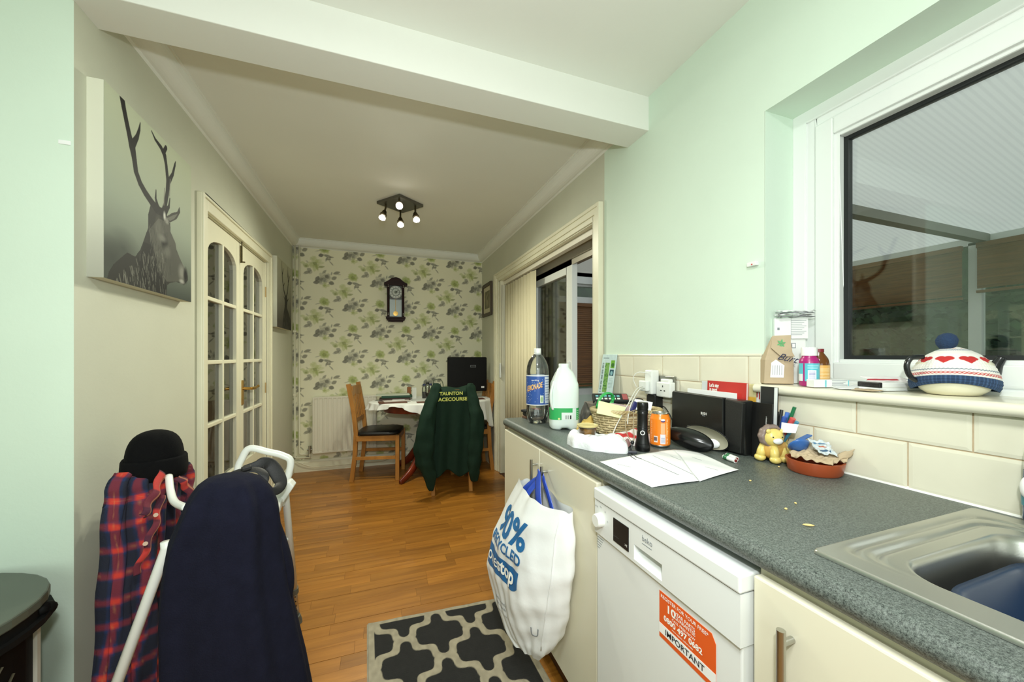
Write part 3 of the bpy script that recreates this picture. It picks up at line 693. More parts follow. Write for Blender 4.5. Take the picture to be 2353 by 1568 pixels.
# cloth
hang = [(-180, .075), (-165, .07), (-150, .065), (-138, .05), (-130, .018), (-122, .03), (-112, .075), (-100, .12), (-85, .16), (-60, .18), (-40, .21), (-28, .30), (-15, .33), (-5, .27), (10, .16), (60, .10), (120, .10), (180, .075)]
def hg(deg):
    for (a, b), (c, d) in zip(hang[:-1], hang[1:]):
        if a <= deg <= c: t = (deg-a)/(c-a); t = t*t*(3-2*t); return b+(d-b)*t
    return .075
nt_, nr1, nr2 = 181, 14, 16; P = np.zeros((nr1+nr2, nt_, 3))
for j in range(nt_):
    dg = -180+360*j/(nt_-1); a = math.radians(dg); ca, sa = math.cos(a), math.sin(a); H = hg(dg)
    for i in range(nr1):
        r = i/(nr1-1)*1.0; P[i, j] = (TC.x+RX*r*ca, TC.y+RY*r*sa, TZ+0.003+0.0015*wob(np.array(r*ca*4), np.array(r*sa*4), 1.3))
    for i in range(nr2):
        v = (i+1)/nr2; fold = 0.012*math.sin(dg*0.42)*v+0.008*math.sin(dg*0.9+1)*v
        k = 1.0+0.012+(0.02 if v > .0 else 0)+fold/0.5+0.03*v*(1 if abs(dg) > 20 else 0.2)
        P[nr1+i, j] = (min(TC.x+RX*k*ca, 1.148), TC.y+RY*k*sa, TZ+0.002-max(0, v-0.05)*H)
M_cloth = mat('white_linen', C(228, 230, 226), 0.85, bump=0.06, bscale=250)
tag(sheet('tablecloth', P, None, M_cloth, solid=0.0015), 'white tablecloth draped crookedly over the dining table', 'tablecloth')
ZC_ = TZ+0.0055
# things on the table
t = thing('television', 'black flat television seen from behind at the right end of the dining table', 'television', (0.90, 3.95, ZC_))
build('back_cover', MB().box(0.680, 1.110, 3.935, 3.975, 0.815, 1.186), mat('tv_black', C(6, 6, 6), 0.5, spec=0.2), t, world=True, bevel=0.012, seg=3)
None and build('back_bulge', MB().box(0.75, 1.04, 3.925, 3.94, 0.83, 1.02), mat('tv_black', C(6, 6, 6), 0.5, spec=0.2), t, world=True, bevel=0.02, seg=3)
build('stand', MB().box(0.80, 0.98, 3.90, 4.02, ZC_, ZC_+0.015).box(0.86, 0.92, 3.945, 3.965, ZC_+0.01, 0.83), M_black, t, world=True, bevel=0.004)
build('badge', MB().box(0.925, 0.985, 3.9325, 3.9355, 1.075, 1.100), M_inkgrey, t, world=True)
build('badge_face', MB().box(0.928, 0.982, 3.9310, 3.9330, 1.078, 1.097), M_black, t, world=True)
build('sticker', MB().box(1.045, 1.078, 3.9320, 3.9355, 0.850, 0.868), M_paper, t, world=True, label='small white sticker')
M_brownmat = mat('placemat_brown', C(96, 56, 40), 0.6, var=0.2, vscale=30)
def slab(name, lab, cat, cx, cy, z, w, d, h, rot, m, grp=None, bevel=0.001):
    t_ = build(name, MB().box(-w/2, w/2, -d/2, d/2, 0, h), m, None, bevel=bevel); t_.location = (cx, cy, z); t_.rotation_euler = (0, 0, rot); tag(t_, lab, cat, grp); return t_
slab('placemat', 'brown placemat at the left end of the table, under papers', 'placemat', 0.12, 3.80, ZC_, 0.26, 0.19, 0.004, 0.06, M_brownmat)
slab('placemat', 'brown placemat beside the green jacket on the left', 'placemat', 0.46, 3.70, ZC_, 0.24, 0.10, 0.004, 0.03, M_brownmat)
slab('placemat', 'brown placemat on the right behind the green jacket', 'placemat', 0.93, 3.80, ZC_, 0.22, 0.13, 0.004, 0.0, M_brownmat)
slab('paper_sheet', 'pale pink paper sheet lying over the left placemat', 'paper', 0.16, 3.87, ZC_+0.0045, 0.25, 0.15, 0.002, 0.12, mat('pink_paper', C(206, 196, 190), 0.7))
slab('document_folder', 'thick brown folder at the bottom of the pile on the table', 'folder', 0.15, 4.00, ZC_+0.0005, 0.30, 0.13, 0.022, -0.04, mat('brown_card', C(62, 44, 38), 0.7))
slab('document_folder', 'dark green folder in the pile on the table', 'folder', 0.17, 4.02, ZC_+0.023, 0.30, 0.14, 0.024, -0.02, mat('green_card', C(26, 66, 48), 0.6), bevel=0.004)
slab('magazine', 'pale grey-green magazine topmost on the pile on the table', 'magazine', 0.13, 4.03, ZC_+0.0475, 0.33, 0.16, 0.010, -0.03, mat('pale_cover', C(182, 190, 172), 0.5), bevel=0.003)
slab('envelope', 'white envelope in front of the green folder', 'envelope', 0.18, 3.905, ZC_+0.0068, 0.12, 0.05, 0.004, -0.12, M_paper)
slab('paper_sheet', 'large grey paper sheet right of the green folder', 'paper', 0.40, 3.93, ZC_+0.0005, 0.20, 0.18, 0.0018, 0.25, mat('grey_paper', C(196, 200, 196), 0.7))
slab('storage_box', 'small orange-brown box standing behind the folders', 'box', 0.300, 4.16, ZC_, 0.035, 0.035, 0.115, 0.1, mat('orange_card', C(150, 92, 48), 0.6))
slab('storage_box', 'tall narrow white box standing right of the folders', 'box', 0.347, 4.08, ZC_, 0.045, 0.04, 0.115, 0.0, mat('white_card', C(214, 216, 208), 0.6))
M_clear = thin_glass('clear_plastic', (0.86, 0.9, 0.88, 1), 0.03, 1.5, 0.05)
M_navycap = mat('navy_cap', C(44, 52, 88), 0.5)
def jar(x, y, r, h, lab, lid, fill, fh):
    t = thing('glass_jar', lab, 'jar', (x, y, ZC_), 0, 'jars and bottles on the dining table')
    build('body', MB().lathe([(0, 0.0005), (r, 0.0005), (r, h*0.7), (r*0.55, h*0.86), (r*0.55, h*0.9)], 18, cap=False), M_clear, t, smooth=True)
    build('contents', MB().lathe([(0, 0.002), (r*0.93, 0.002), (r*0.93, fh), (0, fh)], 16), fill, t, smooth='auto')
    build('cap', MB().lathe([(0, h*0.88), (r*0.62, h*0.88), (r*0.62, h), (0, h)], 16), lid, t, smooth='auto')
jar(0.448, 4.04, 0.024, 0.155, 'small bottle with navy cap and dark contents, left one by the jug', M_navycap, mat('dark_sauce', C(40, 26, 20), 0.5), 0.07)
jar(0.490, 4.10, 0.026, 0.165, 'small bottle with black cap between two navy-capped bottles', M_black, mat('brown_sauce', C(86, 62, 46), 0.5), 0.05)
jar(0.512, 4.02, 0.025, 0.158, 'small bottle with navy cap and red contents, nearest the jug', M_navycap, mat('red_sauce', C(140, 62, 40), 0.5), 0.09)
t = thing('glass_jug', 'clear glass jug with a metal rim and handle behind the green jacket', 'jug', (0.582, 4.03, ZC_))
build('body', MB().lathe([(0, 0.0005), (0.040, 0.0005), (0.048, 0.05), (0.040, 0.12), (0.036, 0.14), (0.040, 0.16)], 22, cap=False), M_clear, t, smooth=True)
build('band', MB().lathe([(0.0385, 0.138), (0.0385, 0.147)], 22, cap=False), M_chrome, t)
build('handle', MB().tube(catmull([(-0.035, 0, 0.145), (-0.036, 0, 0.185), (0.0, 0, 0.20), (0.045, 0, 0.19), (0.065, 0, 0.13), (0.05, 0, 0.06)], 5), 0.005, 8), thin_glass('jug_handle', (0.6, 0.66, 0.6, 1), 0.05, 2), t, smooth=True)

# jacket on the chair back
M_jk = mat('dark_green_jacket', C(20, 43, 31), 0.8, var=0.12, vscale=18, bump=0.35, bscale=22, spec=0.2)
jk = thing('jacket', 'dark green jacket with yellow lettering hung over a dining chair', 'jacket', (0.60, 3.19, 0.86))
nu, nv = 60, 70; P = np.zeros((nv, nu, 3))
for i in range(nv):
    v = i/(nv-1)
    for j in range(nu):
        u = j/(nu-1); x = 0.425+0.355*u; top = 0.940-0.022*math.sin(PI*u)**0.6-0.006*math.sin(PI*u*4)
        if v < 0.12: a = v/0.12; y = 3.262-0.067*a; z = top-0.03*(1-math.cos(a*PI/2))*1.0; 
        else: a = (v-0.12)/0.88; y = 3.195-0.022*a+0.012*math.sin(u*17+a*2)*a**0.7+0.03*a*math.sin(PI*u)**2; z = top-0.03-(0.705+0.03*math.cos(u*9))*a
        P[i, j] = (x+0.01*math.sin(v*9)*(u-.5), y, z)
sheet('back_panel', P, None, M_jk, jk, world=True, solid=0.006)
def sleeve(pts, rs, nm='sleeve'):
    c = catmull(pts, 7); k = len(c); R = np.interp(np.linspace(0, 1, k), np.linspace(0, 1, len(rs)), rs)
    mb = MB(); n = 22; vs = []; 
    for i, p in enumerate(c):
        for j in range(n):
            a = 2*PI*j/n; w = 1+0.10*math.sin(3*a+i*0.35)+0.06*math.sin(7*a-i*0.5)+0.05*math.sin(i*1.1)
            vs.append((p[0]+R[i]*w*math.cos(a), p[1]+R[i]*0.62*w*math.sin(a), p[2]))
    fs = [(i*n+j, i*n+(j+1) % n, (i+1)*n+(j+1) % n, (i+1)*n+j) for i in range(k-1) for j in range(n)]+[tuple(range(n-1, -1, -1)), tuple((k-1)*n+j for j in range(n))]
    mb.add(vs, fs); return build(nm, mb, M_jk, jk, world=True, smooth=True)
sleeve([at_y(1001, 881, 3.215), at_y(1002, 890, 3.205), at_y(992, 925, 3.17), at_y(980, 970, 3.14), at_y(975, 1020, 3.13), at_y(977, 1065, 3.13), at_y(987, 1095, 3.13), at_y(991, 1128, 3.14)], [0.018, 0.040, 0.052, 0.068, 0.078, 0.074, 0.052, 0.018])
sleeve([at_y(1081, 881, 3.215), at_y(1081, 890, 3.205), at_y(1089, 925, 3.17), at_y(1095, 960, 3.14), at_y(1094, 1015, 3.13), at_y(1091, 1060, 3.13), at_y(1089, 1090, 3.13), at_y(1091, 1106, 3.14)], [0.018, 0.040, 0.050, 0.062, 0.062, 0.058, 0.042, 0.026])
M_yel = mat('yellow_print', C(226, 232, 120), 0.6)
text('lettering', 'TAUNTON', 0.05, at_y(1010, 909, 3.180), (1, 0, 0), (0, -0.1, 1), M_yel, jk, bold=0.03, width=0.200, height=0.030)
text('lettering', 'RACECOURSE', 0.05, at_y(1000, 923, 3.180), (1, 0, 0), (0, -0.1, 1), M_yel, jk, bold=0.03, width=0.272, height=0.032)

# radiator, pipes
t = thing('radiator', 'white panel radiator under the wallpapered wall, left of the table', 'radiator', (-0.30, 4.28, 0.19))
mb = MB(); xx = [-0.641+i*0.0145 for i in range(43)]; pts = []
prof = []
for i in range(42):
    x = xx[i]; w = 0.0145; prof += [(x, 4.272 if i % 3 else 4.266), (x+w*0.85, 4.272 if i % 3 else 4.266)]
prof = [(-0.643, 4.285)]+prof+[(-0.03, 4.285)]
mb.prism(prof+[(-0.03, 4.29), (-0.643, 4.29)], 'z', 0.215, 0.765)
M_rad = mat('radiator_enamel', C(226, 222, 204), 0.35)
build('front_panel', mb, M_rad, t, world=True)
build('casing', MB().box(-0.645, -0.028, 4.268, 4.335, 0.757, 0.775).box(-0.647, -0.641, 4.268, 4.335, 0.20, 0.772).box(-0.03, -0.024, 4.268, 4.335, 0.20, 0.772).box(-0.643, -0.03, 4.268, 4.335, 0.195, 0.215), M_rad, t, world=True, bevel=0.004)
build('valve', MB().tube([(-0.648, 4.30, 0.235), (-0.70, 4.30, 0.235)], 0.010, 10).tube([(-0.675, 4.30, 0.20), (-0.675, 4.30, 0.275)], 0.014, 10), M_chrome, t, world=True, smooth='auto')
t = thing('heating_pipe', 'painted heating pipe running down the left corner, nearer the left wall', 'pipe', (-0.815, 4.33, 0.13), 0, 'pipes in the corner')
build('run', MB().tube([(-0.815, 4.328, 2.33), (-0.815, 4.328, 0.16), (-0.80, 4.328, 0.15), (-0.675, 4.315, 0.15), (-0.675, 4.305, 0.20)], 0.0085, 10), M_trim, t, world=True, smooth=True)
for z in (2.0, 1.45, 0.8): build('clip', MB().box(-0.83, -0.80, 4.320, 4.35, z-0.01, z+0.01), M_trim, t, world=True)
t = thing('heating_pipe', 'painted heating pipe in the left corner, nearer the radiator', 'pipe', (-0.775, 4.33, 0.13), 0, 'pipes in the corner')
build('run', MB().tube([(-0.775, 4.328, 2.33), (-0.775, 4.328, 0.20), (-0.76, 4.328, 0.185), (-0.69, 4.32, 0.185)], 0.0085, 10), M_trim, t, world=True, smooth=True)
tag(build('cable', MB().tube(catmull([(-0.83, 4.325, 0.135), (-0.76, 4.31, 0.10), (-0.66, 4.315, 0.055), (-0.5, 4.315, 0.045), (-0.2, 4.315, 0.05), (0.05, 4.30, 0.06), (0.18, 4.29, 0.12), (0.3, 4.28, 0.03), (0.5, 4.2, 0.008)], 6), 0.004, 6), M_trim, smooth=True), 'thin cream cable sagging along the back skirting board', 'cable')

# clock
M_dkwood = wood_mat('clock_mahogany', C(26, 9, 8), C(46, 17, 14), (8, 8, 20), 0.5, spec=0.2)
ck = thing('wall_clock', 'dark wooden pendulum wall clock on the floral wallpaper', 'clock', (0.168, 4.349, 1.80))
X0, X1, yf, yb = 0.078, 0.258, 4.262, 4.348
build('case', MB().box(X0, X0+0.026, yf, yb, 1.62, 1.985).box(X1-0.026, X1, yf, yb, 1.62, 1.985).box(X0, X1, yb-0.01, yb, 1.62, 1.985).box(X0-0.012, X1+0.012, yf-0.012, yb, 1.607, 1.628).box(X0-0.004, X1+0.004, yf-0.004, yb, 1.590, 1.607).box(X0+0.012, X1-0.012, yf+0.005, yb, 1.575, 1.590), M_dkwood, ck, world=True, bevel=0.002)
top = [(0.168+0.122*s, z) for s, z in ((-1, 1.978), (-1, 1.995), (-0.86, 2.002), (-0.62, 2.020), (-0.35, 2.048), (0, 2.060), (0.35, 2.048), (0.62, 2.020), (0.86, 2.002), (1, 1.995), (1, 1.978), (0.75, 1.972), (-0.75, 1.972))]
build('pediment', MB().prism(top, 'y', yf-0.014, yb), M_dkwood, ck, world=True, bevel=0.002)
build('pediment_panel', MB().prism([(0.168+(x-0.168)*0.72, 1.965+(z-1.965)*0.8) for x, z in top], 'y', yf-0.018, yf-0.010), M_dkwood, ck, world=True)
dial = Cv(80, 80, C(60, 62, 60)); dial.ell(.5, .5, .49, .49, C(244, 246, 240), 1, .02); dial.ell(.5, .5, .33, .33, C(120, 132, 124), 1, .03); dial.ell(.5, .5, .28, .28, C(226, 230, 222), 1, .03); dial.ell(.5, .5, .12, .12, C(140, 150, 140), 1, .05)
for i in range(12): a = i*PI/6; dial.line([(.5+.35*math.sin(a), .5+.35*math.cos(a)), (.5+.46*math.sin(a), .5+.46*math.cos(a))], .028, C(25, 25, 25))
dial.line([(.5, .5), (.5+.24*math.sin(.9), .5+.24*math.cos(.9))], .04, C(10, 10, 10)); dial.line([(.5, .5), (.5+.34*math.sin(1.5), .5+.34*math.cos(1.5))], .03, C(10, 10, 10))
rr = np.linspace(0, 0.066, 80); zc_ = 1.900
P = plane_pts((0.168-0.066, yf+0.022, zc_-0.066), (0.132, 0, 0), (0, 0, 0.132), 80, 80)
# trim to a disc by pulling corners inside
q_ = P[:, :, [0, 2]]-np.array([0.168, zc_]); rad = np.linalg.norm(q_, axis=2); f_ = np.where(rad > 0.064, 0.064/np.maximum(rad, 1e-6), 1.0); P[:, :, 0] = 0.168+q_[:, :, 0]*f_; P[:, :, 2] = zc_+q_[:, :, 1]*f_
sheet('dial', P, dial, M_print, ck, world=True)
build('dial_rim', MB().tube([(0.168+0.066*math.cos(a), yf+0.02, zc_+0.066*math.sin(a)) for a in np.linspace(0, 2*PI, 33)[:-1]], 0.0045, 6, closed=True), M_chrome, ck, world=True, smooth=True)
build('dial_board', MB().box(X0+0.026, X1-0.026, yf+0.028, yf+0.034, 1.825, 1.985), mat('dial_board', C(70, 72, 68), 0.5), ck, world=True)
build('back_plate', MB().box(X0+0.026, X1-0.026, yb-0.016, yb-0.010, 1.628, 1.83), mat('silver_paper', C(150, 156, 150), 0.35, 0.4), ck, world=True)
build('pendulum', MB().tube([(0.168, yb-0.03, 1.90), (0.168, yb-0.03, 1.69)], 0.003, 6).lathe([(0, -0.004), (0.026, -0.003), (0.026, 0.003), (0, 0.004)], 20, Matrix.Translation((0.168, yb-0.035, 1.668)) @ Matrix.Rotation(PI/2, 4, 'X')), M_brass, ck, world=True, smooth='auto')
build('glass', MB().box(X0+0.022, X1-0.022, yf+0.004, yf+0.006, 1.63, 1.98), thin_glass('clock_glass', (0.97, 0.97, 0.97, 1), 0.04, 0.7), ck, world=True, fix=False)
for x in (X0+0.012, X1-0.012):
    build('column', MB().lathe([(0, 0), (0.008, 0), (0.006, 0.02), (0.007, 0.17), (0.006, 0.30), (0.008, 0.33), (0, 0.33)], 10, Matrix.Translation((x, yf-0.006, 1.64))), M_dkwood, ck, world=True, smooth=True)
    for z in (1.648, 1.955): build('finial', MB().ball((x, yf-0.010, z), 0.007, 8, 6).ball((x, yf-0.010, z+0.015), 0.006, 8, 6), M_chrome, ck, world=True, smooth=True)

# little framed picture on the right wall
t = thing('picture_frame', 'small dark framed picture on the right wall near the back corner', 'picture', (XR, 4.09, 1.83))
Y0, Y1, Z0, Z1 = 3.90, 4.27, 1.652, 2.02
mb = MB(); ring2 = lambda mb, x0, x1, y0, y1, z0, z1, w: ring(mb, x0, x1, y0, y1, z0, z1, w)
ring2(mb, XR-0.022, XR-0.002, Y0, Y1, Z0, Z1, 0.035); build('frame', mb, mat('dark_brown_frame', C(70, 58, 44), 0.5), t, world=True, bevel=0.003)
build('mount', MB().box(XR-0.010, XR-0.004, Y0+0.03, Y1-0.03, Z0+0.03, Z1-0.03), mat('mount_card', C(196, 188, 160), 0.7), t, world=True)
cv = Cv(40, 50, C(120, 116, 92)); cv.noise(.35, 7); cv.ell(.5, .45, .25, .35, C(150, 144, 116), .7, .4); cv.ell(.4, .6, .12, .12, C(90, 86, 66), .7, .4)
sheet('print', plane_pts((XR-0.011, Y0+0.085, Z0+0.085), (0, Y1-Y0-0.17, 0), (0, 0, Z1-Z0-0.17), 40, 50), cv, M_print, t, world=True, smooth=False)

# ceiling spotlight
sp = thing('ceiling_spotlight', 'square ceiling plate with four small lit spot lamps in the dining end', 'ceiling light', (0.153, 3.035, 2.40))
M_bronze = mat('antique_bronze', C(92, 84, 62), 0.35, 0.9)
c4 = [(-0.022, 3.068), (0.139, 2.869), (0.328, 3.014), (0.179, 3.20)]
build('plate', MB().prism(c4, 'z', 2.378, 2.3995), mat('pewter_plate', C(110, 108, 100), 0.4, 0.8), sp, world=True, bevel=0.003)
M_bulb = mat('lit_bulb', C(255, 250, 235), 0.5, emis=(1.0, 0.93, 0.78, 1), estr=28)
heads = [((0.045, 3.045), (0.020, 3.030, 2.262), (-0.28, -0.25, -0.9)), ((0.16, 3.145), (0.160, 3.120, 2.255), (0.02, -0.35, -0.9)), ((0.265, 3.01), (0.272, 2.985, 2.262), (0.12, -0.35, -0.9)), ((0.14, 2.915), (0.137, 2.845, 2.300), (-0.03, -0.80, -0.58))]
for (px_, bp_, dr) in heads:
    d = Vector(dr).normalized(); b = Vector(bp_); hd = b-d*0.055
    s_ = build('spot_lamp', MB().tube([(px_[0], px_[1], 2.38), (px_[0], px_[1], 2.35), hd], 0.007, 8).tube([hd-d*0.012, hd, hd+d*0.02, hd+d*0.022, hd+d*0.034], [0.012, 0.018, 0.019, 0.026, 0.026], 16), M_bronze, sp, world=True, smooth='auto')
    build('bulb', MB().tube([hd+d*0.030, hd+d*0.050, hd+d*0.062], [0.012, 0.026, 0.026], 18), mat('bulb_reflector', C(220, 222, 214), 0.2, 0.6, emis=(1.0, 0.93, 0.78, 1), estr=0.8), s_, world=True, smooth='auto')
    build('bulb_face', MB().tube([hd+d*0.0622, hd+d*0.065], [0.0235, 0.019], 18), M_bulb, s_, world=True, smooth=True)
    L = bpy.data.lights.new('spot_bulb_light', 'SPOT'); L.energy = 27; L.color = (1.0, 0.99, 0.80); L.spot_size = math.radians(158 if dr[1] > -0.5 else 100); L.spot_blend = 0.8; L.shadow_soft_size = 0.025
    lo = bpy.data.objects.new('spot_bulb_light', L); COL.objects.link(lo); lo.location = hd+d*0.072; lo.rotation_euler = d.to_track_quat('-Z', 'Y').to_euler()

# canvases
def stag1():
    nu, nv = 300, 320; cv = Cv(nu, nv, C(150, 160, 134))
    gy = np.linspace(0, 1, nv)[:, None]; top_ = np.array(C(196, 204, 172)[:3]); mid = np.array(C(160, 172, 150)[:3]); low = np.array(C(84, 94, 84)[:3])
    g = np.where(gy < .45, low+(mid-low)*np.clip(gy/.45, 0, 1), mid+(top_-mid)*np.clip((gy-.45)/.5, 0, 1)); cv.a[:] = g[:, None, :]
    def M(p):
        w = at_x(150+p[0]/2.613, 150+p[1]/2.613, -0.799); return ((w.y-1.500)/(2.063-1.500), (w.z-1.441)/(2.050-1.441))
    def W(w): return w/560.0
    Dk, Md, Lt = C(42, 42, 36), C(84, 84, 74), C(140, 140, 126)
    for (x, y, r) in ((200, 1110, .10), (285, 1155, .09), (350, 1100, .09)):
        c = M((x, y)); cv.ell(c[0], c[1], r, r*.7, C(70, 76, 68), .6, .9)
    def L(pts, ws, col=Dk): cv.line([M(p) for p in pts], [W(w) for w in ws], col)
    L([(342, 200), (352, 260), (368, 340), (385, 420), (402, 490), (414, 560), (425, 640), (450, 710), (480, 765), (520, 825), (560, 880), (590, 900)], [26, 24, 24, 26, 36, 28, 26, 26, 28, 30, 40, 50])
    L([(410, 470), (432, 430), (445, 385), (450, 345)], [26, 18, 12, 4])
    L([(518, 395), (540, 445), (575, 495), (596, 540), (606, 600), (612, 660), (618, 700), (612, 770), (600, 840), (590, 890)], [5, 12, 20, 26, 20, 22, 28, 24, 24, 36])
    L([(590, 525), (605, 495)], [20, 18]); L([(622, 700), (645, 655), (658, 600), (662, 580)], [24, 16, 12, 5])
    L([(545, 750), (543, 800), (555, 850), (575, 890)], [5, 12, 22, 34]); L([(628, 800), (622, 850), (600, 885), (575, 895)], [6, 14, 26, 30])
    for (x, y, r) in ((640, 745, 0), (606, 800, 0)): L([(x-10, y-60), (x-14, y+40)], [5, 5], Lt)
    P_ = lambda pts, col, a=1.0: cv.poly([M(p) for p in pts], col, a)
    P_([(598, 915), (640, 888), (672, 880), (686, 850), (690, 885), (668, 925), (628, 945)], Md); P_([(612, 918), (650, 900), (675, 893), (655, 922), (630, 935)], Lt, .7)
    body = [(250, 1285), (262, 1240), (290, 1195), (335, 1155), (372, 1125), (420, 1150), (452, 1105), (478, 1030), (497, 980), (497, 900), (512, 838), (545, 890), (575, 905), (612, 925), (630, 950), (632, 1000), (660, 1065), (668, 1110), (690, 1165), (716, 1220), (735, 1262), (736, 1292), (712, 1322), (690, 1310), (665, 1300), (630, 1308), (612, 1320), (608, 1395), (480, 1355), (360, 1320)]
    P_(body, C(66, 66, 58))
    P_([(500, 990), (560, 920), (625, 950), (632, 1000), (662, 1070), (668, 1115), (716, 1220), (735, 1262), (730, 1290), (690, 1300), (610, 1300), (560, 1220), (530, 1100)], C(104, 104, 92))
    P_([(470, 1060), (520, 1080), (560, 1240), (605, 1310), (606, 1392), (470, 1352), (440, 1200)], C(40, 40, 34), .8)
    rq = random.Random(5)
    for _ in range(420):
        x = rq.uniform(255, 605); y = rq.uniform(1120, 1390); w = M((x, y))
        if y < 1390-(605-x)*0.30 and y > 1290-(x-255)*0.9+20: cv.line([w, (w[0]+rq.uniform(-.005, .02), w[1]-rq.uniform(.02, .06))], .005, rq.choice([C(120, 120, 106), C(28, 28, 24), C(150, 150, 134), C(50, 50, 44)]), .7)
    for _ in range(160):
        x = rq.uniform(500, 640); y = rq.uniform(930, 1250); w = M((x, y))
        if x < 600+(y-930)*.2: cv.line([w, (w[0]+rq.uniform(-.01, .01), w[1]-rq.uniform(.01, .04))], .004, rq.choice([C(130, 130, 118), C(60, 60, 54)]), .5)
    for (x, y, rx, ry, c, a) in ((597, 1068, 20, 24, C(14, 14, 12), 1), (584, 1040, 26, 12, C(150, 150, 138), .7), (612, 1120, 24, 20, C(140, 140, 126), .6), (700, 1245, 26, 26, C(160, 160, 148), .7), (722, 1262, 16, 26, C(16, 16, 16), 1), (700, 1300, 20, 8, C(180, 180, 170), .8), (560, 985, 20, 40, C(130, 130, 116), .5), (596, 905, 8, 14, C(220, 220, 210), .8), (610, 935, 14, 10, C(200, 200, 186), .5), (640, 1200, 50, 60, C(90, 90, 80), .4)):
        c_ = M((x, y)); cv.ell(c_[0], c_[1], rx/560, ry/560, c, a, .5)
    return cv
def stag2():
    cv = Cv(150, 160, C(150, 160, 134)); gy = np.linspace(0, 1, 160)[:, None]
    top_ = np.array(C(190, 190, 160)[:3]); low = np.array(C(96, 90, 78)[:3]); cv.a[:] = (low+(top_-low)*np.clip(gy*1.15-.1, 0, 1))[:, None, :]
    D = C(52, 48, 40)
    cv.line([(.30, .98), (.32, .84), (.36, .70), (.44, .58), (.55, .50)], [.015, .03, .035, .04, .05], D); cv.line([(.72, .98), (.76, .84), (.76, .72), (.70, .58), (.62, .50)], [.015, .03, .035, .04, .05], D)
    cv.line([(.33, .78), (.42, .90)], [.03, .01], D); cv.line([(.76, .80), (.66, .92)], [.03, .01], D); cv.line([(.78, .76), (.90, .88)], [.03, .01], D); cv.line([(.40, .62), (.50, .70)], [.03, .01], D)
    cv.poly([(.52, .52), (.66, .52), (.70, .44), (.66, .34), (.80, .26), (.98, .14), (1, 0), (.35, 0), (.40, .18), (.50, .34)], C(66, 62, 54)); cv.poly([(.42, .50), (.52, .46), (.52, .42)], D); cv.poly([(.80, .50), (.68, .46), (.68, .42)], D)
    for _ in range(120): x = random.uniform(.4, .95); y = random.uniform(0, .25); cv.line([(x, y), (x+.01, y-.05)], .01, random.choice([C(40, 38, 32), C(110, 104, 92)]), .6)
    return cv
def canvas(lab, y0, y1, z0, z1, cv, edge):
    g_ = cv.a.mean(axis=2, keepdims=True); cv.a = np.clip((g_+(cv.a-g_)*0.6)*1.18, 0, 1)**1.38
    t = thing('canvas_print', lab, 'picture', (XL, (y0+y1)/2, (z0+z1)/2))
    build('stretcher', MB().box(XL+0.001, XL+0.0385, y0, y1, z0, z1), M_print_edge, t, world=True, bevel=0.002)
    nv, nu = cv.nv, cv.nu
    sheet('print', plane_pts((XL+0.040, y0, z0), (0, y1-y0, 0), (0, 0, z1-z0), nu, nv), cv, M_print, t, world=True, smooth=False)
    ev = Cv(8, nv, C(0, 0, 0)); ev.a[:] = cv.a[:, 2:3]*0.2+np.array(C(222, 222, 204)[:3])*0.8*(0.55+0.45*np.clip(np.linspace(0, 1, nv)*2.2+.15, 0, 1))[:, None, None]
    sheet('print_edge', plane_pts((XL+0.0, y0-0.0008, z0), (0.040, 0, 0), (0, 0, z1-z0), 8, nv), ev, M_print, t, world=True, smooth=False)
M_print_edge = mat('canvas_edge', C(214, 214, 196), 0.8)
canvas('large stag canvas print, head in profile, on the left wall near the beam', 1.500, 2.063, 1.441, 2.050, stag1(), 0)
canvas('stag canvas print facing forward, left wall beyond the glazed doors', 3.555, 4.08, 1.441, 2.03, stag2(), 0)

# vertical blind in the patio doorway
vb = thing('vertical_blind', 'cream vertical blind drawn to the far side of the patio doorway', 'blind', (1.215, 3.2, 1.95))
M_vane = mat('cream_vane', C(216, 208, 176), 0.8, var=0.03, vscale=6)
build('head_rail', MB().box(1.196, 1.236, 1.838, 3.618, 1.925, 1.962), mat('rail_white', C(226, 222, 206), 0.4), vb, world=True, bevel=0.002)
for i in range(10):
    y = 2.89+i*0.073; a = math.radians(-14+3*math.sin(i*2.1)); d = Vector((math.sin(a), math.cos(a), 0))*0.0445; c = Vector((1.216, y, 0)); mb = MB(); n = 6; vs = []
    nn = Vector((d.y, -d.x, 0)).normalized()
    for z in (0.06, 1.915):
        for k_ in range(n+1): s_ = k_/n*2-1; p = c+d*s_+nn*(0.004*(1-s_*s_)); vs.append((p.x, p.y, z))
    mb.add(vs, [(k_, k_+1, n+2+k_, n+1+k_) for k_ in range(n)])
    build('vane', mb, M_vane, vb, world=True, fix=False, smooth=True, solid=0.0006)
mb = MB().tube([(1.172, 3.625, 1.92), (1.168, 3.64, 1.12)], 0.0022, 6).tube([(1.172, 3.59, 1.92), (1.168, 3.60, 1.06), (1.166, 3.62, 0.97)], 0.0022, 6)
build('cord', mb, mat('grey_cord', C(120, 112, 90), 0.7), vb, world=True)
build('cord_weight', MB().box(1.157, 1.167, 3.60, 3.645, 0.975, 1.125), M_upvc, vb, world=True, bevel=0.004)

# ================================================================== LEFT FOREGROUND
rg = struct  # (no-op alias)
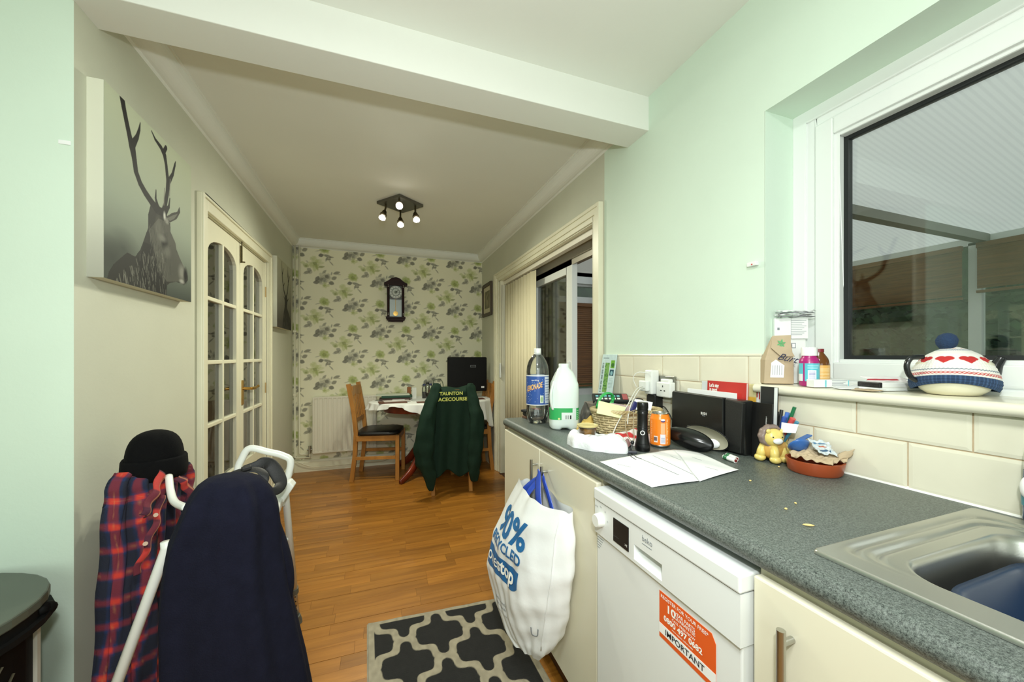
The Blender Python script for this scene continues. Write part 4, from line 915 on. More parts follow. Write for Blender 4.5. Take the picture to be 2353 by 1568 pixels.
# rug
a0 = Vector((-0.053, 1.780, 0)); ex = Vector((0.632, -0.030, 0)); ey = Vector((0.03, -0.98, 0)); nu, nv = 230, 340
cv = Cv(nu, nv, C(20, 20, 20)); U = np.linspace(0, 0.633, nu)[None, :]; V = np.linspace(0, 0.98, nv)[:, None]
Px, Py = 0.288, 0.270; p = (U-0.293)/(Px/2)+0*V; q = (V-0.148)/(Py/2)+0*U
A = 0.13; Uf = p+q-A*np.sin(2*PI*(p-q)/2*2); Vf = p-q-A*np.sin(2*PI*(p+q)/2*2)
def dodd(F): return np.abs(((F-1+1) % 2)-1)
dd = np.minimum(dodd(Uf), dodd(Vf)); mask = np.clip((0.19-dd)/0.03, 0, 1)
bord = ((U < 0.028) | (U > 0.605) | (V < 0.026) | (V > 0.95)).astype(float)+0*V
mask = np.maximum(mask, bord); cre = np.array(C(150, 142, 122)[:3]); blk = np.array(C(24, 24, 23)[:3])
cv.a = blk+(cre-blk)*mask[..., None]; cv.noise(.18, 60)
rib = 1-0.25*(np.sin(np.arange(nv)*2.2) > 0.6)[:, None, None]*(1-mask[..., None]); cv.a = cv.a*rib
P = plane_pts(a0+Vector((0, 0, 0.007)), ex, ey, nu, nv); P[:, :, 2] += 0.0012*mask+0.002*np.maximum(0, wob(P[:, :, 0]*6, P[:, :, 1]*6))
edge = (np.minimum(np.minimum(U, 0.633-U)+0*V, np.minimum(V, 0.98-V)+0*U) < 0.004); P[:, :, 2] = np.where(edge, 0.001, P[:, :, 2])
tag(sheet('rug', P, cv, mat('woven_rug', C(255, 255, 255), 0.95, attr=True, bump=0.4, bscale=400), flip=True), 'black flatwoven rug with cream trellis pattern on the wooden floor', 'rug')

# stove in the corner
st = thing('stove_heater', 'black bow-fronted heater with lattice glass, cut off at the left edge', 'heater', (-1.12, 1.18, 0))
M_iron = mat('stove_black', C(12, 12, 12), 0.6, spec=0.15)
def bow(s_, n=40, cx=-1.12, cy=1.19, rx=0.352, ry=0.238, e=2.25):
    out = []
    for i in range(n):
        a = 2*PI*i/n; c, q_ = math.cos(a), math.sin(a); k_ = (abs(c)**e+abs(q_)**e)**(-1/e); out.append((cx+rx*s_*c*k_, cy+ry*s_*q_*k_))
    return out
build('top', MB().prism(bow(1.0), 'z', 0.590, 0.615), mat('stove_top', C(74, 80, 70), 0.35), st, world=True, bevel=0.004, label='grey-green top plate')
build('moulding', MB().prism(bow(0.985), 'z', 0.545, 0.590).prism(bow(1.02), 'z', 0.552, 0.566), M_iron, st, world=True)
build('body', MB().prism(bow(0.93), 'z', 0.03, 0.546), M_iron, st, world=True)
build('base', MB().prism(bow(1.0), 'z', 0.0, 0.04), M_iron, st, world=True)
build('door_trim', MB().bar((-0.800, 1.262, 0.06), (-0.800, 1.262, 0.54), 0.010, 0.010), mat('satin_trim', C(196, 194, 180), 0.5, 0.1), st, world=True, label='polished door edge strip')
def bowp(a_, k=0.945):
    c, q_ = math.cos(a_), math.sin(a_); kk = (abs(c)**2.25+abs(q_)**2.25)**(-1/2.25); return (-1.12+0.352*k*c*kk, 1.19+0.238*k*q_*kk)
for i in range(-5, 12):
    for s_ in (1, -1):
        pts = []
        for k_ in range(13):
            a_ = -1.9+i*0.22+s_*k_*0.11; z_ = 0.10+k_*0.034
            if -1.9 < a_ < 0.05: p_ = bowp(a_); pts.append((p_[0], p_[1], z_))
        if len(pts) > 1: build('lattice_bar', MB().tube(pts, 0.0026, 5), mat('lattice_lead', C(84, 78, 62), 0.4, 0.5), st, world=True)
build('knob', MB().ball((-0.790, 1.27, 0.565), 0.022, 10, 8, 1, 1, .8).tube([(-0.81, 1.26, 0.55), (-0.775, 1.245, 0.585)], [0.02, 0.012], 8), M_iron, st, world=True, smooth=True)
None and tag(build('batten', MB().box(-1.3, -0.900, 1.428, 1.4495, 0.592, 0.6), M_iron), 'thin black strip along the green wall behind the heater', 'strip')

# perching stool
M_tube = mat('white_tube', C(226, 228, 222), 0.3)
sl = thing('perching_stool', 'white tubular perching stool standing against the left wall', 'stool', (-0.52, 1.45, 0))
YF = 1.63
f0 = at_y(545, 1090, YF); f1 = at_y(560, 1032, YF); f2 = at_y(668, 1050, YF); f3 = at_y(650, 1150, YF)
def arm_loop(nm, dy):
    D = Vector((0, dy, 0)); a = [f0+Vector((-0.01, 0, -0.18)), f0, f1+Vector((-0.005, 0, -0.035)), f1+Vector((0.02, 0, 0.0)), f1.lerp(f2, .5)+Vector((0, 0, 0.004)), f2+Vector((-0.025, 0, 0.006)), f2+Vector((0.0, 0, -0.025)), f3+Vector((0.003, 0, 0.03)), f3+Vector((-0.006, 0, -0.02))]
    return build(nm, MB().tube([Vector(p)+D for p in catmull(a, 5)], 0.0125, 12), M_tube, sl, world=True, smooth=True)
arm_loop('arm_loop', 0)
zs = 0.665
build('seat', MB().prism([(-0.52, 1.24), (-0.40, 1.20), (-0.335, 1.24), (-0.318, 1.42), (-0.335, 1.60), (-0.40, 1.65), (-0.60, 1.64), (-0.57, 1.42)], 'z', zs-0.012, zs+0.022), M_tube, sl, world=True, bevel=0.009, seg=3)
build('seat_bracket', MB().prism([(-0.40, zs-0.01), (-0.33, zs), (-0.295, zs+0.055), (-0.31, zs+0.075), (-0.36, zs+0.06)], 'y', 1.55, 1.60), M_tube, sl, world=True, bevel=0.004)
M_ferr = mat('grey_rubber', C(96, 98, 88), 0.7)
for (top_, foot) in (((-0.338, 1.63, 0.665), at_z(684, 1432, 0.0)), ((-0.345, 1.19, 0.665), Vector((-0.31, 0.93, 0))), ((-0.66, 1.60, 0.665), Vector((-0.745, 1.88, 0))), ((-0.547, 1.27, 0.674), Vector((-0.715, 1.139, 0)))):
    top_ = Vector(top_); foot = Vector(foot); mid = top_.lerp(foot, 0.70 if top_.x > -0.5 else 0.82)
    lg = build('leg', MB().tube([top_+Vector((0, 0, 0.02)), top_, mid], 0.0125, 12), M_tube, sl, world=True, smooth=True)
    build('collar', MB().tube([mid.lerp(foot, -0.03), mid.lerp(foot, 0.10)], 0.0155, 12), M_ferr, lg, world=True, smooth='auto')
    build('leg_extension', MB().tube([mid, foot+Vector((0, 0, 0.02))], 0.0095, 10), M_chrome, lg, world=True, smooth=True)
    u_ = (foot-mid).normalized()
    for k_ in range(4): c_ = mid.lerp(foot, 0.2+0.13*k_); build('pin_hole', MB().ball(c_+Vector((0.002, -0.0085, 0)), 0.003, 6, 4), M_black, lg, world=True)
    build('ferrule', MB().tube([foot+Vector((0, 0, 0.001)), foot+Vector((0, 0, 0.012))-u_*0.0, foot-u_*0.05], [0.019, 0.018, 0.0135], 14), M_ferr, lg, world=True, smooth='auto')
build('cross_bar', MB().tube([(-0.343, 1.70, 0.47), (-0.40, 1.70, 0.46), (-0.70, 1.70, 0.46)], 0.008, 8), M_tube, sl, world=True, smooth=True)
bk = [(-0.735, 1.475, 0.55), (-0.74, 1.475, 0.78), (-0.74, 1.50, 0.815), (-0.74, 1.54, 0.825), (-0.74, 1.58, 0.815), (-0.74, 1.60, 0.78), (-0.735, 1.60, 0.55)]
build('backrest', MB().tube([Vector(p) for p in catmull(bk, 5)], 0.0125, 12), M_tube, sl, world=True, smooth=True)
build('front_arm_rail', MB().tube([Vector(p) for p in catmull([at_y(388, 1095, 1.42), at_y(392, 1130, 1.36), at_y(402, 1155, 1.30), at_y(430, 1168, 1.22)], 5)], 0.0095, 10), M_tube, sl, world=True, smooth=True)

# navy coat over the near arm
rows = [(1096, 500, 530), (1098, 478, 552), (1103, 458, 574), (1112, 443, 594), (1128, 429, 608), (1147, 416, 620), (1186, 397, 638), (1234, 374, 650), (1280, 364, 657), (1324, 357, 664), (1383, 352, 673), (1482, 353, 693), (1568, 352, 712), (1700, 350, 735), (1860, 352, 752)]
n = 72; YC = 1.15; vs = []; K = len(rows)
rowsi = []
for a, b in zip(rows[:-1], rows[1:]):
    for t_ in (0, .34, .67): rowsi.append(tuple(a[k_]+(b[k_]-a[k_])*t_ for k_ in range(3)))
rowsi.append(rows[-1]); K = len(rowsi)
for i, (py, pl, pr_) in enumerate(rowsi):
    L_ = at_y(pl+5, py, YC-0.02); R_ = at_y(pr_-2-16*min(1, max(0, (py-1150)/120)), py, YC-0.02); cx = (L_.x+R_.x)/2; hw = (R_.x-L_.x)/2; z = (L_.z+R_.z)/2; g = i/(K-1); hd = 0.016+0.055*min(1, (i/10))**0.6*min(1, hw/0.1)
    hd = min(hd, hw*1.1)+0.03*g
    for j in range(n):
        a = 2*PI*j/n; fd = 1+(0.08*math.sin(5*a+0.6)+0.06*math.sin(9*a+2+g*2)+0.03*math.sin(14*a+g*3))*min(1, g*2.6)
        c, s_ = math.cos(a), math.sin(a); kx = 1 if abs(c) > .97 else fd
        vs.append((cx+hw*c*(1+(fd-1)*0.5), YC+hd*s_*fd*1.1, z))
mb = MB(); mb.add(vs, [(i*n+j, i*n+(j+1) % n, (i+1)*n+(j+1) % n, (i+1)*n+j) for i in range(K-1) for j in range(n)]+[tuple(range(n))])
M_navy = mat('navy_fleece', C(20, 21, 36), 0.95, var=0.15, vscale=30, bump=0.3, bscale=300, spec=0.15)
ct = thing('coat', 'dark navy fleece coat draped over the near arm of the white stool', 'coat', (-0.35, YC, 0.3))
build('body', mb, M_navy, ct, world=True, smooth=True)
c = catmull([at_y(606, 1170, 1.16), at_y(618, 1230, 1.17), at_y(632, 1300, 1.18), at_y(640, 1350, 1.18), at_y(642, 1400, 1.17), at_y(650, 1480, 1.15), at_y(664, 1600, 1.13)], 5)
build('sleeve', MB().tube([Vector(p) for p in c], [0.02+0.022*math.sin(PI*min(1, i/22)) for i in range(len(c))], 14), M_navy, ct, world=True, smooth=True)

# black strap
M_strap = mat('black_webbing', C(24, 24, 26), 0.6, bump=0.2, bscale=300)
sb = thing('harness_strap', 'black padded strap looped over the white stool arm', 'strap', at_y(590, 1100, 1.5))
c = [Vector(p) for p in catmull([at_y(515, 1104, 1.42), at_y(540, 1088, 1.43), at_y(572, 1080, 1.44), at_y(596, 1082, 1.44), at_y(608, 1094, 1.43), at_y(604, 1112, 1.42), at_y(592, 1124, 1.41)], 6)]
build('band', MB().tube(c, 0.013, 12, squash=0.22, up=(0.2, -0.5, 1)), M_strap, sb, world=True, smooth=True)
c = [Vector(p) for p in catmull([at_y(560, 1078, 1.47), at_y(590, 1070, 1.48), at_y(606, 1064, 1.49), at_y(622, 1070, 1.50), at_y(637, 1090, 1.49), at_y(645, 1112, 1.47), at_y(634, 1128, 1.44), at_y(612, 1130, 1.42)], 6)]
build('band', MB().tube(c, [0.010+0.012*math.sin(PI*i/(len(c)-1)) for i in range(len(c))], 12, squash=0.22, up=(0.5, -1, 0.3)), M_strap, sb, world=True, smooth=True)
build('buckle', MB().bar(at_y(555, 1079, 1.43), at_y(578, 1073, 1.44), 0.022, 0.012), M_strap, sb, world=True, bevel=0.003)

# plaid shirt on the backrest and beanie on top
XS = -0.70
rows = [(1085, 300, 405), (1100, 288, 432), (1125, 280, 438), (1160, 275, 435), (1220, 271, 430), (1300, 266, 425), (1380, 261, 420), (1480, 257, 418), (1568, 254, 416), (1660, 252, 414), (1760, 255, 410)]
rowsi = []
for a, b in zip(rows[:-1], rows[1:]):
    for t_ in np.linspace(0, 1, 14, endpoint=False): rowsi.append(tuple(a[k_]+(b[k_]-a[k_])*t_ for k_ in range(3)))
rowsi.append(rows[-1]); nv = len(rowsi); nu = 180; P = np.zeros((nv, nu, 3)); S_ = np.zeros((nv, nu))
for i, (py, pl, pr_) in enumerate(rowsi):
    A_ = at_x(pl, py, XS-0.01); B_ = at_x(pr_, py, XS+0.02); g = i/(nv-1)
    for j in range(nu):
        a = PI*1.16*(j/(nu-1))-PI*0.08; c = -math.cos(a); s_ = math.sin(a); e = 0.85
        yc = (A_.y+B_.y)/2; hy = (B_.y-A_.y)/2; z = A_.z+(B_.z-A_.z)*(j/(nu-1))*0.3
        f = 0.018*math.sin(j*0.13+g*1.5)+0.010*math.sin(j*0.31-g*5+1)+0.005*math.sin(j*.7+g*9)
        P[i, j] = (min(max(XS-0.045+(0.085+0.02*g)*max(0, s_)**0.7+f*min(1, g*5+.35)*max(0, s_)**.5, XL+0.026), -0.585), yc+hy*c*1.0+0.004*math.sin(g*30), z)
d = np.cumsum(np.linalg.norm(np.diff(P, axis=1, prepend=P[:, :1]), axis=2), axis=1); Zs = P[:, :, 2]
def band(v, per_, c0, w): return np.clip((w-np.abs(((v-c0) % per_)-per_/2))/0.003, 0, 1)
cv = Cv(nu, nv, C(22, 42, 84)); dd = d+0.012*np.sin(Zs*9); zz_ = Zs+0.010*np.sin(d*22)
def lay(col, m, a): global cv; cv.a += (np.array(col[:3])-cv.a)*(m*a)[..., None]
lay(C(20, 22, 34), band(dd, .068, .034, .018), .8); lay(C(20, 22, 34), band(zz_, .068, .034, .020), .6)
rv = band(dd, .068, 0.0, .012); rh = band(zz_, .068, 0.0, .010)
lay(C(124, 34, 42), rv, .66); lay(C(134, 36, 42), rh, .5); lay(C(192, 52, 40), rv*rh, .95)
lay(C(206, 150, 90), band(dd, .068, 0.0, .0014), .5); lay(C(206, 150, 90), band(zz_, .068, 0.0, .0012), .45)
pl_ = thing('plaid_shirt', 'red and navy plaid shirt hanging on the left wall side of the white stool', 'shirt', (XS, 1.55, 0.5))
sheet('body', P, cv, mat('plaid_flannel', C(255, 255, 255), 0.9, attr=True, bump=0.2, bscale=250), pl_, world=True, solid=0.004)
# collar and placket folds
def cloth_strip(name, pts, w0, w1, seed):
    c = [Vector(p) for p in catmull(pts, 10)]; k = len(c); m_ = 9; P = np.zeros((k, m_, 3)); cvs = Cv(m_, k, C(96, 30, 44))
    for i, p in enumerate(c):
        t_ = (c[min(i+1, k-1)]-c[max(i-1, 0)]).normalized(); sd = t_.cross(Vector((1, 0, 0))).normalized(); w = w0+(w1-w0)*i/(k-1)
        for j in range(m_): s_ = j/(m_-1)*2-1; q_ = p+sd*(w*s_)+Vector((0.012*(1-s_*s_)+0.004*math.sin(i*.5+seed), 0, 0)); P[i, j] = q_
        z = p.z; 
        if ((z+seed*.013) % .082) < .026: cvs.a[i, :] = C(170, 46, 40)[:3]
        elif ((z+seed*.013) % .082) < .05: cvs.a[i, :] = C(70, 24, 44)[:3]
    cvs.a[:, m_//2] = C(170, 110, 80)[:3]
    sheet(name, P, cvs, MATS['plaid_flannel'], pl_, world=True, solid=0.003)
cloth_strip('collar', [at_x(366, 1092, -.635), at_x(357, 1125, -.612), at_x(340, 1158, -.610), at_x(326, 1188, -.612)], .018, .014, 1)
cloth_strip('collar', [at_x(405, 1096, -.62), at_x(420, 1108, -.605), at_x(432, 1128, -.60), at_x(436, 1150, -.60)], .018, .016, 4)
cloth_strip('placket', [at_x(366, 1140, -.612), at_x(358, 1185, -.606), at_x(342, 1235, -.604), at_x(322, 1285, -.608), at_x(306, 1322, -.622)], .013, .009, 7)
for (x, y) in ((358, 1184), (334, 1250)):
    build('button', MB().tube([at_x(x, y, -.594), at_x(x, y, -.589)], 0.0055, 10), mat('button_tan', C(170, 140, 110), 0.4), pl_, world=True)
hat = thing('beanie_hat', 'black knitted beanie hat resting on top of the plaid shirt', 'hat', (-0.665, 1.47, 0.83))
M_knit = mat('black_knit', C(9, 9, 10), 0.95, bump=0.35, bscale=350, spec=0.15)
def lump(prof, n, c, sx, sy, amp, seed):
    vs = []
    for i, (r, z) in enumerate(prof):
        for j in range(n):
            a = 2*PI*j/n; w = 1+amp*math.sin(3*a+seed+i*.2)+amp*.6*math.sin(7*a+i*.5+seed*2); vs.append((c[0]+r*w*math.cos(a)*sx, c[1]+r*w*math.sin(a)*sy, c[2]+z))
    k = len(prof); return vs, [(i*n+j, i*n+(j+1) % n, (i+1)*n+(j+1) % n, (i+1)*n+j) for i in range(k-1) for j in range(n)]
cH = at_x(356, 1092, -0.690)
v_, f_ = lump([(0.098, 0.0), (0.104, 0.02), (0.103, 0.055), (0.098, 0.09), (0.085, 0.118), (0.062, 0.137), (0.03, 0.146), (0.001, 0.148)], 40, cH, 0.70, 0.76, 0.035, 1)
build('crown', MB().add(v_, f_), M_knit, hat, world=True, smooth=True, subsurf=1)
v_, f_ = lump([(0.103, -0.006), (0.112, -0.003), (0.116, 0.02), (0.113, 0.055), (0.108, 0.062), (0.100, 0.060)], 40, cH, 0.70, 0.77, 0.03, 1.1)
build('cuff', MB().add(v_, f_), M_knit, hat, world=True, smooth=True)
tag(build('wall_sticker', MB().box(-0.872, -0.845, 1.4475, 1.4497, 1.812, 1.824), M_paper, bevel=0.001), 'small white sticker on the pale green wall at the left', 'sticker')
t = thing('door_sensor', 'small white magnetic sensor on the green wall left of the window', 'sensor', (XR, 0.88, 1.5))
build('sensor_body', MB().box(XR-0.014, XR-0.0004, 0.872, 0.905, 1.495, 1.509), M_upvc, t, world=True, bevel=0.002)
build('sensor_led', MB().box(XR-0.0155, XR-0.0138, 0.884, 0.888, 1.498, 1.502), mat('led_red', C(190, 60, 50), 0.5), t, world=True)
# ================================================================== KITCHEN UNITS
M_lam = bpy.data.materials.new('worktop_laminate'); M_lam.use_nodes = True; nt = M_lam.node_tree; b_ = nt.nodes['Principled BSDF']
tc = nt.nodes.new('ShaderNodeTexCoord'); n1 = nt.nodes.new('ShaderNodeTexNoise'); n1.inputs['Scale'].default_value = 900; n1.inputs['Detail'].default_value = 2; n2 = nt.nodes.new('ShaderNodeTexNoise'); n2.inputs['Scale'].default_value = 330; n2.inputs['Detail'].default_value = 3
r1 = nt.nodes.new('ShaderNodeValToRGB'); r1.color_ramp.elements[0].position = 0.36; r1.color_ramp.elements[1].position = 0.66; r1.color_ramp.elements[0].color = C(46, 52, 50); r1.color_ramp.elements[1].color = C(118, 126, 120)
av = nt.nodes.new('ShaderNodeMath'); av.operation = 'ADD'; hv = nt.nodes.new('ShaderNodeMath'); hv.operation = 'MULTIPLY'; hv.inputs[1].default_value = 0.5
nt.links.new(tc.outputs['Object'], n1.inputs[0]); nt.links.new(tc.outputs['Object'], n2.inputs[0]); nt.links.new(n1.outputs['Fac'], av.inputs[0]); nt.links.new(n2.outputs['Fac'], av.inputs[1]); nt.links.new(av.outputs[0], hv.inputs[0]); nt.links.new(hv.outputs[0], r1.inputs[0]); nt.links.new(r1.outputs[0], b_.inputs['Base Color'])
b_.inputs['Roughness'].default_value = 0.42
WZ = 0.89
def nose(x0, x1, zt=WZ, zb=0.851, r=0.019):
    return [(x1, zb), (x0+r, zb)]+[(x0+r-r*math.sin(PI*i/10), (zt+zb)/2-(zt-zb)/2*math.cos(PI*i/10)) for i in range(1, 10)]+[(x0+r, zt), (x1, zt)]
wt = MB().prism(nose(0.577, 1.164), 'y', 0.372, 1.752)
wt.prism(nose(0.577, 0.668), 'y', -0.9, 0.372).box(1.095, 1.164, -0.9, 0.372, 0.851, WZ).box(0.668, 1.095, -0.9, -0.25, 0.851, WZ)
tag(build('worktop', wt, M_lam, smooth='auto'), 'dark grey speckled laminate worktop along the right wall', 'worktop')
M_unit = mat('cream_door', C(224, 219, 197), 0.32, var=0.02, vscale=3)
M_carc = mat('cream_carcass', C(206, 200, 176), 0.6)
M_plinth = wood_mat('brown_plinth', C(58, 34, 20), C(84, 50, 28), (3, 10, 10), 0.5)
def bar_handle(y, z1, z0, x, par):
    h = build('handle', MB().tube([(x, y, z0), (x, y, z1)], 0.0062, 14), M_chrome, par, world=True, smooth='auto')
    for z in (z1-0.020, z0+0.020): build('standoff', MB().tube([(x, y, z), (0.5985, y, z)], 0.0048, 10), M_chrome, h, world=True, smooth='auto')
def cabinet(lab, y0, y1, doors, hs, grp='cream base cabinets'):
    t = thing('base_cabinet', lab, 'cabinet', (0.88, (y0+y1)/2, 0), 0, grp)
    build('carcass', MB().box(0.602, 1.16, y0, y0+0.018, 0.125, 0.8495).box(0.602, 1.16, y1-0.018, y1, 0.125, 0.8495).box(0.602, 1.15, y0+0.018, y1-0.018, 0.125, 0.145).box(0.602, 0.62, y0+0.018, y1-0.018, 0.83, 0.8495).box(1.14, 1.16, y0+0.018, y1-0.018, 0.145, 0.83), M_carc, t, world=True)
    build('plinth', MB().box(0.640, 0.655, y0, y1, 0.0, 0.124), M_plinth, t, world=True)
    for (a, b), hy in zip(doors, hs):
        d = build('door', MB().box(0.582, 0.5995, a+0.0015, b-0.0015, 0.130, 0.838), M_unit, t, world=True, bevel=0.003)
        bar_handle(hy, 0.795, 0.585, 0.558, d)
cabinet('cream double base cabinet at the far end of the worktop, holding the carrier bag', 0.915, 1.745, [(0.915, 1.318), (1.318, 1.745)], [1.246, 1.342])
cabinet('cream base cabinet under the sink, right of the dishwasher', -0.55, 0.447, [(-0.05, 0.447), (-0.55, -0.05)], [0.384, -0.11])

# dishwasher
M_dw = mat('appliance_white', C(226, 229, 228), 0.25)
dw = thing('dishwasher', 'white slimline dishwasher with an orange guarantee label', 'dishwasher', (0.86, 0.675, 0))
y0, y1 = 0.452, 0.897
build('cabinet_body', MB().box(0.600, 1.14, y0+0.004, y1-0.004, 0.02, 0.80), M_dw, dw, world=True)
build('lid', MB().box(0.560, 1.14, y0, y1, 0.8045, 0.8360), M_dw, dw, world=True, bevel=0.004, seg=3)
pn = MB()
ya, yb2, za, zb2 = 0.636, 0.728, 0.722, 0.757
pn.box(0.5635, 0.600, y0+0.002, y1-0.001, 0.757, 0.8025).box(0.5635, 0.600, y0+0.002, y1-0.001, 0.714, 0.722).box(0.5635, 0.600, y0+0.002, ya, 0.722, 0.757).box(0.5635, 0.600, yb2, y1-0.001, 0.722, 0.757)
cp = build('control_panel', pn, M_dw, dw, world=True)
build('grip_recess', MB().prism([(0.5640, 0.7215), (0.5925, 0.7215), (0.5925, 0.7500)], 'y', ya, yb2).box(0.592, 0.598, ya-0.001, yb2+0.001, 0.7215, 0.7575), M_dw, cp, world=True)
dd_ = build('door', MB().box(0.5700, 0.600, y0+0.004, y1-0.001, 0.09, 0.7135), M_dw, dw, world=True, bevel=0.003)
build('kick_plate', MB().box(0.612, 0.625, y0+0.01, y1-0.01, 0.0, 0.085), M_dw, dw, world=True)
build('knob', MB().tube([(0.5635, 0.866, 0.757), (0.548, 0.866, 0.757), (0.545, 0.866, 0.757)], [0.0185, 0.0175, 0.0155], 24), M_white, cp, world=True, smooth='auto')
build('display', MB().box(0.5618, 0.5636, 0.747, 0.808, 0.729, 0.787), mat('display_black', C(8, 8, 8), 0.4), cp, world=True)
FW = (0, -1, 0)
text('lettering', '- - - - -', 0.008, (0.5616, 0.806, 0.742), FW, (0, 0, 1), M_inkgrey, cp); text('lettering', '>II', 0.009, (0.5616, 0.760, 0.738), FW, (0, 0, 1), M_whiteink, cp)
text('logo', 'beko', 0.018, (0.5633, 0.699, 0.780), FW, (0, 0, 1), M_inkgrey, cp, width=0.033)
build('logo_line', MB().box(0.5630, 0.5636, 0.667, 0.699, 0.7725, 0.7738), M_inkgrey, cp, world=True)
for i, (s_, yy, zz) in enumerate((('60 50', 0.893, 0.785), ('Eco', 0.870, 0.790), ('30', 0.848, 0.784), ('70', 0.838, 0.762))): text('lettering', s_, 0.006, (0.5633, yy, zz), FW, (0, 0, 1), M_inkgrey, cp)
M_or = mat('label_orange', C(222, 92, 32), 0.45); 
lb = build('guarantee_label', MB().prism([(0.650, 0.596), (0.507, 0.596), (0.507, 0.680), (0.516, 0.6945), (0.650, 0.6945)], 'x', 0.5692, 0.5701), M_or, dd_, world=True, label='orange and white guarantee label')
build('white_band', MB().box(0.5688, 0.5693, 0.507, 0.650, 0.606, 0.6265), M_paper, dd_, world=True)
def dl(s, y, z, h, w, m=M_whiteink, x=0.5690, bold=0.012): text('lettering', s, h*1.35, (x, y, z), FW, (0, 0, 1), m, dd_, bold=bold, width=w)
dl('REGISTER FOR YOUR FREE*', 0.645, 0.6830, 0.0075, 0.122); dl('10', 0.629, 0.6615, 0.0165, 0.022, bold=0.03); dl('YEAR PARTS', 0.605, 0.6705, 0.0075, 0.052); dl('GUARANTEE', 0.605, 0.6620, 0.0075, 0.052)
dl('CALL FREE NOW', 0.613, 0.6530, 0.0055, 0.060); dl('0800 497 0682', 0.636, 0.6395, 0.0115, 0.100, bold=0.03); dl('www register online today', 0.613, 0.6325, 0.0035, 0.055); dl('IMPORTANT', 0.632, 0.6110, 0.0125, 0.100, M_ink, 0.5686, 0.01)
False and build('clear_sticker', MB().box(0.5694, 0.5701, 0.858, 0.895, 0.655, 0.708), thin_glass('clear_film', (0.93, 0.93, 0.9, 1), 0.1, 0.8), dd_, world=True)
for i, w in enumerate((0.030, 0.026, 0.022, 0.018, 0.012)): build('printed_line', MB().box(0.5690, 0.5694, 0.893-w, 0.893, 0.700-i*0.007, 0.7012-i*0.007), M_inkgrey, dd_, world=True)
for i in range(2):
    yy = 0.890-i*0.05
None and text('lettering', '12 A SETTINGS', 0.0085, (0.5632, 0.896, 0.7235), (0, -1, -0.02), (0, 0, 1), M_ink, cp)

# sink
M_sink = mat('stainless_steel', C(196, 196, 190), 0.33, 0.95, bump=0.03, bscale=400)
sk = thing('sink', 'stainless steel inset sink with grooved corner and deep bowl', 'sink', (0.88, 0.08, WZ))
def rrp(x0, x1, y0, y1, r, na=10, ns=44):
    out = []; cs = ((x1-r, y1-r, 0), (x0+r, y1-r, PI/2), (x0+r, y0+r, PI), (x1-r, y0+r, 1.5*PI))
    for q_, (cx, cy, a0_) in enumerate(cs):
        for i in range(na+1): a_ = a0_+PI/2*i/na; out.append((cx+r*math.cos(a_), cy+r*math.sin(a_)))
        nx, ny, na_ = cs[(q_+1) % 4]; e_ = (nx+r*math.cos(na_), ny+r*math.sin(na_)); s_ = out[-1]
        for i in range(1, ns): out.append((s_[0]+(e_[0]-s_[0])*i/ns, s_[1]+(e_[1]-s_[1])*i/ns))
    return np.array(out)
def rrd(XX, YY, x0, x1, y0, y1, r):
    cx, cy = (x0+x1)/2, (y0+y1)/2; qx = np.abs(XX-cx)-(x1-x0)/2+r; qy = np.abs(YY-cy)-(y1-y0)/2+r
    return np.hypot(np.maximum(qx, 0), np.maximum(qy, 0))+np.minimum(np.maximum(qx, qy), 0)-r
outer = rrp(0.641, 1.117, -0.28, 0.393, 0.006); inner = rrp(0.690, 1.025, -0.21, 0.322, 0.055)
rings = []
for z, k in ((0.8905, 0.0), (0.8945, 0.0)):
    rings.append(np.column_stack([outer, np.full(len(outer), z)]))
for k in np.linspace(0.03, 1, 56):
    p = outer*(1-k)+inner*k; X_, Y_ = p[:, 0], p[:, 1]; z = np.full(len(p), 0.8975)
    for (g0, g1, ge, w) in ((0.672, 1.075, 0.374, 0.30), (0.684, 1.050, 0.350, 0.28)):
        z = z-0.0052*np.exp(-(rrd(X_, Y_, g0, g1, -0.5, ge, 0.045)/0.0062)**2)*np.clip((Y_-w)/0.02, 0, 1)*np.clip((X_-g0-0.004)/0.02, 0, 1)
    rings.append(np.column_stack([p, z]))
for (ins, z) in ((0.002, 0.8965), (0.005, 0.892), (0.007, 0.885), (0.010, 0.84), (0.013, 0.78), (0.018, 0.755), (0.030, 0.742), (0.050, 0.736), (0.10, 0.7335), (0.155, 0.7325)):
    p = rrp(0.690+ins, 1.025-ins, -0.21+ins, 0.322-ins, max(0.006, 0.055-ins*0.3 if ins < .06 else 0.01)); rings.append(np.column_stack([p, np.full(len(p), z)]))
P = np.array(rings); P = np.concatenate([P, P[:, :1]], axis=1); sheet('basin', P, None, M_sink, sk, world=True)
build('basin_floor', MB().box(0.84, 0.875, -0.06, 0.17, 0.7315, 0.7327), M_sink, sk, world=True)
build('waste', MB().lathe([(0, 0), (0.035, 0), (0.038, 0.002), (0.030, 0.003), (0, 0.001)], 20, Matrix.Translation((0.86, 0.05, 0.7300))), M_chrome, sk, world=True, smooth=True)
M_navyb = mat('navy_plastic', C(24, 44, 72), 0.35)
bl_ = thing('washing_up_bowl', 'dark blue plastic washing-up bowl sitting in the sink', 'bowl', (0.87, 0.06, 0.735))
def rrpts(x0, x1, y0, y1, r, z, n=8):
    out = []
    for (cx, cy, a0_) in ((x1-r, y1-r, 0), (x0+r, y1-r, PI/2), (x0+r, y0+r, PI), (x1-r, y0+r, 1.5*PI)):
        for i in range(n+1): a = a0_+PI/2*i/n; out.append((cx+r*math.cos(a), cy+r*math.sin(a), z))
    return out
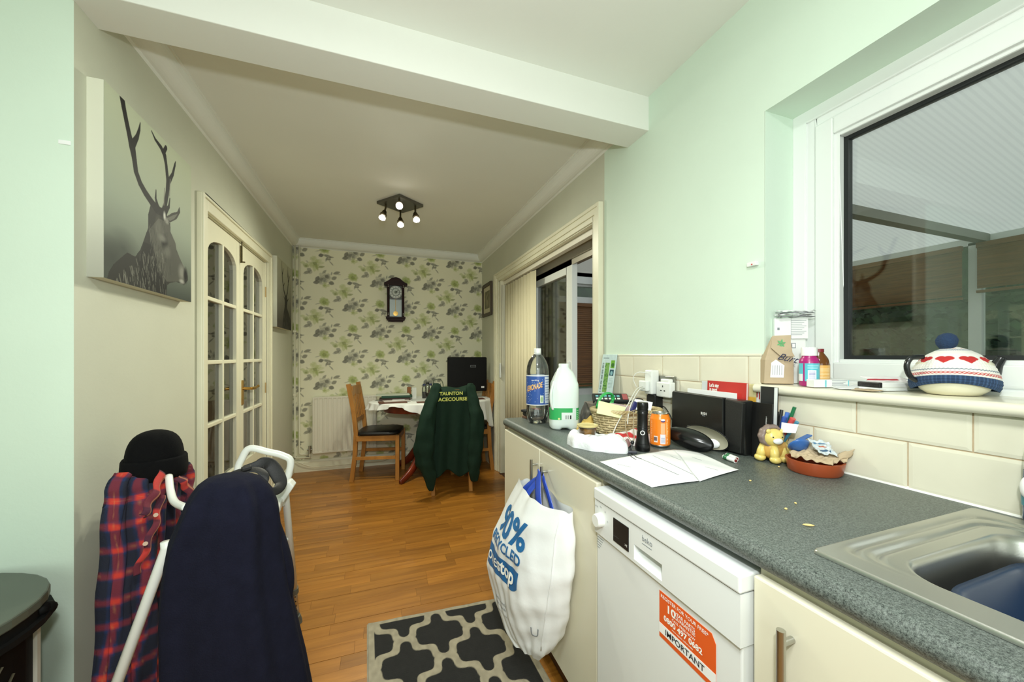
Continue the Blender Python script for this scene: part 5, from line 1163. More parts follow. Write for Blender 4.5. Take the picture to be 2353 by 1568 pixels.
rings = [rrpts(0.765, 0.965, -0.12, 0.235, 0.05, 0.737), rrpts(0.745, 0.985, -0.145, 0.255, 0.06, 0.745), rrpts(0.722, 1.008, -0.17, 0.282, 0.07, 0.862), rrpts(0.712, 1.016, -0.178, 0.290, 0.074, 0.868), rrpts(0.710, 1.018, -0.180, 0.292, 0.074, 0.862)]
k_ = len(rings[0]); vs = [p for r_ in rings for p in r_]; fs = [(i*k_+j, i*k_+(j+1) % k_, (i+1)*k_+(j+1) % k_, (i+1)*k_+j) for i in range(4) for j in range(k_)]+[tuple(range(k_))]
build('shell', MB().add(vs, fs), M_navyb, bl_, world=True, smooth=True, solid=0.0025, fix=False)
t = thing('spatula', 'white plastic utensil lying in the washing-up bowl', 'utensil', (0.74, 0.21, 0.80))
build('blade', MB().bar((0.70+0.045, 0.185, 0.842), (0.80, 0.16, 0.800), 0.05, 0.004), M_white, t, world=True, bevel=0.0015)
build('stem', MB().tube([(0.80, 0.16, 0.800), (0.93, 0.10, 0.752)], 0.006, 8), M_white, t, world=True)

# washing-up liquid
t = thing('washing_up_liquid', 'blue washing-up liquid bottle at the right edge of the worktop', 'bottle', (1.128, 0.318, WZ))
bx, by = 1.130, 0.300
Tm = Matrix.Translation((bx, by, WZ))
build('liquid', MB().lathe([(0, 0.0005), (0.030, 0.0005), (0.034, 0.01), (0.035, 0.06), (0.033, 0.10), (0, 0.10)], 24, Tm, 0.75, 1.0), mat('blue_liquid', C(16, 66, 110), 0.15, var=0.15, vscale=10), t, world=True, smooth='auto')
build('body', MB().lathe([(0.0335, 0.101), (0.032, 0.13), (0.026, 0.165), (0.014, 0.185), (0.012, 0.195)], 24, Tm, 0.75, 1.0, cap=False), M_clear, t, world=True, smooth=True)
build('cap', MB().lathe([(0.013, 0.193), (0.013, 0.215), (0.006, 0.22), (0.005, 0.235), (0, 0.235)], 16, Tm), M_white, t, world=True, smooth='auto')
build('label', MB().lathe([(0.0352, 0.035), (0.0357, 0.06), (0.0346, 0.078)], 24, Tm, 0.76, 1.0, cap=False), mat('teal_label', C(40, 130, 150), 0.4), t, world=True, smooth=True)
build('label_patch', MB().ball((bx-0.022, by+0.022, WZ+0.070), 0.016, 12, 8, 0.5, 0.6, 1.3), M_paper, t, world=True, smooth=True)

# ------------------------------------------------------------------ carrier bag
M_bag = mat('white_polythene', C(232, 234, 234), 0.32, bump=0.25, bscale=30, sss=0.0)
cb = thing('carrier_bag', 'white plastic carrier bag with blue lettering hanging from the cabinet handle', 'bag', (0.52, 1.25, 0.2))
lev = [  # z, ring points (x, y): far-front, front mid, near-front, near side, near-back, back, far-back
 (0.712, [(0.522, 1.372), (0.500, 1.290), (0.492, 1.215), (0.500, 1.130), (0.548, 1.030), (0.574, 1.060), (0.572, 1.200), (0.560, 1.340)]),
 (0.640, [(0.490, 1.392), (0.462, 1.310), (0.455, 1.220), (0.470, 1.120), (0.532, 1.022), (0.574, 1.040), (0.577, 1.200), (0.556, 1.370)]),
 (0.520, [(0.428, 1.402), (0.410, 1.310), (0.412, 1.215), (0.440, 1.110), (0.520, 1.020), (0.572, 1.030), (0.578, 1.200), (0.540, 1.385)]),
 (0.400, [(0.398, 1.385), (0.392, 1.300), (0.402, 1.210), (0.436, 1.115), (0.510, 1.040), (0.570, 1.045), (0.578, 1.210), (0.520, 1.370)]),
 (0.300, [(0.402, 1.340), (0.404, 1.270), (0.418, 1.200), (0.450, 1.125), (0.506, 1.075), (0.562, 1.080), (0.575, 1.200), (0.510, 1.330)]),
 (0.225, [(0.425, 1.275), (0.430, 1.235), (0.442, 1.185), (0.468, 1.140), (0.505, 1.110), (0.545, 1.115), (0.555, 1.190), (0.495, 1.265)]),
 (0.188, [(0.452, 1.225), (0.455, 1.210), (0.462, 1.180), (0.480, 1.158), (0.505, 1.142), (0.530, 1.148), (0.535, 1.180), (0.495, 1.220)])]
NS = 12; ringsL = [np.array(catmull(r_, NS, True)) for _, r_ in lev]; nb = len(ringsL[0]); zl = [z for z, _ in lev]
def bag_at(u, z, off=0.0):
    """u in ring units 0..8, z height"""
    i = 0
    while i < len(zl)-2 and z < zl[i+1]: i += 1
    t = (zl[i]-z)/(zl[i]-zl[i+1]); t = min(max(t, 0), 1)
    idx = (u*NS) % nb; a = int(idx); f = idx-a
    pa = ringsL[i][a]*(1-f)+ringsL[i][(a+1) % nb]*f; pb = ringsL[i+1][a]*(1-f)+ringsL[i+1][(a+1) % nb]*f
    p = pa*(1-t)+pb*t; cx, cy = 0.51, 1.21; g = (0.712-z)/0.52
    wr_ = (0.0030*math.sin(u*4.1+g*5)+0.0012*math.sin(u*11-g*9+2*math.sin(g*6))+0.0040*math.sin(u*2.3+g*11+1))*(0.5+g)+0.004*math.sin(u*5.3+1)*max(0, 1-g*4)+0.0015*math.sin(g*38+u*3)*(1 if u > 2.2 else .2)
    d = np.array([p[0]-cx, (p[1]-cy)*0.5]); d /= (np.linalg.norm(d)+1e-9); p = p+d*(wr_+off)
    return (min(p[0], 0.5805), p[1], z)
zz = np.concatenate([np.linspace(0.712, 0.30, 46), np.linspace(0.29, 0.188, 14)]); nu = nb+1
P = np.array([[bag_at(j/NS, z) for j in range(nu)] for z in zz])
for j in range(nu):
    P[0, j, 2] += 0.004*math.sin(j*0.45)+0.006*(1 if 0 <= j < 16 else 0)*math.sin(PI*j/16)
sheet('bag_body', P, None, M_bag, cb, world=True)
build('bag_base', MB().add([tuple(p) for p in P[-1][:-1]], [tuple(range(nb))]), M_bag, cb, world=True)
gus = MB().tube([Vector(bag_at(3.72, z, 0.001)) for z in np.linspace(0.70, 0.25, 20)], 0.0022, 6); build('seam', gus, M_bag, cb, world=True, smooth=True)
M_blue = mat('bag_print_blue', C(32, 104, 160), 0.4); 
def bfn(u0, z0, sx=1.0):
    # arc length along the front is about 0.085 m per ring unit
    return lambda x, y: bag_at(u0+x*sx/0.086, z0+y, 0.0022)
text_on('lettering', '90%', bfn(0.62, 0.555), M_blue, cb, 0.120, 0.03, width=0.190)
text_on('lettering', 'RECYCLED', bfn(0.42, 0.508), M_blue, cb, 0.046, 0.03, width=0.200)
# blue panel
mb = MB(); n_, m_ = 26, 8; vs = []
for i in range(m_+1):
    for j in range(n_+1):
        u = 0.30+2.45*j/n_; zt_, zb_ = 0.492-0.006*math.sin(j*.1), 0.418
        cut = max(0, (j/n_-0.80)/0.20); zb2_ = zb_+0.020*cut**3
        vs.append(bag_at(u, zt_+(zb2_-zt_)*i/m_, 0.0014))
mb.add(vs, [(i*(n_+1)+j, i*(n_+1)+j+1, (i+1)*(n_+1)+j+1, (i+1)*(n_+1)+j) for i in range(m_) for j in range(n_)]); build('print_panel', mb, M_blue, cb, world=True, fix=False)
text_on('lettering', 'one', lambda x, y: bag_at(0.48+x/0.086, 0.442+y, 0.0055), M_whiteink, cb, 0.062, 0.004, width=0.078)
text_on('lettering', 'stop', lambda x, y: bag_at(1.42+x/0.086, 0.442+y, 0.0055), M_whiteink, cb, 0.062, 0.03, width=0.098)
for i, s_ in enumerate(('made from recycled', 'plastic materials')): text_on('lettering', s_, bfn(0.75, 0.330-i*0.016), M_inkgrey, cb, 0.014, 0.01, width=0.10-0.01*i)
text_on('lettering', 'Please reuse this bag', bfn(0.85, 0.295), M_inkgrey, cb, 0.010, 0, width=0.085)
text_on('emblem', 'U', bfn(3.15, 0.290), M_inkgrey, cb, 0.05, -0.01)
M_bh = mat('blue_handle', C(44, 74, 172), 0.3)
hy, hx = 1.246, 0.560
def strap(pts, w):
    c = [Vector(p) for p in catmull(pts, 6)]; P = np.zeros((len(c), 5, 3))
    for i, p in enumerate(c):
        t_ = (c[min(i+1, len(c)-1)]-c[max(i-1, 0)]).normalized(); sd = t_.cross(Vector((1, 0.3, 0))).normalized()
        for j in range(5): s_ = j/4*2-1; q_ = p+sd*(w*(0.55+0.45*min(1, i/6))*s_)+Vector((-0.003*(1-s_*s_), 0, 0)); P[i, j] = q_
    sheet('carry_handle', P, None, M_bh, cb, world=True, solid=0.0008)
strap([(hx+0.004, hy+0.006, 0.757), (0.545, 1.275, 0.735), (0.520, 1.305, 0.70), (0.505, 1.325, 0.668)], 0.011)
strap([(hx-0.010, hy+0.004, 0.768), (0.540, 1.255, 0.735), (0.505, 1.262, 0.690), (0.482, 1.268, 0.640)], 0.011)
strap([(hx-0.012, hy-0.002, 0.772), (0.535, 1.222, 0.775), (0.520, 1.190, 0.73), (0.512, 1.165, 0.690), (0.508, 1.155, 0.655)], 0.017)
strap([(hx+0.006, hy-0.006, 0.768), (0.552, 1.215, 0.76), (0.556, 1.180, 0.71), (0.560, 1.150, 0.66)], 0.010)

# ================================================================== THINGS ON THE WORKTOP
W_ = WZ+0.0006
# lemonade bottle
bx, by = 0.690, 1.585
t = thing('lemonade_bottle', 'clear plastic two-litre bottle with a blue lemonade label and white cap', 'bottle', (bx, by, W_)); Tm = Matrix.Identity(4)
prof = [(0.0, 0.010), (0.018, 0.008), (0.034, 0.001), (0.044, 0.006), (0.050, 0.030), (0.0515, 0.06), (0.0505, 0.085), (0.0515, 0.095), (0.0515, 0.215), (0.0505, 0.222), (0.0515, 0.235), (0.049, 0.262), (0.040, 0.288), (0.026, 0.308), (0.016, 0.318), (0.0145, 0.328)]
vs = []; n = 40
for r, z in prof:
    for j in range(n): a = 2*PI*j/n; k = 1-(0.10*max(0, math.cos(5*a))**2 if z < 0.05 and r > .02 else 0); vs.append((r*k*math.cos(a), r*k*math.sin(a), z))
build('body', MB().add(vs, [(i*n+j, i*n+(j+1) % n, (i+1)*n+(j+1) % n, (i+1)*n+j) for i in range(len(prof)-1) for j in range(n)]), thin_glass('bottle_clear', (0.90, 0.93, 0.92, 1), 0.03, 1.6, 0.04), t, smooth=True, fix=False)
build('cap', MB().lathe([(0.0165, 0.322), (0.0165, 0.342), (0.015, 0.344), (0, 0.344)], 20), M_white, t, smooth='auto')
build('neck_ring', MB().lathe([(0.0145, 0.314), (0.0175, 0.316), (0.0175, 0.319), (0.0145, 0.321)], 20, cap=False), M_white, t, smooth=True)
nv, nu = 120, 300; cv = Cv(nu, nv, C(50, 86, 160)); cv.rect(0, 0, 1, .03, C(230, 232, 232)); cv.rect(0, .965, 1, 1, C(230, 232, 232))
def cyl(r, z0, z1, nu, nv, cx=0, cy=0, a0=0.0, a1=2*PI):
    a = np.linspace(a0, a1, nu)[None, :]; z = np.linspace(z0, z1, nv)[:, None]; return np.stack([cx+r*np.cos(a)+0*z, cy+r*np.sin(a)+0*z, z+0*a], 2)
# facing azimuth towards the camera
fa = math.atan2(-by, -bx); fr_ = (fa % (2*PI))/(2*PI)
for i in range(70):
    u = fr_+random.uniform(-.26, .26); v = random.uniform(.08, .9); cv.ell(u, v, .004*random.random()+.002, .010, C(196, 214, 236), .8)
cv.rect(fr_+.105, .06, fr_+.26, .94, C(206, 214, 230)); 
for i in range(9): cv.rect(fr_+.12, .16+i*.085, fr_+.24, .18+i*.085, C(90, 110, 160))
cv.rect(fr_+.035, .08, fr_+.085, .33, C(214, 224, 214)); cv.ell(fr_+.06, .20, .018, .09, C(140, 180, 120), .8)
sheet('label', cyl(0.0525, 0.085, 0.222, nu, nv), cv, M_printgloss, t)
def cylfn(cx, cy, r, a0, z0): return lambda x, y: (cx+r*math.cos(a0+x/r), cy+r*math.sin(a0+x/r), z0+y)
M_lemtxt = mat('lemon_print', C(240, 214, 140), 0.5); M_navyink = mat('navy_ink', C(24, 40, 96), 0.5)
text_on('lettering', 'LEMONADE', lambda x, y: cylfn(0, 0, 0.0532, fa-1.05, 0.146)(x, y+x*0.28), mat('orange_print', C(224, 140, 62), 0.5), t, 0.034, 0.03, world=False, width=0.078)
text_on('lettering', 'LEMONADE', lambda x, y: cylfn(0, 0, 0.0538, fa-1.05, 0.1475)(x, y+x*0.28), M_lemtxt, t, 0.034, 0.0, world=False, width=0.078)
text_on('lettering', 'sparkling', lambda x, y: cylfn(0, 0, 0.0532, fa-0.55, 0.196)(x, y), M_whiteink, t, 0.010, 0.0, world=False)

# milk bottle
bx, by = 0.742, 1.425
t = thing('milk_bottle', 'white plastic milk bottle with a green label beside the clear lemonade bottle', 'bottle', (bx, by, W_), math.radians(-19.6))
M_hdpe = mat('milky_plastic', C(222, 232, 226), 0.35, sss=0.15)
prof = [(0.0, 0.004), (0.85, 0.0), (0.97, 0.008), (1, 0.025), (1, 0.165), (0.97, 0.19), (0.86, 0.215), (0.66, 0.238), (0.46, 0.252), (0.36, 0.258), (0.345, 0.262), (0.345, 0.274), (0.30, 0.276), (0.0, 0.276)]
vs = []; n = 48
for k, z in prof:
    for j in range(n):
        a = 2*PI*j/n; c, s_ = math.cos(a), math.sin(a); e = 3.2 if z < 0.2 else 2.2; q_ = (abs(c)**e+abs(s_)**e)**(-1/e)
        x, y = 0.062*k*c*q_, 0.050*k*s_*q_
        if z < 0.02 and k > .5 and abs(c) < .35: z_ = z+0.008
        else: z_ = z
        if c < -0.8 and 0.10 < z < 0.24: x += 0.010
        vs.append((x, y, z_))
build('body', MB().add(vs, [(i*n+j, i*n+(j+1) % n, (i+1)*n+(j+1) % n, (i+1)*n+j) for i in range(len(prof)-1) for j in range(n)]), M_hdpe, t, smooth=True)
build('grip', MB().tube(catmull([(-0.050, -0.036, 0.085), (-0.058, -0.040, 0.12), (-0.057, -0.040, 0.16), (-0.045, -0.032, 0.20)], 5), 0.010, 10, squash=0.6), M_hdpe, t, smooth=True)
def wrapbox(zz0, zz1, u0, u1, nu, nv):
    P = np.zeros((nv, nu, 3))
    for j in range(nu):
        a = u0+(u1-u0)*j/(nu-1); c, s_ = math.cos(a), math.sin(a); q_ = (abs(c)**3.2+abs(s_)**3.2)**(-1/3.2)
        for i in range(nv): P[i, j] = (0.0626*c*q_, 0.0506*s_*q_, zz0+(zz1-zz0)*i/(nv-1))
    return P
cv = Cv(120, 50, C(52, 168, 92)); cv.rect(.42, 0, .66, .62, C(224, 232, 228)); cv.rect(.66, 0, .74, 1, C(216, 228, 222))
for i in range(14): cv.rect(.50+i*.010, .08, .50+i*.010+(.006 if i % 3 else .003), .40, C(60, 60, 60))
cv.rect(.34, .04, .38, .18, C(226, 230, 150))
for i in range(5): cv.rect(.76, .12+i*.16, .90-.02*(i % 2), .16+i*.16, C(200, 236, 210))
sheet('label', wrapbox(0.043, 0.092, -PI*0.96, -PI*0.04, 120, 50), cv, M_printgloss, t)

# white bag of scraps with a tub pushed into it
cx, cy = 0.692, 1.088
M_bag2 = mat('crumpled_polythene', C(228, 230, 231), 0.4, bump=1.0, bscale=45)
t = thing('food_bag', 'crumpled white plastic bag lying on the worktop edge with a tub on it', 'bag', (cx, cy, W_))
nu, nv = 120, 60; P = np.zeros((nv, nu, 3))
for i in range(nv):
    v = i/(nv-1)
    for j in range(nu):
        a = 2*PI*j/(nu-1); rx = 0.105*(1+0.06*math.sin(3*a+1)+0.04*math.sin(7*a)); ry = 0.062*(1+0.08*math.sin(2*a+2)+0.05*math.sin(9*a+1))
        ph = v*PI*0.5; rad = math.cos(ph)**0.45 if v < 1 else 0; hgt = math.sin(ph)**0.8
        x = rx*rad*math.cos(a); y = ry*rad*math.sin(a); xr = x/0.105
        h = 0.040+0.030*xr*xr*(1 if xr < 0 else 0.5)-0.010*math.exp(-((xr+0.2)**2+(y/0.05)**2)*4)+0.004*math.sin(5*xr+3*y/0.05)+0.004*abs(math.sin(6*xr-4*y/0.05+1))+0.003*abs(math.sin(9*xr+6*y/0.05))
        dx = x*0.50-y*0.86; dy = -x*0.86-y*0.50
        P[i, j] = (dx+0.0015*math.sin(a*6+v*5), dy+0.0015*math.cos(a*7-v*4), hgt*h)
sheet('bag_body', P, None, M_bag2, t)
t = thing('plastic_tub', 'small round tub of brown sauce with a clear lid standing in the white bag', 'tub', (0.676, 1.122, 0.917))
build('contents', MB().lathe([(0, 0.0), (0.024, 0.0), (0.030, 0.034), (0, 0.034)], 24), mat('brown_sauce_tub', C(186, 126, 36), 0.4), t, smooth='auto')
build('tub_wall', MB().lathe([(0.0245, -0.001), (0.0315, 0.040)], 24, cap=False), M_clear, t, smooth=True)
build('lid', MB().lathe([(0.0, 0.039), (0.033, 0.039), (0.036, 0.042), (0.036, 0.046), (0.031, 0.047), (0.029, 0.0445), (0.0, 0.0445)], 28), mat('cloudy_lid', C(206, 190, 130), 0.35), t, smooth='auto')

# wallet / black boxes at far end
slab('notebook', 'dark notebook lying at the far end of the worktop, lowest of the pile', 'notebook', 0.715, 1.695, W_, 0.075, 0.09, 0.012, 0.2, mat('tan_edge', C(110, 80, 62), 0.6), bevel=0.002)
slab('wallet', 'black wallet on the pile at the far end of the worktop', 'wallet', 0.712, 1.698, W_+0.0125, 0.07, 0.085, 0.018, 0.12, M_black, bevel=0.006)
slab('wallet', 'flat black case topmost on the pile at the far end of the worktop', 'case', 0.708, 1.700, W_+0.031, 0.072, 0.08, 0.012, 0.32, mat('soft_black', C(28, 26, 26), 0.7), bevel=0.003)
slab('red_card', 'small dark red card on top of the black cases', 'card', 0.735, 1.700, W_+0.0435, 0.03, 0.05, 0.003, 0.0, mat('dark_red', C(130, 30, 44), 0.5), bevel=0.001)

# yellow cloth and dark gadgets behind the milk
def crumple(name, lab, cat, cx, cy, rx, ry, h, rot, m, seed, z=W_, cvf=None, amp=1.0, nu=90, nv=44, grp=None):
    P = np.zeros((nv, nu, 3))
    for i in range(nv):
        v = i/(nv-1)
        for j in range(nu):
            a = 2*PI*j/(nu-1); R = 1+0.12*math.sin(3*a+seed)+0.08*math.sin(5*a+2*seed)+0.05*math.sin(11*a)
            r = (1-v**1.6)*R; x = rx*r*math.cos(a); y = ry*r*math.sin(a)
            hh = h*(min(1, v*2.2)**0.7)*(0.75+amp*(0.22*math.sin(4*x/rx+seed)+0.18*math.sin(3.5*y/ry+2*seed)+0.08*math.sin(8*x/rx-6*y/ry)))
            P[i, j] = (cx+x*math.cos(rot)-y*math.sin(rot), cy+x*math.sin(rot)+y*math.cos(rot), z+max(hh, 0) if v > 0 else z)
    cv = None
    if cvf: cv = Cv(nu, nv, C(255, 255, 255)); cv.a = cvf(P)
    o = sheet(name, P, cv, m); tag(o, lab, cat, grp); return o
crumple('cleaning_cloth', 'crumpled yellow cloth behind the milk bottle', 'cloth', 0.835, 1.375, 0.060, 0.040, 0.046, 0.3, mat('yellow_cloth', C(226, 190, 104), 0.9), 1.0)
crumple('gadget_pile', 'dark grey crumpled pouch left of the wicker basket', 'pouch', 0.93, 1.50, 0.060, 0.045, 0.085, 0.4, mat('dark_pouch', C(66, 64, 58), 0.6), 2.0)
t = thing('storage_box', 'grey plastic box behind the wicker basket carrying the black handset', 'box', (1.07, 1.56, W_))
build('box_body', MB().box(0.99, 1.145, 1.44, 1.68, W_, W_+0.075), mat('grey_plastic', C(120, 112, 104), 0.6), t, world=True, bevel=0.005)
t = thing('remote_handset', 'black handset with pale blue keys lying on the grey box by the thermometer card', 'remote control', (1.055, 1.545, W_+0.086), math.radians(-24))
Rt = Matrix.Rotation(math.radians(33), 4, 'X')
build('casing', MB().box(-0.085, 0.085, -0.030, 0.030, 0.010, 0.030, Rt), mat('handset_black', C(34, 38, 40), 0.4), t, bevel=0.006)
for i in range(6):
    for j in range(2): build('key', MB().box(-0.07+i*0.020, -0.057+i*0.020, -0.020+j*0.020, -0.010+j*0.020, 0.0295, 0.0325, Rt), mat('blue_keys', C(120, 190, 200), 0.4) if j else M_upvc, t)
build('red_panel', MB().box(0.056, 0.080, -0.02, 0.02, 0.0295, 0.032, Rt), mat('pink_panel', C(170, 90, 92), 0.4), t)

# thermometer card leaning on tiles
cv = Cv(70, 120, C(196, 218, 220)); cv.rect(.28, .10, .58, .80, C(120, 168, 92)); cv.noise(.08, 20)
for i in range(26): cv.rect(.08, .10+i*.027, .20, .115+i*.027, C(70, 90, 96)); cv.ell(.30+.25*random.random(), .12+.66*random.random(), .05, .02, C(60, 110, 60), .6)
cv.rect(.66, .68, .92, .86, C(110, 170, 60)); cv.ell(.8, .75, .1, .05, C(40, 90, 50), .8); cv.rect(.64, .50, .92, .64, C(40, 80, 96)); cv.ell(.78, .56, .08, .05, C(150, 200, 210), .8)
for i in range(8): cv.rect(.64, .22+i*.03, .92, .23+i*.03, C(150, 176, 180))
cv.rect(.10, .90, .50, .92, C(90, 110, 116))
t = thing('thermometer_card', 'pale blue thermometer card leaning on the tiles by the door frame', 'card', (1.14, 1.69, W_+0.08))
sheet('printed_face', plane_pts((1.118, 1.752, 0.985), (0, -0.130, 0), (0.034, 0, 0.222), 70, 120), cv, M_printgloss, t, world=True, smooth=False, solid=0.002)

# wicker basket
cx, cy = 0.925, 1.245; RT = math.radians(-19.6)
bk_ = thing('wicker_basket', 'oval wicker basket full of odds and ends behind the torch', 'basket', (cx, cy, W_), RT)
M_wick = wood_mat('wicker', C(168, 146, 100), C(216, 200, 158), (20, 20, 20), 0.6)
def bring(z): g = z/0.095; return (0.105+0.030*g**0.8, 0.068+0.024*g**0.8)
mb = MB(); NSK = 34
for rI in range(9):
    z = 0.008+rI*0.0095; rx, ry = bring(z); pts = []
    for j in range(NSK*4):
        a = 2*PI*j/(NSK*4); w = 0.0032*math.sin(a*NSK/2+(PI if rI % 2 else 0)); pts.append(((rx+w)*math.cos(a), (ry+w)*math.sin(a), z))
    mb.tube(pts, 0.0042, 6, closed=True)
o = build('weave', mb, M_wick, bk_, smooth=True, fix=False); o['kind'] = 'stuff'
mb = MB()
for j in range(NSK):
    a = 2*PI*(j+0.5)/NSK; mb.tube([(bring(z)[0]*math.cos(a), bring(z)[1]*math.sin(a), z) for z in (0.0, 0.03, 0.06, 0.095)], 0.0026, 5)
o = build('stakes', mb, M_wick, bk_, fix=False); o['kind'] = 'stuff'
for ph in (0, 1, 2):
    pts = []
    for j in range(160):
        a = 2*PI*j/160; rx, ry = bring(0.095); w = 0.005*math.cos(a*22+ph*2.1); pts.append(((rx+w)*math.cos(a), (ry+w)*math.sin(a), 0.095+0.005*math.sin(a*22+ph*2.1)))
    build('rim_braid', MB().tube(pts, 0.0042, 6, closed=True), M_wick, bk_, smooth=True, fix=False)
build('base', MB().lathe([(0, 0.001), (0.98, 0.001), (1, 0.006), (0, 0.008)], 30, None, 0.104, 0.067), M_wick, bk_)
bz = W_+0.012
M_gstrap = mat('green_silicone', C(44, 168, 84), 0.4)
t = thing('green_strap', 'bright green coiled strap sticking out of the wicker basket', 'strap', (0.885, 1.30, bz))
for k in range(3):
    pts = [at_y(1372, 935+k*2, 1.30+k*.006), at_y(1378, 918-k, 1.305+k*.006), at_y(1392, 906-k*1.5, 1.31+k*.006), at_y(1406, 908-k, 1.315+k*.006), at_y(1409-k*2, 922, 1.32+k*.006), at_y(1402-k*2, 936, 1.32+k*.006), at_y(1396, 950, 1.32+k*.006)]
    build('strap_loop', MB().tube([Vector(p) for p in catmull(pts, 6)], 0.0075, 8, squash=0.25, up=(0, 0, 1)), M_gstrap, t, world=True, smooth=True)
crumple('receipts', 'loose pale receipts and wrappers filling the wicker basket', 'papers', cx, cy, 0.092, 0.058, 0.085, RT, M_paper, 3.3, z=bz, amp=0.25)
def card(name, lab, cat, pts, m, th=0.0012, grp=None):
    mb = MB(); P_ = [Vector(p) for p in pts]; nrm = (P_[1]-P_[0]).cross(P_[2]-P_[0]).normalized()*th; mb.add(P_+[p+nrm for p in P_], [(3, 2, 1, 0), (4, 5, 6, 7), (0, 1, 5, 4), (1, 2, 6, 5), (2, 3, 7, 6), (3, 0, 4, 7)])
    o = build(name, mb, m); tag(o, lab, cat, grp); return o
card('note_card', 'pale yellow-green handwritten note standing in the front of the wicker basket', 'note', [at_y(1371, 950, 1.205), at_y(1376, 921, 1.235), at_y(1438, 936, 1.20), at_y(1428, 962, 1.17)], mat('note_yellow', C(226, 234, 180), 0.7))
card('white_card', 'white card at the right end of the wicker basket', 'card', [at_y(1455, 940, 1.22), at_y(1458, 917, 1.24), at_y(1500, 925, 1.20), at_y(1494, 952, 1.18)], M_paper)
card('pink_leaflet', 'mauve folded leaflet inside the wicker basket behind the note', 'leaflet', [at_y(1400, 945, 1.24), at_y(1405, 926, 1.26), at_y(1450, 934, 1.22), at_y(1446, 955, 1.21)], mat('mauve_paper', C(176, 150, 150), 0.7))
t = thing('usb_plug', 'dark blue plug end dangling beside the torch top', 'plug', at_y(1456, 935, 1.06))
build('plug_body', MB().bar(at_y(1461, 924, 1.06), at_y(1452, 946, 1.06), 0.012, 0.016), mat('navy_plug', C(34, 38, 96), 0.5), t, world=True, bevel=0.003)

# torch
bx, by = 0.812, 1.005
t = thing('torch', 'black metal torch standing on end with a white ring switch', 'torch', (bx, by, W_))
build('body', MB().lathe([(0, 0), (0.0225, 0), (0.0235, 0.003), (0.0235, 0.020), (0.021, 0.030), (0.0185, 0.050), (0.0178, 0.060), (0.0165, 0.062), (0.0165, 0.115), (0.0172, 0.118), (0.0172, 0.124), (0.0162, 0.126), (0.0162, 0.134), (0.0178, 0.137), (0.0178, 0.152), (0.0165, 0.157), (0.0, 0.157)], 28), mat('anodised_black', C(18, 18, 18), 0.32, 0.3), t, smooth='auto')
for z in (0.022, 0.070, 0.078, 0.128, 0.131): build('grip_ring', MB().lathe([(0.0180 if z > .05 else .0225, z), (0.0180 if z > .05 else .0232, z+0.002)], 24, cap=False), M_black, t)
fa2 = math.atan2(-by, -bx); d = Vector((math.cos(fa2), math.sin(fa2), 0)); s3 = Vector((-d.y, d.x, 0))
c_ = d*0.0182+Vector((0, 0, 0.060)); build('switch_ring', MB().tube([c_+s3*(0.0062*math.cos(a))+Vector((0, 0, 0.0062*math.sin(a))) for a in np.linspace(0, 2*PI, 21)[:-1]], 0.0014, 6, closed=True), M_white, t, smooth=True)
build('switch', MB().tube([d*0.016+Vector((0, 0, 0.060)), d*0.0185+Vector((0, 0, 0.060))], 0.0048, 14), M_black, t)
M_lan = mat('tan_cord', C(150, 136, 110), 0.8)
t = thing('lanyard', 'tan cord lanyard looped beside the torch with a black toggle', 'lanyard', (0.78, 1.02, W_))
build('loop', MB().tube([Vector(p) for p in catmull([at_y(1462, 942, 1.03), at_y(1444, 950, 1.03), at_y(1437, 970, 1.03), at_y(1440, 995, 1.02), at_y(1452, 1016, 1.01), at_y(1457, 1010, 1.01), at_y(1456, 980, 1.015), at_y(1456, 945, 1.03)], 6)], 0.0016, 6), M_lan, t, world=True, smooth=True)
build('toggle', MB().ball(at_y(1453, 1017, 1.0), 0.0062, 10, 8), M_black, t, world=True, smooth=True)
build('tail', MB().tube([Vector(p) for p in catmull([at_y(1453, 1020, 1.0), at_z(1450, 1040, W_+.002), at_z(1462, 1052, W_+.002), at_z(1474, 1056, W_+.002)], 5)], 0.0026, 6), M_black, t, world=True)
build('tail', MB().tube([Vector(p) for p in catmull([at_y(1455, 1020, 1.0), at_z(1440, 1036, W_+.002), at_z(1450, 1050, W_+.002), at_z(1462, 1058, W_+.002)], 5)], 0.0022, 6), M_black, t, world=True)

# striped sweet bag
def stripes(P):
    a = np.zeros(P.shape); s_ = (P[:, :, 0]*0.55+P[:, :, 1]*0.85+0.02*np.sin(P[:, :, 0]*60))*88; m = np.clip(np.sin(s_)*4, 0, 1)[..., None]
    return np.array(C(232, 226, 222)[:3])*(1-m)+np.array(C(196, 62, 62)[:3])*m
crumple('striped_paper_bag', 'red and white striped sweet bag under the cables in front of the basket', 'bag', 0.845, 1.115, 0.085, 0.050, 0.040, math.radians(-25), M_print, 0.7, cvf=stripes)
crumple('sweet_wrapper', 'mauve plastic wrapper between the white bag and the torch', 'wrapper', 0.775, 1.075, 0.042, 0.030, 0.022, 0.3, mat('mauve_wrap', C(150, 116, 116), 0.35), 5.0)
slab('small_charger', 'small dark plastic clip lying between the white bag and the torch', 'clip', 0.752, 0.990, W_, 0.040, 0.018, 0.008, -0.5, mat('slate_plastic', C(60, 62, 70), 0.4), bevel=0.002)

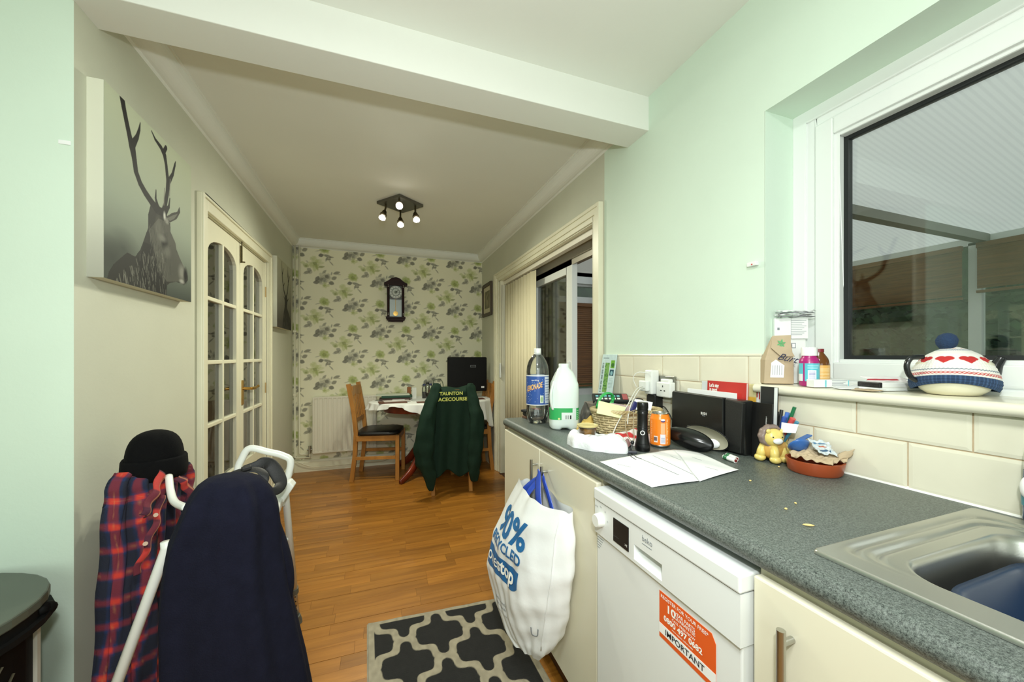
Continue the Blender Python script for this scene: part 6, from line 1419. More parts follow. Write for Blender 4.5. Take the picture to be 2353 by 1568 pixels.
# can
bx, by = 0.905, 1.030
t = thing('drinks_can', 'orange drinks can standing between the torch and the black radio', 'can', (bx, by, W_))
fa3 = math.atan2(-by, -bx)
build('can_body', MB().lathe([(0.0, 0.004), (0.022, 0.0), (0.025, 0.001), (0.0325, 0.009)], 32), M_chrome, t, smooth=True)
nv, nu = 90, 260; cv = Cv(nu, nv, C(236, 128, 34)); fc = (fa3 % (2*PI))/(2*PI)
cv.rect(fc-.10, .30, fc-.04, .10, C(236, 226, 220)); cv.rect(fc-.10, .14, fc-.045, .26, C(120, 100, 100))
cv.rect(fc+.005, .05, fc+.085, .36, C(214, 212, 222)); cv.rect(fc+.01, .38, fc+.08, .72, C(240, 168, 120)); cv.ell(fc+.045, .80, .036, .05, C(70, 60, 110)); cv.ell(fc+.045, .83, .034, .03, C(240, 232, 230))
for i in range(8): cv.rect(fc+.015, .08+i*.032, fc+.075, .088+i*.032, C(120, 120, 150))
for i in range(18): cv.rect(fc+.105, .05+i*.045, fc+.105+.02*random.random()+.01, .075+i*.045, C(250, 206, 160)); cv.rect(fc-.16, .1+i*.04, fc-.14, .11+i*.04, C(250, 206, 160))
cv.rect(fc+.10, .30, fc+.12, .75, C(250, 190, 120))
P = cyl(0.033, 0.009, 0.112, nu, nv); zz = np.linspace(0, 1, nv); rr_ = np.interp(zz, [0, .02, .84, .94, 1], [.0325, .033, .033, .0285, .0268]); sc_ = (rr_/0.033)[:, None]; P[:, :, 0] *= sc_; P[:, :, 1] *= sc_
sheet('printed_wall', P, cv, M_printgloss, t)
build('top_rim', MB().lathe([(0.0268, 0.1118), (0.0272, 0.1150), (0.0258, 0.1155), (0.0240, 0.1105), (0.0, 0.1100)], 32), M_chrome, t, smooth='auto')
build('ring_pull', MB().tube([(0.004+0.009*math.cos(a), 0.006*math.sin(a), 0.1118) for a in np.linspace(0, 2*PI, 15)[:-1]], 0.0011, 5, closed=True), M_chrome, t, smooth=True)

# papers
def papersheet(lab, c4, lines, zoff, curl):
    P = np.zeros((24, 24, 3)); c4 = [np.array(at_z(*p, W_)) for p in c4]
    for i in range(24):
        for j in range(24):
            u, v = j/23, i/23; p = c4[0]*(1-u)*(1-v)+c4[1]*u*(1-v)+c4[2]*u*v+c4[3]*(1-u)*v; p = p.copy(); p[2] = W_+zoff+curl*(math.sin(u*PI)*0.004+0.006*(u*v)**3+0.002*math.sin(v*5)*u); P[i, j] = p
    cv = Cv(24, 24, C(238, 239, 240)); t_ = thing('paper_sheet', lab, 'paper', tuple(c4[0])); sheet('page', P, None, M_paper, t_, world=True, solid=0.0004)
    fl = P.reshape(-1, 3)
    for (xa, ya, xb, yb, w) in lines:
        q_ = MB(); pts = []
        for k in range(9):
            g = at_z(xa+(xb-xa)*k/8, ya+(yb-ya)*k/8, W_+0.003); d2 = (fl[:, 0]-g.x)**2+(fl[:, 1]-g.y)**2; near = np.argsort(d2)[:4]; pts.append(Vector((g.x, g.y, float(fl[near, 2].max())+0.0007)))
        for a, b in zip(pts[:-1], pts[1:]): q_.bar(a, b, w, 0.0003)
        build('printed_line', q_, M_inkgrey, t_, world=True)
papersheet('white printed sheet lying flat in front of the torch, left of its pair', [(1378, 1062), (1552, 1033), (1606, 1108), (1498, 1121)], [(1466, 1053, 1560, 1092, .0022), (1500, 1048, 1592, 1090, .0013), (1418, 1066, 1450, 1074, .0008), (1540, 1048, 1565, 1058, .0008)], 0.0004, 0.6)
papersheet('white sheet overlapping the right side of the other white sheet', [(1548, 1034), (1606, 1042), (1697, 1083), (1608, 1108)], [(1590, 1052, 1612, 1060, .0008), (1620, 1074, 1650, 1082, .0008)], 0.0012, 0.6)

# spectacle case
M_case = mat('case_black', C(16, 17, 18), 0.22); M_case_in = mat('case_lining', C(176, 172, 150), 0.8)
t = thing('glasses_case', 'open black clam-shell case with a beige lining in front of the radio', 'case', (0.992, 0.962, W_), math.radians(-72))
def valve(nm, m, k, inner=False):
    """one half of the clam shell, hinge at +x; local -y faces the camera"""
    pass
def halfshell(nm, m, L, Hh, D, base, tilt, sc=1.0, sol=0.002):
    vs = []; n, q = 40, 12
    for i in range(q+1):
        r = i/q
        for j in range(n):
            a = 2*PI*j/n; ex = L*r*math.cos(a)*sc; ez = Hh*r*math.sin(a)*(1+0.10*math.cos(a))*sc; vs.append((ex, D*sc*(1-r*r), ez))
    R_ = Matrix.Translation(base) @ Matrix.Rotation(tilt[1], 4, 'Y') @ Matrix.Rotation(tilt[0], 4, 'X')
    return build(nm, MB().add(vs, [(i*n+j, i*n+(j+1) % n, (i+1)*n+(j+1) % n, (i+1)*n+j) for i in range(q) for j in range(n)], R_), m, t, smooth=True, solid=sol)
halfshell('front_shell', M_case, 0.080, 0.033, -0.028, (-0.010, -0.026, 0.0350), (math.radians(-14), math.radians(9)))
halfshell('back_shell', M_case, 0.074, 0.037, 0.024, (0.028, 0.010, 0.0420), (math.radians(12), math.radians(10)))
halfshell('lining', M_case_in, 0.074, 0.037, 0.024, (0.028, 0.0085, 0.0422), (math.radians(12), math.radians(10)), 0.95, 0)
build('tissue', MB().ball((0.052, 0.006, 0.026), 0.015, 12, 8, 1.5, .6, 1.0), M_paper, t, smooth=True)
# batteries
for k in range(2):
    p0 = at_z(1664+k*7, 1050-k*4, W_+0.007); p1 = at_z(1681+k*9, 1056-k*2, W_+0.007); dd2 = (p1-p0).normalized()
    t = thing('battery', 'white battery with a green end by the black case, '+('nearer the front' if k == 0 else 'nearer the radio'), 'battery', tuple(p0))
    build('cell', MB().tube([p0, p0+dd2*0.044], 0.0068, 14), M_white, t, world=True, smooth='auto'); build('green_band', MB().tube([p0+dd2*0.002, p0+dd2*0.016], 0.0070, 14), mat('battery_green', C(50, 120, 80), 0.4), t, world=True, smooth='auto')
    build('terminal', MB().tube([p0+dd2*0.044, p0+dd2*0.0455], 0.0045, 12).tube([p0+dd2*0.0455, p0+dd2*0.0465], 0.002, 8), mat('dark_red_end', C(120, 40, 40), 0.4), t, world=True, smooth='auto')

# radio
t = thing('cd_radio', 'black upright compact disc radio standing against the wall behind the can', 'radio', (1.08, 0.98, W_))
M_rad_b = mat('radio_black', C(24, 25, 24), 0.38, var=0.1, vscale=12)
build('front_cover', MB().prism([(1.128, W_+0.006), (1.128, 1.062), (1.122, 1.068), (0.905, 1.064), (0.905, W_+0.006)], 'x', 1.046, 1.062), M_rad_b, t, world=True, bevel=0.003)
build('housing', MB().prism([(1.120, W_), (1.120, 1.058), (0.850, 1.058), (0.838, W_)], 'x', 1.062, 1.112), M_rad_b, t, world=True, bevel=0.004)
build('speaker_panel', MB().prism([(0.901, W_+0.006), (0.901, 1.060), (0.838, 1.054), (0.846, W_+0.006)], 'x', 1.050, 1.064), mat('speaker_black', C(20, 21, 19), 0.6, bump=0.3, bscale=500), t, world=True, bevel=0.002)
text('logo', 'BUSH', 0.013, (1.0455, 0.992, 0.998), FW, (0, 0, 1), M_whiteink, t, bold=0.01, width=0.024); build('logo_bar', MB().box(1.0450, 1.0460, 0.974, 0.986, 0.9935, 0.9955), M_inkgrey, t, world=True)
for i in range(3):
    for j in range(2): build('marking', MB().box(1.0452, 1.0460, 1.020+i*0.012, 1.026+i*0.012, 0.934+j*0.009, 0.9355+j*0.009), M_inkgrey, t, world=True)
build('disc_mark', MB().box(1.0452, 1.0460, 0.930, 0.942, 0.936, 0.946), M_inkgrey, t, world=True)
t = thing('digital_clock', 'small black digital display unit half hidden behind the radio and can', 'clock', (1.10, 1.155, W_))
build('case', MB().bar((1.10, 1.158, W_), (1.12, 1.158, 1.045), 0.055, 0.016, up=(1, 0, 0)), M_black, t, world=True, bevel=0.004)
build('screen', MB().box(1.0965, 1.1015, 1.140, 1.178, 0.985, 1.030), mat('lcd_green', C(96, 110, 100), 0.3), t, world=True)
for i in range(3): build('button', MB().box(1.0935, 1.0985, 1.142+i*0.012, 1.150+i*0.012, 0.960, 0.966), M_upvc, t, world=True)

# leaflets and magazines stood behind the radio
def upright(name, lab, cat, y0, y1, z1, x, m, cv=None, th=0.003, tiltx=0.012, z0=W_):
    t = thing(name, lab, cat, (x, (y0+y1)/2, z0))
    if cv is None: build('cover', MB().add([(x, y0, z0), (x+th, y0, z0), (x+th, y1, z0), (x, y1, z0), (x+tiltx, y0, z1), (x+tiltx+th, y0, z1), (x+tiltx+th, y1, z1), (x+tiltx, y1, z1)], [(0, 3, 2, 1), (4, 5, 6, 7), (0, 1, 5, 4), (1, 2, 6, 5), (2, 3, 7, 6), (3, 0, 4, 7)]), m, t, world=True, bevel=0.0008)
    else: sheet('cover', plane_pts((x, y1, z0), (0, y0-y1, 0), (tiltx, 0, z1-z0), cv.nu, cv.nv), cv, M_printgloss, t, world=True, smooth=False, solid=th)
    return t
upright('white_envelope', 'pale grey envelope edge standing behind the red card', 'envelope', 0.93, 1.083, 1.105, 1.137, mat('pale_grey_card', C(206, 212, 214), 0.6), tiltx=0.010)
upright('letter', 'white letter with a pale blue patch just showing above the radio', 'letter', 0.915, 1.125, 1.075, 1.1155, M_paper, tiltx=0.003)
cv = Cv(80, 110, C(176, 40, 40)); cv.ell(.62, .85, .5, .25, C(206, 66, 58), .8, .9); cv.rect(.965, 0, 1, 1, C(226, 210, 210))
t = upright('red_card', 'red card reading Let\'s stay in touch standing behind the radio', 'card', 0.886, 1.046, 1.110, 1.1265, None, cv, 0.002, 0.008)
text('lettering', "Let's stay", 0.018, (1.1325, 1.036, 1.088), FW, (0.03, 0, 1), M_whiteink, t, bold=0.03, width=0.040); text('lettering', 'in touch', 0.018, (1.1312, 1.034, 1.073), FW, (0.03, 0, 1), M_whiteink, t, bold=0.03, width=0.032)
cv = Cv(40, 60, C(206, 200, 150)); cv.rect(0, .5, 1, .8, C(222, 176, 66)); cv.rect(0, .3, .5, .6, C(190, 50, 60)); cv.rect(.4, .1, 1, .5, C(130, 176, 200)); cv.noise(.1, 12)
upright('map_leaflet', 'colourful leaflet between the red card and the white magazine', 'leaflet', 0.868, 0.90, 1.108, 1.1415, None, cv, 0.002, 0.006)
cv = Cv(60, 120, C(226, 230, 232)); cv.rect(.1, .80, .2, .95, C(190, 50, 56)); cv.rect(.28, .78, .38, .98, C(200, 60, 60)); cv.rect(.5, .2, .9, .96, C(206, 210, 214))
for i in range(16): cv.rect(.52, .25+i*.043, .88, .258+i*.043, C(150, 160, 170))
upright('white_magazine', 'white magazine with red bars standing left of the black folder', 'magazine', 0.828, 0.876, 1.108, 1.1480, None, cv, 0.002, 0.004)
cv = Cv(60, 120, C(40, 42, 42)); cv.rect(.80, 0, 1, 1, C(224, 228, 226)); cv.rect(0, 0, .03, 1, C(180, 180, 180))
upright('black_folder', 'black and white folder standing at the right end of the leaflets by the sill', 'folder', 0.782, 0.836, 1.105, 1.1150, None, cv, 0.003, 0.008)
cv = Cv(50, 140, C(20, 20, 20)); 
t = upright('black_brochure', 'glossy black brochure leaning against the right side of the radio', 'brochure', 0.772, 0.834, 1.058, 1.0800, None, cv, 0.004, 0.006)
text('lettering', 'www.thefrontroomcompany.co.uk', 0.006, (1.0815, 0.788, 0.945), (0.05, 0, 1), (0, 1, 0), M_whiteink, t, width=0.085)
text('lettering', 'EX', 0.018, (1.0795, 0.798, 0.905), FW, (0, 0, 1), M_inkgrey, t)

# pen pot figure
M_yell = mat('ceramic_yellow', C(228, 206, 118), 0.3, var=0.05, vscale=15); M_org = mat('ceramic_orange', C(220, 172, 88), 0.35, var=0.15, vscale=25); M_mane = mat('ceramic_mauve', C(136, 118, 110), 0.35)
t = thing('lion_pen_pot', 'yellow ceramic lion pen pot with a mauve mane beside the terracotta dish', 'pen pot', (1.094, 0.780, W_), math.radians(98))
build('body', MB().ball((-0.004, -0.004, 0.037), 0.033, 22, 16, 0.90, 1.22, 1.05), M_org, t, smooth=True)
build('pot', MB().lathe([(0, 0.03), (0.026, 0.03), (0.029, 0.05), (0.030, 0.080), (0.0275, 0.080), (0.0265, 0.045), (0, 0.045)], 24, Matrix.Translation((0.004, -0.030, 0))), M_yell, t, smooth='auto')
for (x, y) in ((-0.026, 0.030), (-0.032, -0.004), (-0.026, -0.036), (0.014, 0.034), (0.022, -0.030)):
    build('paw', MB().ball((x, y, 0.0112), 0.0130, 16, 10, 1.15, 1.15, 0.86), M_yell, t, smooth=True)
    build('leg', MB().tube([(x*0.95, y, 0.012), (x*0.85, y*0.9, 0.030), (x*0.6, y*0.7, 0.050)], [0.0120, 0.0115, 0.010], 14), M_yell, t, smooth=True)
HR = Matrix.Translation((-0.010, 0.018, 0.0)) @ Matrix.Rotation(math.radians(62), 4, 'Z')
def hball(c, r, *k): return MB().add(*(lambda m_: (m_.v, m_.f))(MB().ball(c, r, 20, 14, *k)), HR)
hdm = build('head', hball((0, 0.002, 0.073), 0.0265, 1.08, 0.95, 1.0), M_yell, t, smooth=True)
nR = 48; vs = []
for i in range(nR):
    a_ = 2*PI*i/nR
    for (r, y) in ((0.0255, 0.010), (0.0320, 0.006), (0.0345, -0.006), (0.0300, -0.016), (0.022, -0.012), (0.0230, 0.004)):
        k = 1+0.035*math.cos(a_*10); vs.append((r*k*math.cos(a_)*1.05, y, 0.075+r*k*math.sin(a_)))
build('mane', MB().add(vs, [(i*6+j, i*6+(j+1) % 6, ((i+1) % nR)*6+(j+1) % 6, ((i+1) % nR)*6+j) for i in range(nR) for j in range(6)], HR), M_mane, t, smooth=True)
for s_ in (-1, 1): build('ear', hball((s_*0.019, 0.014, 0.092), 0.0068, 1, .6, 1), M_yell, hdm, smooth=True)
build('muzzle', hball((0, 0.0255, 0.0655), 0.0110, 1.25, .6, .8), M_white, hdm, smooth=True)
for s_ in (-1, 1): build('eye', hball((s_*0.0130, 0.0247, 0.077), 0.0019, 1, 1, 1), M_ink, hdm, smooth=True)
build('spot', MB().ball((-0.018, -0.047, 0.062), 0.009, 12, 8, .6, .6, .6), M_mane, t, smooth=True)
# pens
pc = Vector((1.118, 0.812, 0.0))
PM = ROOTM[t.name]; pc = PM @ Vector((0.004, -0.030, 0))
def pen(lab, col, top, r=0.0042, capcol=None, cat='pen'):
    top = Vector(top); b = Vector((pc.x+(top.x-pc.x)*0.3, pc.y+(top.y-pc.y)*0.3, W_+0.050)); 
    h = Vector((pc.x, pc.y, 0)); d = (top-b)
    t_ = thing('pen', lab, cat, tuple(b), 0, 'pens in the lion pot'); build('barrel', MB().tube([b, b.lerp(top, 0.55)], r, 10), mat('pen_'+lab.split()[0], col, 0.3), t_, world=True, smooth='auto')
    build('cap', MB().tube([b.lerp(top, 0.55), top], r*1.15, 10), mat('cap_'+lab.split()[0], capcol or col, 0.3), t_, world=True, smooth='auto')
pen('green pen sticking up highest from the lion pot', C(30, 110, 70), at_x(1826, 936, 1.135))
pen('blue ballpoint pen in the middle of the lion pot', C(80, 120, 200), at_x(1810, 948, 1.130), 0.005)
pen('navy pen with a thick barrel in the lion pot', C(60, 90, 170), at_x(1803, 958, 1.120), 0.006)
pen('black-capped pen at the back of the lion pot', C(40, 40, 42), at_x(1796, 942, 1.145))
pen('grey pen at the left of the lion pot', C(170, 176, 180), at_x(1786, 946, 1.140), 0.004, C(30, 30, 30))
pen('red chunky marker at the right of the lion pot', C(214, 84, 84), at_x(1822, 962, 1.115), 0.0065)
pen('teal pen leaning furthest right in the lion pot', C(70, 140, 170), at_x(1832, 970, 1.110), 0.0045)
t_ = thing('pen', 'dark blue pen rising behind the lion\'s head on the left', 'pen', (1.10, 0.87, W_), 0, 'pens in the lion pot')
build('barrel', MB().tube([at_x(1765, 1010, 1.09), at_x(1741, 953, 1.09)], 0.0042, 10), mat('navy_pen', C(30, 50, 130), 0.3), t_, world=True, smooth='auto')
card('till_receipt', 'small printed slip tucked in the front of the pen pot', 'receipt', [at_x(1794, 994, 1.088), at_x(1796, 971, 1.094), at_x(1835, 976, 1.094), at_x(1828, 996, 1.088)], M_paper, 0.0006)

# terracotta dish and contents
dx_, dy_ = 1.092, 0.664
t = thing('terracotta_dish', 'round terracotta dish holding wrappers at the back of the worktop', 'dish', (dx_, dy_, W_))
build('bowl', MB().lathe([(0, 0.0), (0.054, 0.0), (0.058, 0.004), (0.0615, 0.022), (0.0635, 0.030), (0.0635, 0.034), (0.0585, 0.034), (0.0560, 0.010), (0, 0.007)], 44), mat('terracotta', C(160, 74, 40), 0.3, var=0.08, vscale=10), t, smooth='auto')
def wrinkle(name, lab, cat, quad, m, amp, seed, cv=None, n=22):
    q = [np.array(p) for p in quad]; P = np.zeros((n, n, 3)); nrm = np.cross(q[1]-q[0], q[3]-q[0]); nrm = nrm/np.linalg.norm(nrm)
    for i in range(n):
        for j in range(n):
            u, v = j/(n-1), i/(n-1); p = q[0]*(1-u)*(1-v)+q[1]*u*(1-v)+q[2]*u*v+q[3]*(1-u)*v
            w = float(wob(u*2.2+seed, v*2.6, 1.6, seed*9))+0.5*(abs(((u*2.3+v*1.7+seed+0.3*math.sin(v*5)) % 1)-.5)*2-.5); P[i, j] = p+nrm*w*amp+(q[1]-q[0])*0.05*math.sin(v*9+seed*7)*(abs(u-.5)*2)**4+(q[3]-q[0])*0.06*math.sin(u*11+seed*5)*(abs(v-.5)*2)**4
    o = sheet(name, P, cv, m, solid=0.0006, smooth=False); tag(o, lab, cat); return o
M_kraft = mat('kraft_paper', C(188, 168, 138), 0.75, var=0.06, vscale=30)
z1_ = W_+0.040
wrinkle('brown_paper', 'crumpled brown paper bag lying over the terracotta dish', 'paper', [(1.036, 0.690, z1_+0.004), (1.062, 0.608, z1_-0.002), (1.150, 0.612, z1_+0.002), (1.110, 0.725, z1_+0.016)], M_kraft, 0.009, 0.3, n=34)
wrinkle('brown_paper_corner', 'torn brown paper corner sticking up at the right of the dish', 'paper', [(1.110, 0.620, z1_+0.002), (1.150, 0.612, z1_+0.006), (1.152, 0.607, z1_+0.028), (1.130, 0.630, z1_+0.016)], M_kraft, 0.002, 0.7, n=8)
cv = Cv(30, 30, C(200, 208, 212)); cv.noise(.25, 12); cv.rect(.2, .2, .8, .3, C(60, 90, 120)); cv.rect(.3, .5, .7, .58, C(180, 90, 60)); cv.rect(.1, .7, .8, .8, C(70, 120, 160))
wrinkle('foil_sachet', 'silvery printed sachet lying on the brown paper in the dish', 'sachet', [(1.080, 0.645, z1_+0.014), (1.115, 0.625, z1_+0.012), (1.150, 0.665, z1_+0.036), (1.110, 0.692, z1_+0.040)], MATS['printed_gloss'], 0.003, 0.1, cv, 30)
t = thing('blue_scoop', 'blue plastic scoop lying in the terracotta dish', 'scoop', (1.087, 0.690, z1_+0.006), math.radians(25))
M_bl = mat('blue_plastic', C(54, 104, 176), 0.3)
vs = []; n = 20
for i in range(9):
    r = i/8
    for j in range(n): a = 2*PI*j/n; vs.append((0.040*r*math.cos(a), 0.026*r*math.sin(a), -0.018*(1-r*r)))
build('scoop_bowl', MB().add(vs, [(i*n+j, i*n+(j+1) % n, (i+1)*n+(j+1) % n, (i+1)*n+j) for i in range(8) for j in range(n)], Matrix.Rotation(0.5, 4, 'Y') @ Matrix.Rotation(-0.5, 4, 'X') @ Matrix.Translation((0, 0, 0.022))), M_bl, t, smooth=True, solid=0.002)
build('scoop_handle', MB().bar((0.005, 0.01, 0.030), (0.045, -0.010, 0.042), 0.014, 0.004), M_bl, t, bevel=0.001)
# crumbs
for (x, y, L, rz_) in ((1858, 1210, 0.020, -0.6), (1806, 1172, 0.007, 0.3), (1724, 1107, 0.006, 0.2), (1790, 1075, 0.005, 0.7), (1828, 1159, 0.003, 0)):
    p = at_z(x, y, WZ); cr_ = build('crumb', MB().ball((0, 0, 0.0022), 0.002, 8, 6, L/0.004, 1.4, 1), mat('crumb_yellow', C(222, 196, 130), 0.8), smooth=True); cr_.location = (p.x, p.y, WZ+0.0001); cr_.rotation_euler = (0, 0, rz_)
    tag(cr_, {1858: 'long yellow crumb on the worktop in front of the sink corner', 1806: 'small crumb left of the long yellow crumb', 1724: 'crumb on the worktop beside the corner of the white paper', 1790: 'tiny crumb by the feet of the lion pot', 1828: 'tiniest crumb, between the long crumb and the dish'}[x], 'crumb', 'crumbs on the worktop')

# socket, adaptors, cables
t = thing('wall_socket', 'brushed steel double wall socket on the tiles above the basket', 'socket', (XR-0.008, 1.29, 1.07))
build('face_plate', MB().box(XR-0.0175, XR-0.0072, 1.222, 1.366, 1.026, 1.114), mat('socket_steel', C(150, 150, 140), 0.35, 0.8), t, world=True, bevel=0.002)
build('rocker', MB().box(XR-0.021, XR-0.017, 1.236, 1.246, 1.085, 1.104), M_black, t, world=True)
t = thing('plug_adaptor', 'white cube plug adaptor with pin holes in the right half of the wall socket', 'adaptor', (1.13, 1.26, 1.06))
build('adaptor_body', MB().box(1.118, XR-0.0178, 1.216, 1.298, 1.026, 1.090), M_white, t, world=True, bevel=0.005)
build('adaptor_shoulder', MB().box(1.122, XR-0.0178, 1.228, 1.275, 1.088, 1.103), M_white, t, world=True, bevel=0.004)
for (dy, dz, w, h) in ((0.0, 0.016, 0.003, 0.008), (-0.010, -0.002, 0.006, 0.004), (0.010, -0.002, 0.006, 0.004)): build('pin_hole', MB().box(1.1165, 1.1185, 1.257+dy-w/2, 1.257+dy+w/2, 1.056+dz-h/2, 1.056+dz+h/2), M_black, t, world=True)
t = thing('usb_charger', 'tall white charger plug in the left half of the wall socket', 'charger', (1.13, 1.33, 1.07))
build('charger_body', MB().box(1.105, XR-0.0178, 1.310, 1.356, 1.032, 1.138), M_white, t, world=True, bevel=0.006)
build('charger_block', MB().box(1.085, 1.104, 1.318, 1.372, 1.045, 1.092), M_upvc, t, world=True, bevel=0.006)
t = thing('black_plug', 'black plug and adaptor hanging under the white charger', 'plug', (1.13, 1.33, 0.99))
build('plug_body', MB().box(1.110, XR-0.009, 1.296, 1.350, 0.965, 1.031), M_black, t, world=True, bevel=0.006)
build('plug_cable', MB().tube([Vector(p) for p in catmull([(1.13, 1.30, 0.975), (1.135, 1.27, 0.985), (1.135, 1.235, 0.955), (1.13, 1.20, 0.91), (1.125, 1.18, 0.894)], 6)], 0.0022, 6), M_black, t, world=True, smooth=True)
M_cab = mat('white_cable', C(228, 228, 222), 0.5)
tag(build('charging_cable', MB().tube([Vector(p) for p in catmull([(1.107, 1.335, 1.125), (1.07, 1.355, 1.127), (1.06, 1.375, 1.10), (1.075, 1.37, 1.06)], 6)], 0.0017, 6), M_cab, smooth=True), 'short white cable looping out of the top of the tall charger', 'cable')
tag(build('charging_cable', MB().tube([Vector(p) for p in catmull([(1.085, 1.345, 1.065), at_y(1462, 896, 1.30), at_y(1440, 935, 1.22), at_y(1418, 975, 1.13), at_y(1405, 1005, 1.09), at_z(1395, 1018, W_+.003), at_z(1375, 1008, W_+.003)], 7)], 0.0019, 6), M_cab, smooth=True), 'long white cable falling from the charger across the front of the basket', 'cable')
tag(build('charging_cable', MB().tube([Vector(p) for p in catmull([(1.085, 1.330, 1.060), at_y(1470, 895, 1.28), at_y(1452, 925, 1.20), at_y(1444, 955, 1.15), at_y(1442, 975, 1.12)], 7)], 0.0019, 6), M_cab, smooth=True), 'shorter white cable hanging down between the basket and the torch', 'cable')
tag(build('black_cable', MB().tube([Vector(p) for p in catmull([(1.12, 1.50, W_+0.078), (1.13, 1.44, 1.0), (1.135, 1.40, 0.995), (1.12, 1.375, 0.95)], 6)], 0.0025, 6), M_black, smooth=True), 'black cable arching over the back of the wicker basket', 'cable')

# ================================================================== ON THE WINDOW SILL
SZ = 1.1124
t = thing('kraft_bag', 'small brown paper bag with a green star and script lettering on the sill', 'bag', (1.178, 0.812, SZ))
e1 = Vector((0.80, -0.60, 0)).normalized(); e2 = Vector((0.6, 0.8, 0)).normalized(); o_ = Vector((1.137, 0.835, SZ))
def kb(u, d, z): return o_+e1*u+e2*d+Vector((0, 0, z))
Wd = 0.080; 
build('bag_body', MB().add([kb(0, 0, 0.0005), kb(Wd, 0, 0.0005), kb(Wd, 0.035, 0.0005), kb(0, 0.035, 0.0005), kb(0.002, -0.004, 0.075), kb(Wd-0.002, -0.004, 0.075), kb(Wd, 0.035, 0.075), kb(0.0, 0.035, 0.075), kb(0.026, 0.012, 0.148), kb(Wd-0.006, 0.012, 0.150), kb(Wd-0.006, 0.018, 0.150), kb(0.026, 0.018, 0.148)],
   [(0, 3, 2, 1), (0, 1, 5, 4), (1, 2, 6, 5), (2, 3, 7, 6), (3, 0, 4, 7), (4, 5, 9, 8), (5, 6, 10, 9), (6, 7, 11, 10), (7, 4, 8, 11), (8, 9, 10, 11)]), M_kraft, t, world=True, bevel=0.002)
build('folded_flap', MB().add([kb(0.025, 0.009, 0.150), kb(Wd-0.005, 0.009, 0.152), kb(Wd-0.010, -0.002, 0.108), kb(Wd, -0.006, 0.085), kb(0.042, -0.008, 0.086), kb(0.018, -0.004, 0.112)], [(0, 1, 2, 5), (5, 2, 3, 4)]), M_kraft, t, world=True, solid=0.0008)
mb = MB(); c_ = kb(0.046, 0.0005, 0.125)
for i in range(6): a = i*PI/3+0.3; q_ = e1*math.cos(a)*0.013+Vector((0, 0, math.sin(a)*0.016)); r_ = e1*math.cos(a+PI/2)*0.003+Vector((0, 0, math.sin(a+PI/2)*0.003)); mb.add([c_-e2*0.002, c_+q_*0.5+r_-e2*0.002, c_+q_-e2*0.001, c_+q_*0.5-r_-e2*0.002], [(0, 1, 2, 3)])
build('green_star', mb, mat('green_print', C(96, 170, 110), 0.6), t, world=True, fix=False)
build('address_label', MB().add([kb(0.016, -0.0022, 0.020), kb(0.052, -0.0022, 0.020), kb(0.053, -0.0052, 0.058), kb(0.030, -0.0058, 0.076), kb(0.018, -0.0052, 0.066)], [(0, 1, 2, 3, 4)]), M_paper, t, world=True, fix=False)
for i in range(5): build('printed_line', MB().bar(kb(0.022+i*0.006, -0.0048, 0.028), kb(0.022+i*0.006, -0.0062, 0.058), 0.0008, 0.0006), M_inkgrey, t, world=True)
text('lettering', 'Burt', 0.029, kb(0.030, -0.0115, 0.078), e1-Vector((0, 0, 0.25)), (0, 0, 1), mat('navy_script', C(36, 40, 70), 0.6), t, bold=0.0, shear=0.5)

def bottle(name, lab, x, y, prof, m, label, cap, cat='bottle'):
    t = thing(name, lab, cat, (x, y, SZ)); build('body', MB().lathe(prof, 32), m, t, smooth='auto'); 
    return t
bx, by = 1.186, 0.735; t = bottle('vitamin_bottle', 'magenta plastic pill bottle with a white cap and turquoise label on the sill', bx, by, [(0, 0.0), (0.022, 0.0), (0.024, 0.003), (0.024, 0.070), (0.022, 0.078), (0.0175, 0.084), (0.0175, 0.088), (0, 0.088)], mat('magenta_plastic', C(166, 30, 110), 0.3), None, None)
build('cap', MB().lathe([(0.0195, 0.088), (0.0195, 0.109), (0.0185, 0.112), (0, 0.112)], 32), M_white, t, smooth='auto')
fa4 = math.atan2(-by, -bx); cv = Cv(120, 60, C(90, 186, 200)); cv.rect(.30, .08, .36, 1, C(166, 30, 110)); cv.rect(.46, .10, .74, .62, C(226, 230, 240)); cv.rect(.0, 0, .28, .4, C(220, 222, 224))
for i in range(6): cv.rect(.50, .16+i*.07, .70, .18+i*.07, C(110, 110, 170))
cv.rect(.45, .72, .8, .76, C(190, 230, 236)); cv.rect(.45, .84, .85, .88, C(190, 230, 236)); cv.rect(.30, 0, .36, 1, C(166, 30, 110))
sheet('label', cyl(0.0244, 0.014, 0.066, 120, 60, a0=fa4-1.5, a1=fa4+1.5), cv, M_printgloss, t)
bx, by = 1.228, 0.735; t = bottle('medicine_bottle', 'amber medicine bottle with an orange label behind the magenta bottle', bx, by, [(0, 0.0), (0.024, 0.0), (0.026, 0.003), (0.026, 0.062), (0.022, 0.080), (0.012, 0.096), (0.0115, 0.108), (0, 0.108)], mat('amber_glass', C(104, 62, 26), 0.12), None, None)
build('cap', MB().lathe([(0.0125, 0.099), (0.0125, 0.108), (0, 0.108)], 24), mat('maroon_cap', C(120, 28, 34), 0.4), t, smooth='auto')
cv = Cv(60, 50, C(224, 172, 92))
for i in range(9): cv.rect(.3+.1*(i % 2), .08+i*.09, .9, .11+i*.09, C(240, 214, 160))
sheet('label', cyl(0.0264, 0.010, 0.060, 60, 50, a0=math.atan2(-by, -bx)-1.4, a1=math.atan2(-by, -bx)+1.4), cv, M_printgloss, t)
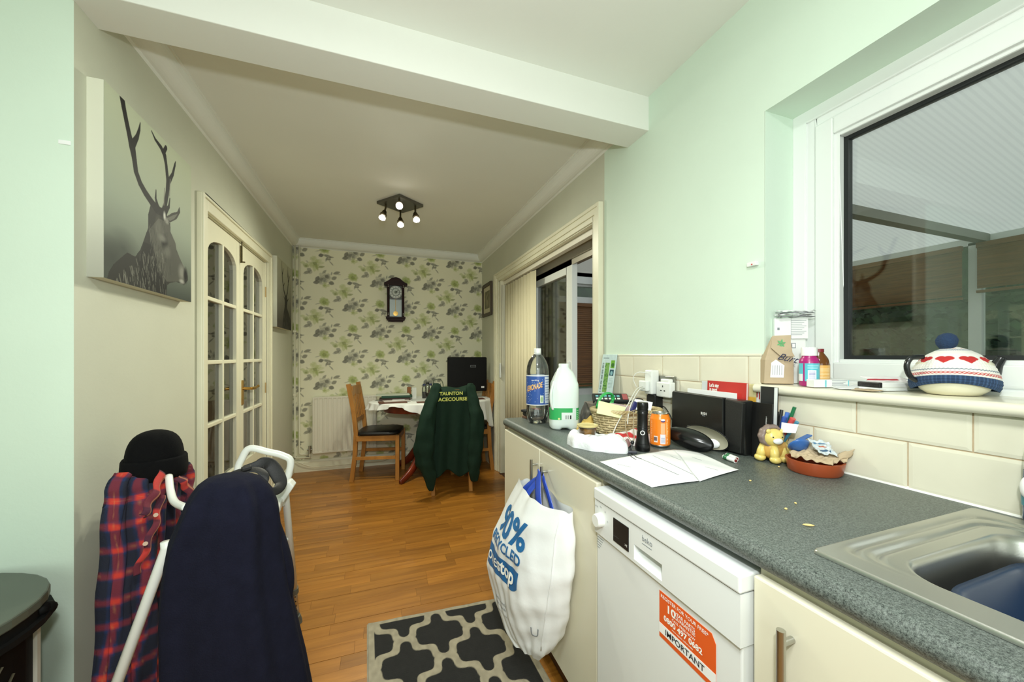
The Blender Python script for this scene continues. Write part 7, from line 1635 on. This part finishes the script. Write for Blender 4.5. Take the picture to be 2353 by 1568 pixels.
def carton(name, lab, org, L, D, H, rz, m=M_white, cat='box', lines=0, teal=False):
    t = thing(name, lab, cat, org, rz); build('carton', MB().box(0, L, 0, D, 0, H), m, t, bevel=0.0012)
    for i in range(lines): build('printed_line', MB().box(L*.50, L*(.94-.06*(i % 3)), -0.0008, 0.0002, H*(.85-.75*i/max(lines, 1)), H*(.85-.75*i/max(lines, 1))+0.0011), M_inkgrey, t)
    if teal:
        for x in (.30, .32, .96): build('teal_stripe', MB().box(L*x, L*x+0.002, -0.0008, 0.0002, H*.05, H*.95), mat('teal_print', C(120, 196, 206), 0.5), t)
    return t
R0 = math.radians(-32)
t = carton('tall_carton', 'white carton standing in the window corner under the other box', (1.200, 0.838, SZ), 0.080, 0.020, 0.141, R0)
build('emblem', MB().box(0.040, 0.052, -0.0008, 0.0002, 0.112, 0.128), M_inkgrey, t); build('emblem_inner', MB().box(0.042, 0.050, -0.0012, -0.0006, 0.114, 0.126), M_paper, t)
t = carton('medicine_box', 'white medicine box with printed lines, stacked on the tall carton', (1.190, 0.8395, SZ+0.1415), 0.092, 0.012, 0.066, math.radians(-35), lines=9)
build('flap_line', MB().box(0.0455, 0.046, -0.0008, 0.0002, 0.0, 0.066), M_inkgrey, t)
build('emblem', MB().box(0.008, 0.014, -0.0008, 0.0002, 0.028, 0.036), M_inkgrey, t)
P0 = Vector((1.183, 0.829, SZ+0.2085))
for i in range(4):
    wrinkle('leaflet_fold', ['grey folded leaflet at the bottom of the stack on the medicine box', 'white folded leaflet second from the bottom on the medicine box', 'grey leaflet third from the bottom on the medicine box', 'curled grey leaflet topmost on the medicine box'][i], 'leaflet',
        [P0+Vector((0.0, -0.010, 0.002+i*0.0058)), P0+Vector((0.083, -0.060, 0.002+i*0.0055)), P0+Vector((0.088, -0.040, 0.003+i*0.006)), P0+Vector((0.008, 0.008, 0.004+i*0.0068))], [mat('newsprint', C(150, 152, 156), 0.7), M_paper][i % 2], 0.0035, i*.37, n=12)
t = carton('tablet_box', 'slim white tablet box with teal stripes lying in front of the magenta bottle', (1.135, 0.690, SZ), 0.098, 0.028, 0.021, math.radians(-19), lines=4, teal=True)
wrinkle('folded_letter', 'thin white letters lying flat along the sill beside the tablet box', 'letter', [(1.150, 0.665, SZ+0.001), (1.155, 0.560, SZ+0.001), (1.265, 0.560, SZ+0.006), (1.265, 0.665, SZ+0.006)], M_paper, 0.0008, 0.2)
wrinkle('kraft_slip', 'small brown paper slip overhanging the sill edge', 'paper', [(1.138, 0.605, SZ+0.0006), (1.138, 0.560, SZ+0.0010), (1.165, 0.550, SZ+0.004), (1.165, 0.61, SZ+0.004)], M_kraft, 0.0006, 0.5, n=8)
t = thing('white_tablet', 'white flat box with a black end cap lying left of the teapot', 'box', (1.170, 0.565, SZ), math.radians(-16))
build('slab', MB().box(0, 0.125, 0, 0.055, 0.0072, 0.0205), M_white, t, bevel=0.003); build('end_cap', MB().box(0.0, 0.009, -0.0005, 0.0555, 0.0072, 0.0207), M_black, t, bevel=0.002)
build('foot', MB().box(0.002, 0.123, 0.002, 0.053, 0, 0.0075), M_upvc, t)
wrinkle('red_envelope', 'white and red striped leaflet resting on the flat white box', 'leaflet', [(1.190, 0.592, SZ+0.022), (1.262, 0.548, SZ+0.022), (1.268, 0.566, SZ+0.034), (1.192, 0.612, SZ+0.034)], M_print, 0.0006, 0.4, (lambda c: (c.rect(0, .2, .8, .5, C(170, 60, 66)), c)[1])(Cv(22, 22, C(226, 222, 220))))

# teapot in a knitted cosy
tx_, ty_ = 1.232, 0.462
tp = thing('teapot', 'white teapot with dark handle and spout standing on the window sill', 'teapot', (tx_, ty_, SZ), math.radians(-19.6-14))
M_pot = mat('teapot_cream', C(228, 224, 200), 0.2)
build('pot_body', MB().lathe([(0, 0.0), (0.040, 0.0), (0.052, 0.010), (0.060, 0.026), (0.063, 0.045), (0.058, 0.070), (0.040, 0.090), (0, 0.098)], 36), M_pot, tp, smooth=True)
M_dkpot = mat('black_glaze', C(26, 28, 30), 0.2)
build('handle', MB().tube(catmull([(-0.055, 0, 0.085), (-0.078, 0, 0.082), (-0.086, 0, 0.062), (-0.078, 0, 0.038), (-0.058, 0, 0.026)], 6), 0.0055, 10), M_dkpot, tp, smooth=True)
build('spout', MB().tube(catmull([(0.050, 0, 0.030), (0.068, 0, 0.045), (0.076, 0, 0.064), (0.086, 0, 0.083)], 6), [0.017-0.0085*min(1, i/16) for i in range(19)], 14), M_dkpot, tp, smooth=True)
cz = thing('tea_cosy', 'knitted white tea cosy with red hearts and navy ribbing over the teapot', 'tea cosy', (tx_, ty_, SZ+0.02), math.radians(-19.6-14))
nu, nv = 300, 130; cv = Cv(nu, nv, C(228, 226, 218)); cvn = np.array
prof = [(0.0645, 0.012), (0.0680, 0.018), (0.0700, 0.030), (0.0675, 0.046), (0.0615, 0.064), (0.0520, 0.081), (0.0390, 0.095), (0.0240, 0.105), (0.010, 0.111), (0.001, 0.113)]
pr_ = np.array(prof); L = np.concatenate([[0], np.cumsum(np.hypot(*np.diff(pr_, axis=0).T))]); L /= L[-1]; vv = np.linspace(0, 1, nv); rr_ = np.interp(vv, L, pr_[:, 0]); zz_ = np.interp(vv, L, pr_[:, 1])
NR = 64
RED = C(186, 44, 44); NAV = C(38, 60, 92)
cv.rect(0, 0, 1, .20, NAV)
for i in range(NR): cv.rect(i/NR, .0, i/NR+.0045, .20, C(58, 84, 120))
for i in range(NR): 
    u = i/NR; cv.line([(u, .235), (u+.008, .25), (u+.0155, .235)], .006, RED); cv.line([(u, .275), (u+.008, .262), (u+.0155, .275)], .005, RED)
    cv.line([(u, .325), (u+.008, .340), (u+.0155, .325)], .005, C(70, 96, 120)); cv.line([(u, .80), (u+.008, .82), (u+.0155, .80)], .006, C(90, 110, 140))
for i in range(9):
    u = (i+.5)/9; cv.ell(u-.022, .57, .026, .048, RED, 1, .08, .35); cv.ell(u+.022, .57, .026, .048, RED, 1, .08, -.35); cv.poly([(u-.044, .555), (u+.044, .555), (u, .455)], RED)
for i in range(9): u = i/9; cv.line([(u-.02, .86), (u, .89), (u+.02, .86)], .006, RED)
a = np.linspace(0, 2*PI, nu)[None, :]; kn = 1+0.010*np.abs(np.sin(a*NR/2))+0.006*np.sin(np.arange(nv)*0.9)[:, None]+0.012*np.sin(3*a+1)
P = np.stack([rr_[:, None]*kn*np.cos(a), rr_[:, None]*kn*np.sin(a), zz_[:, None]-0.024+0*a+0.020*(1-vv[:, None])**2*np.maximum(0, np.cos(a+2.2))**1.5], 2)
sheet('knitted_cover', P, cv, mat('knit_wool', C(255, 255, 255), 0.95, attr=True, bump=0.3, bscale=500), cz, solid=0.002)
v_, f_ = lump([(0.002, -0.018), (0.012, -0.016), (0.0175, -0.006), (0.0185, 0.004), (0.014, 0.014), (0.006, 0.019), (0.001, 0.020)], 30, (-0.010, 0, 0.100), 0.95, 0.95, 0.07, 0.4)
build('pompom', MB().add(v_, f_), mat('navy_wool', C(34, 56, 88), 0.95, bump=0.8, bscale=350), cz, smooth=True)
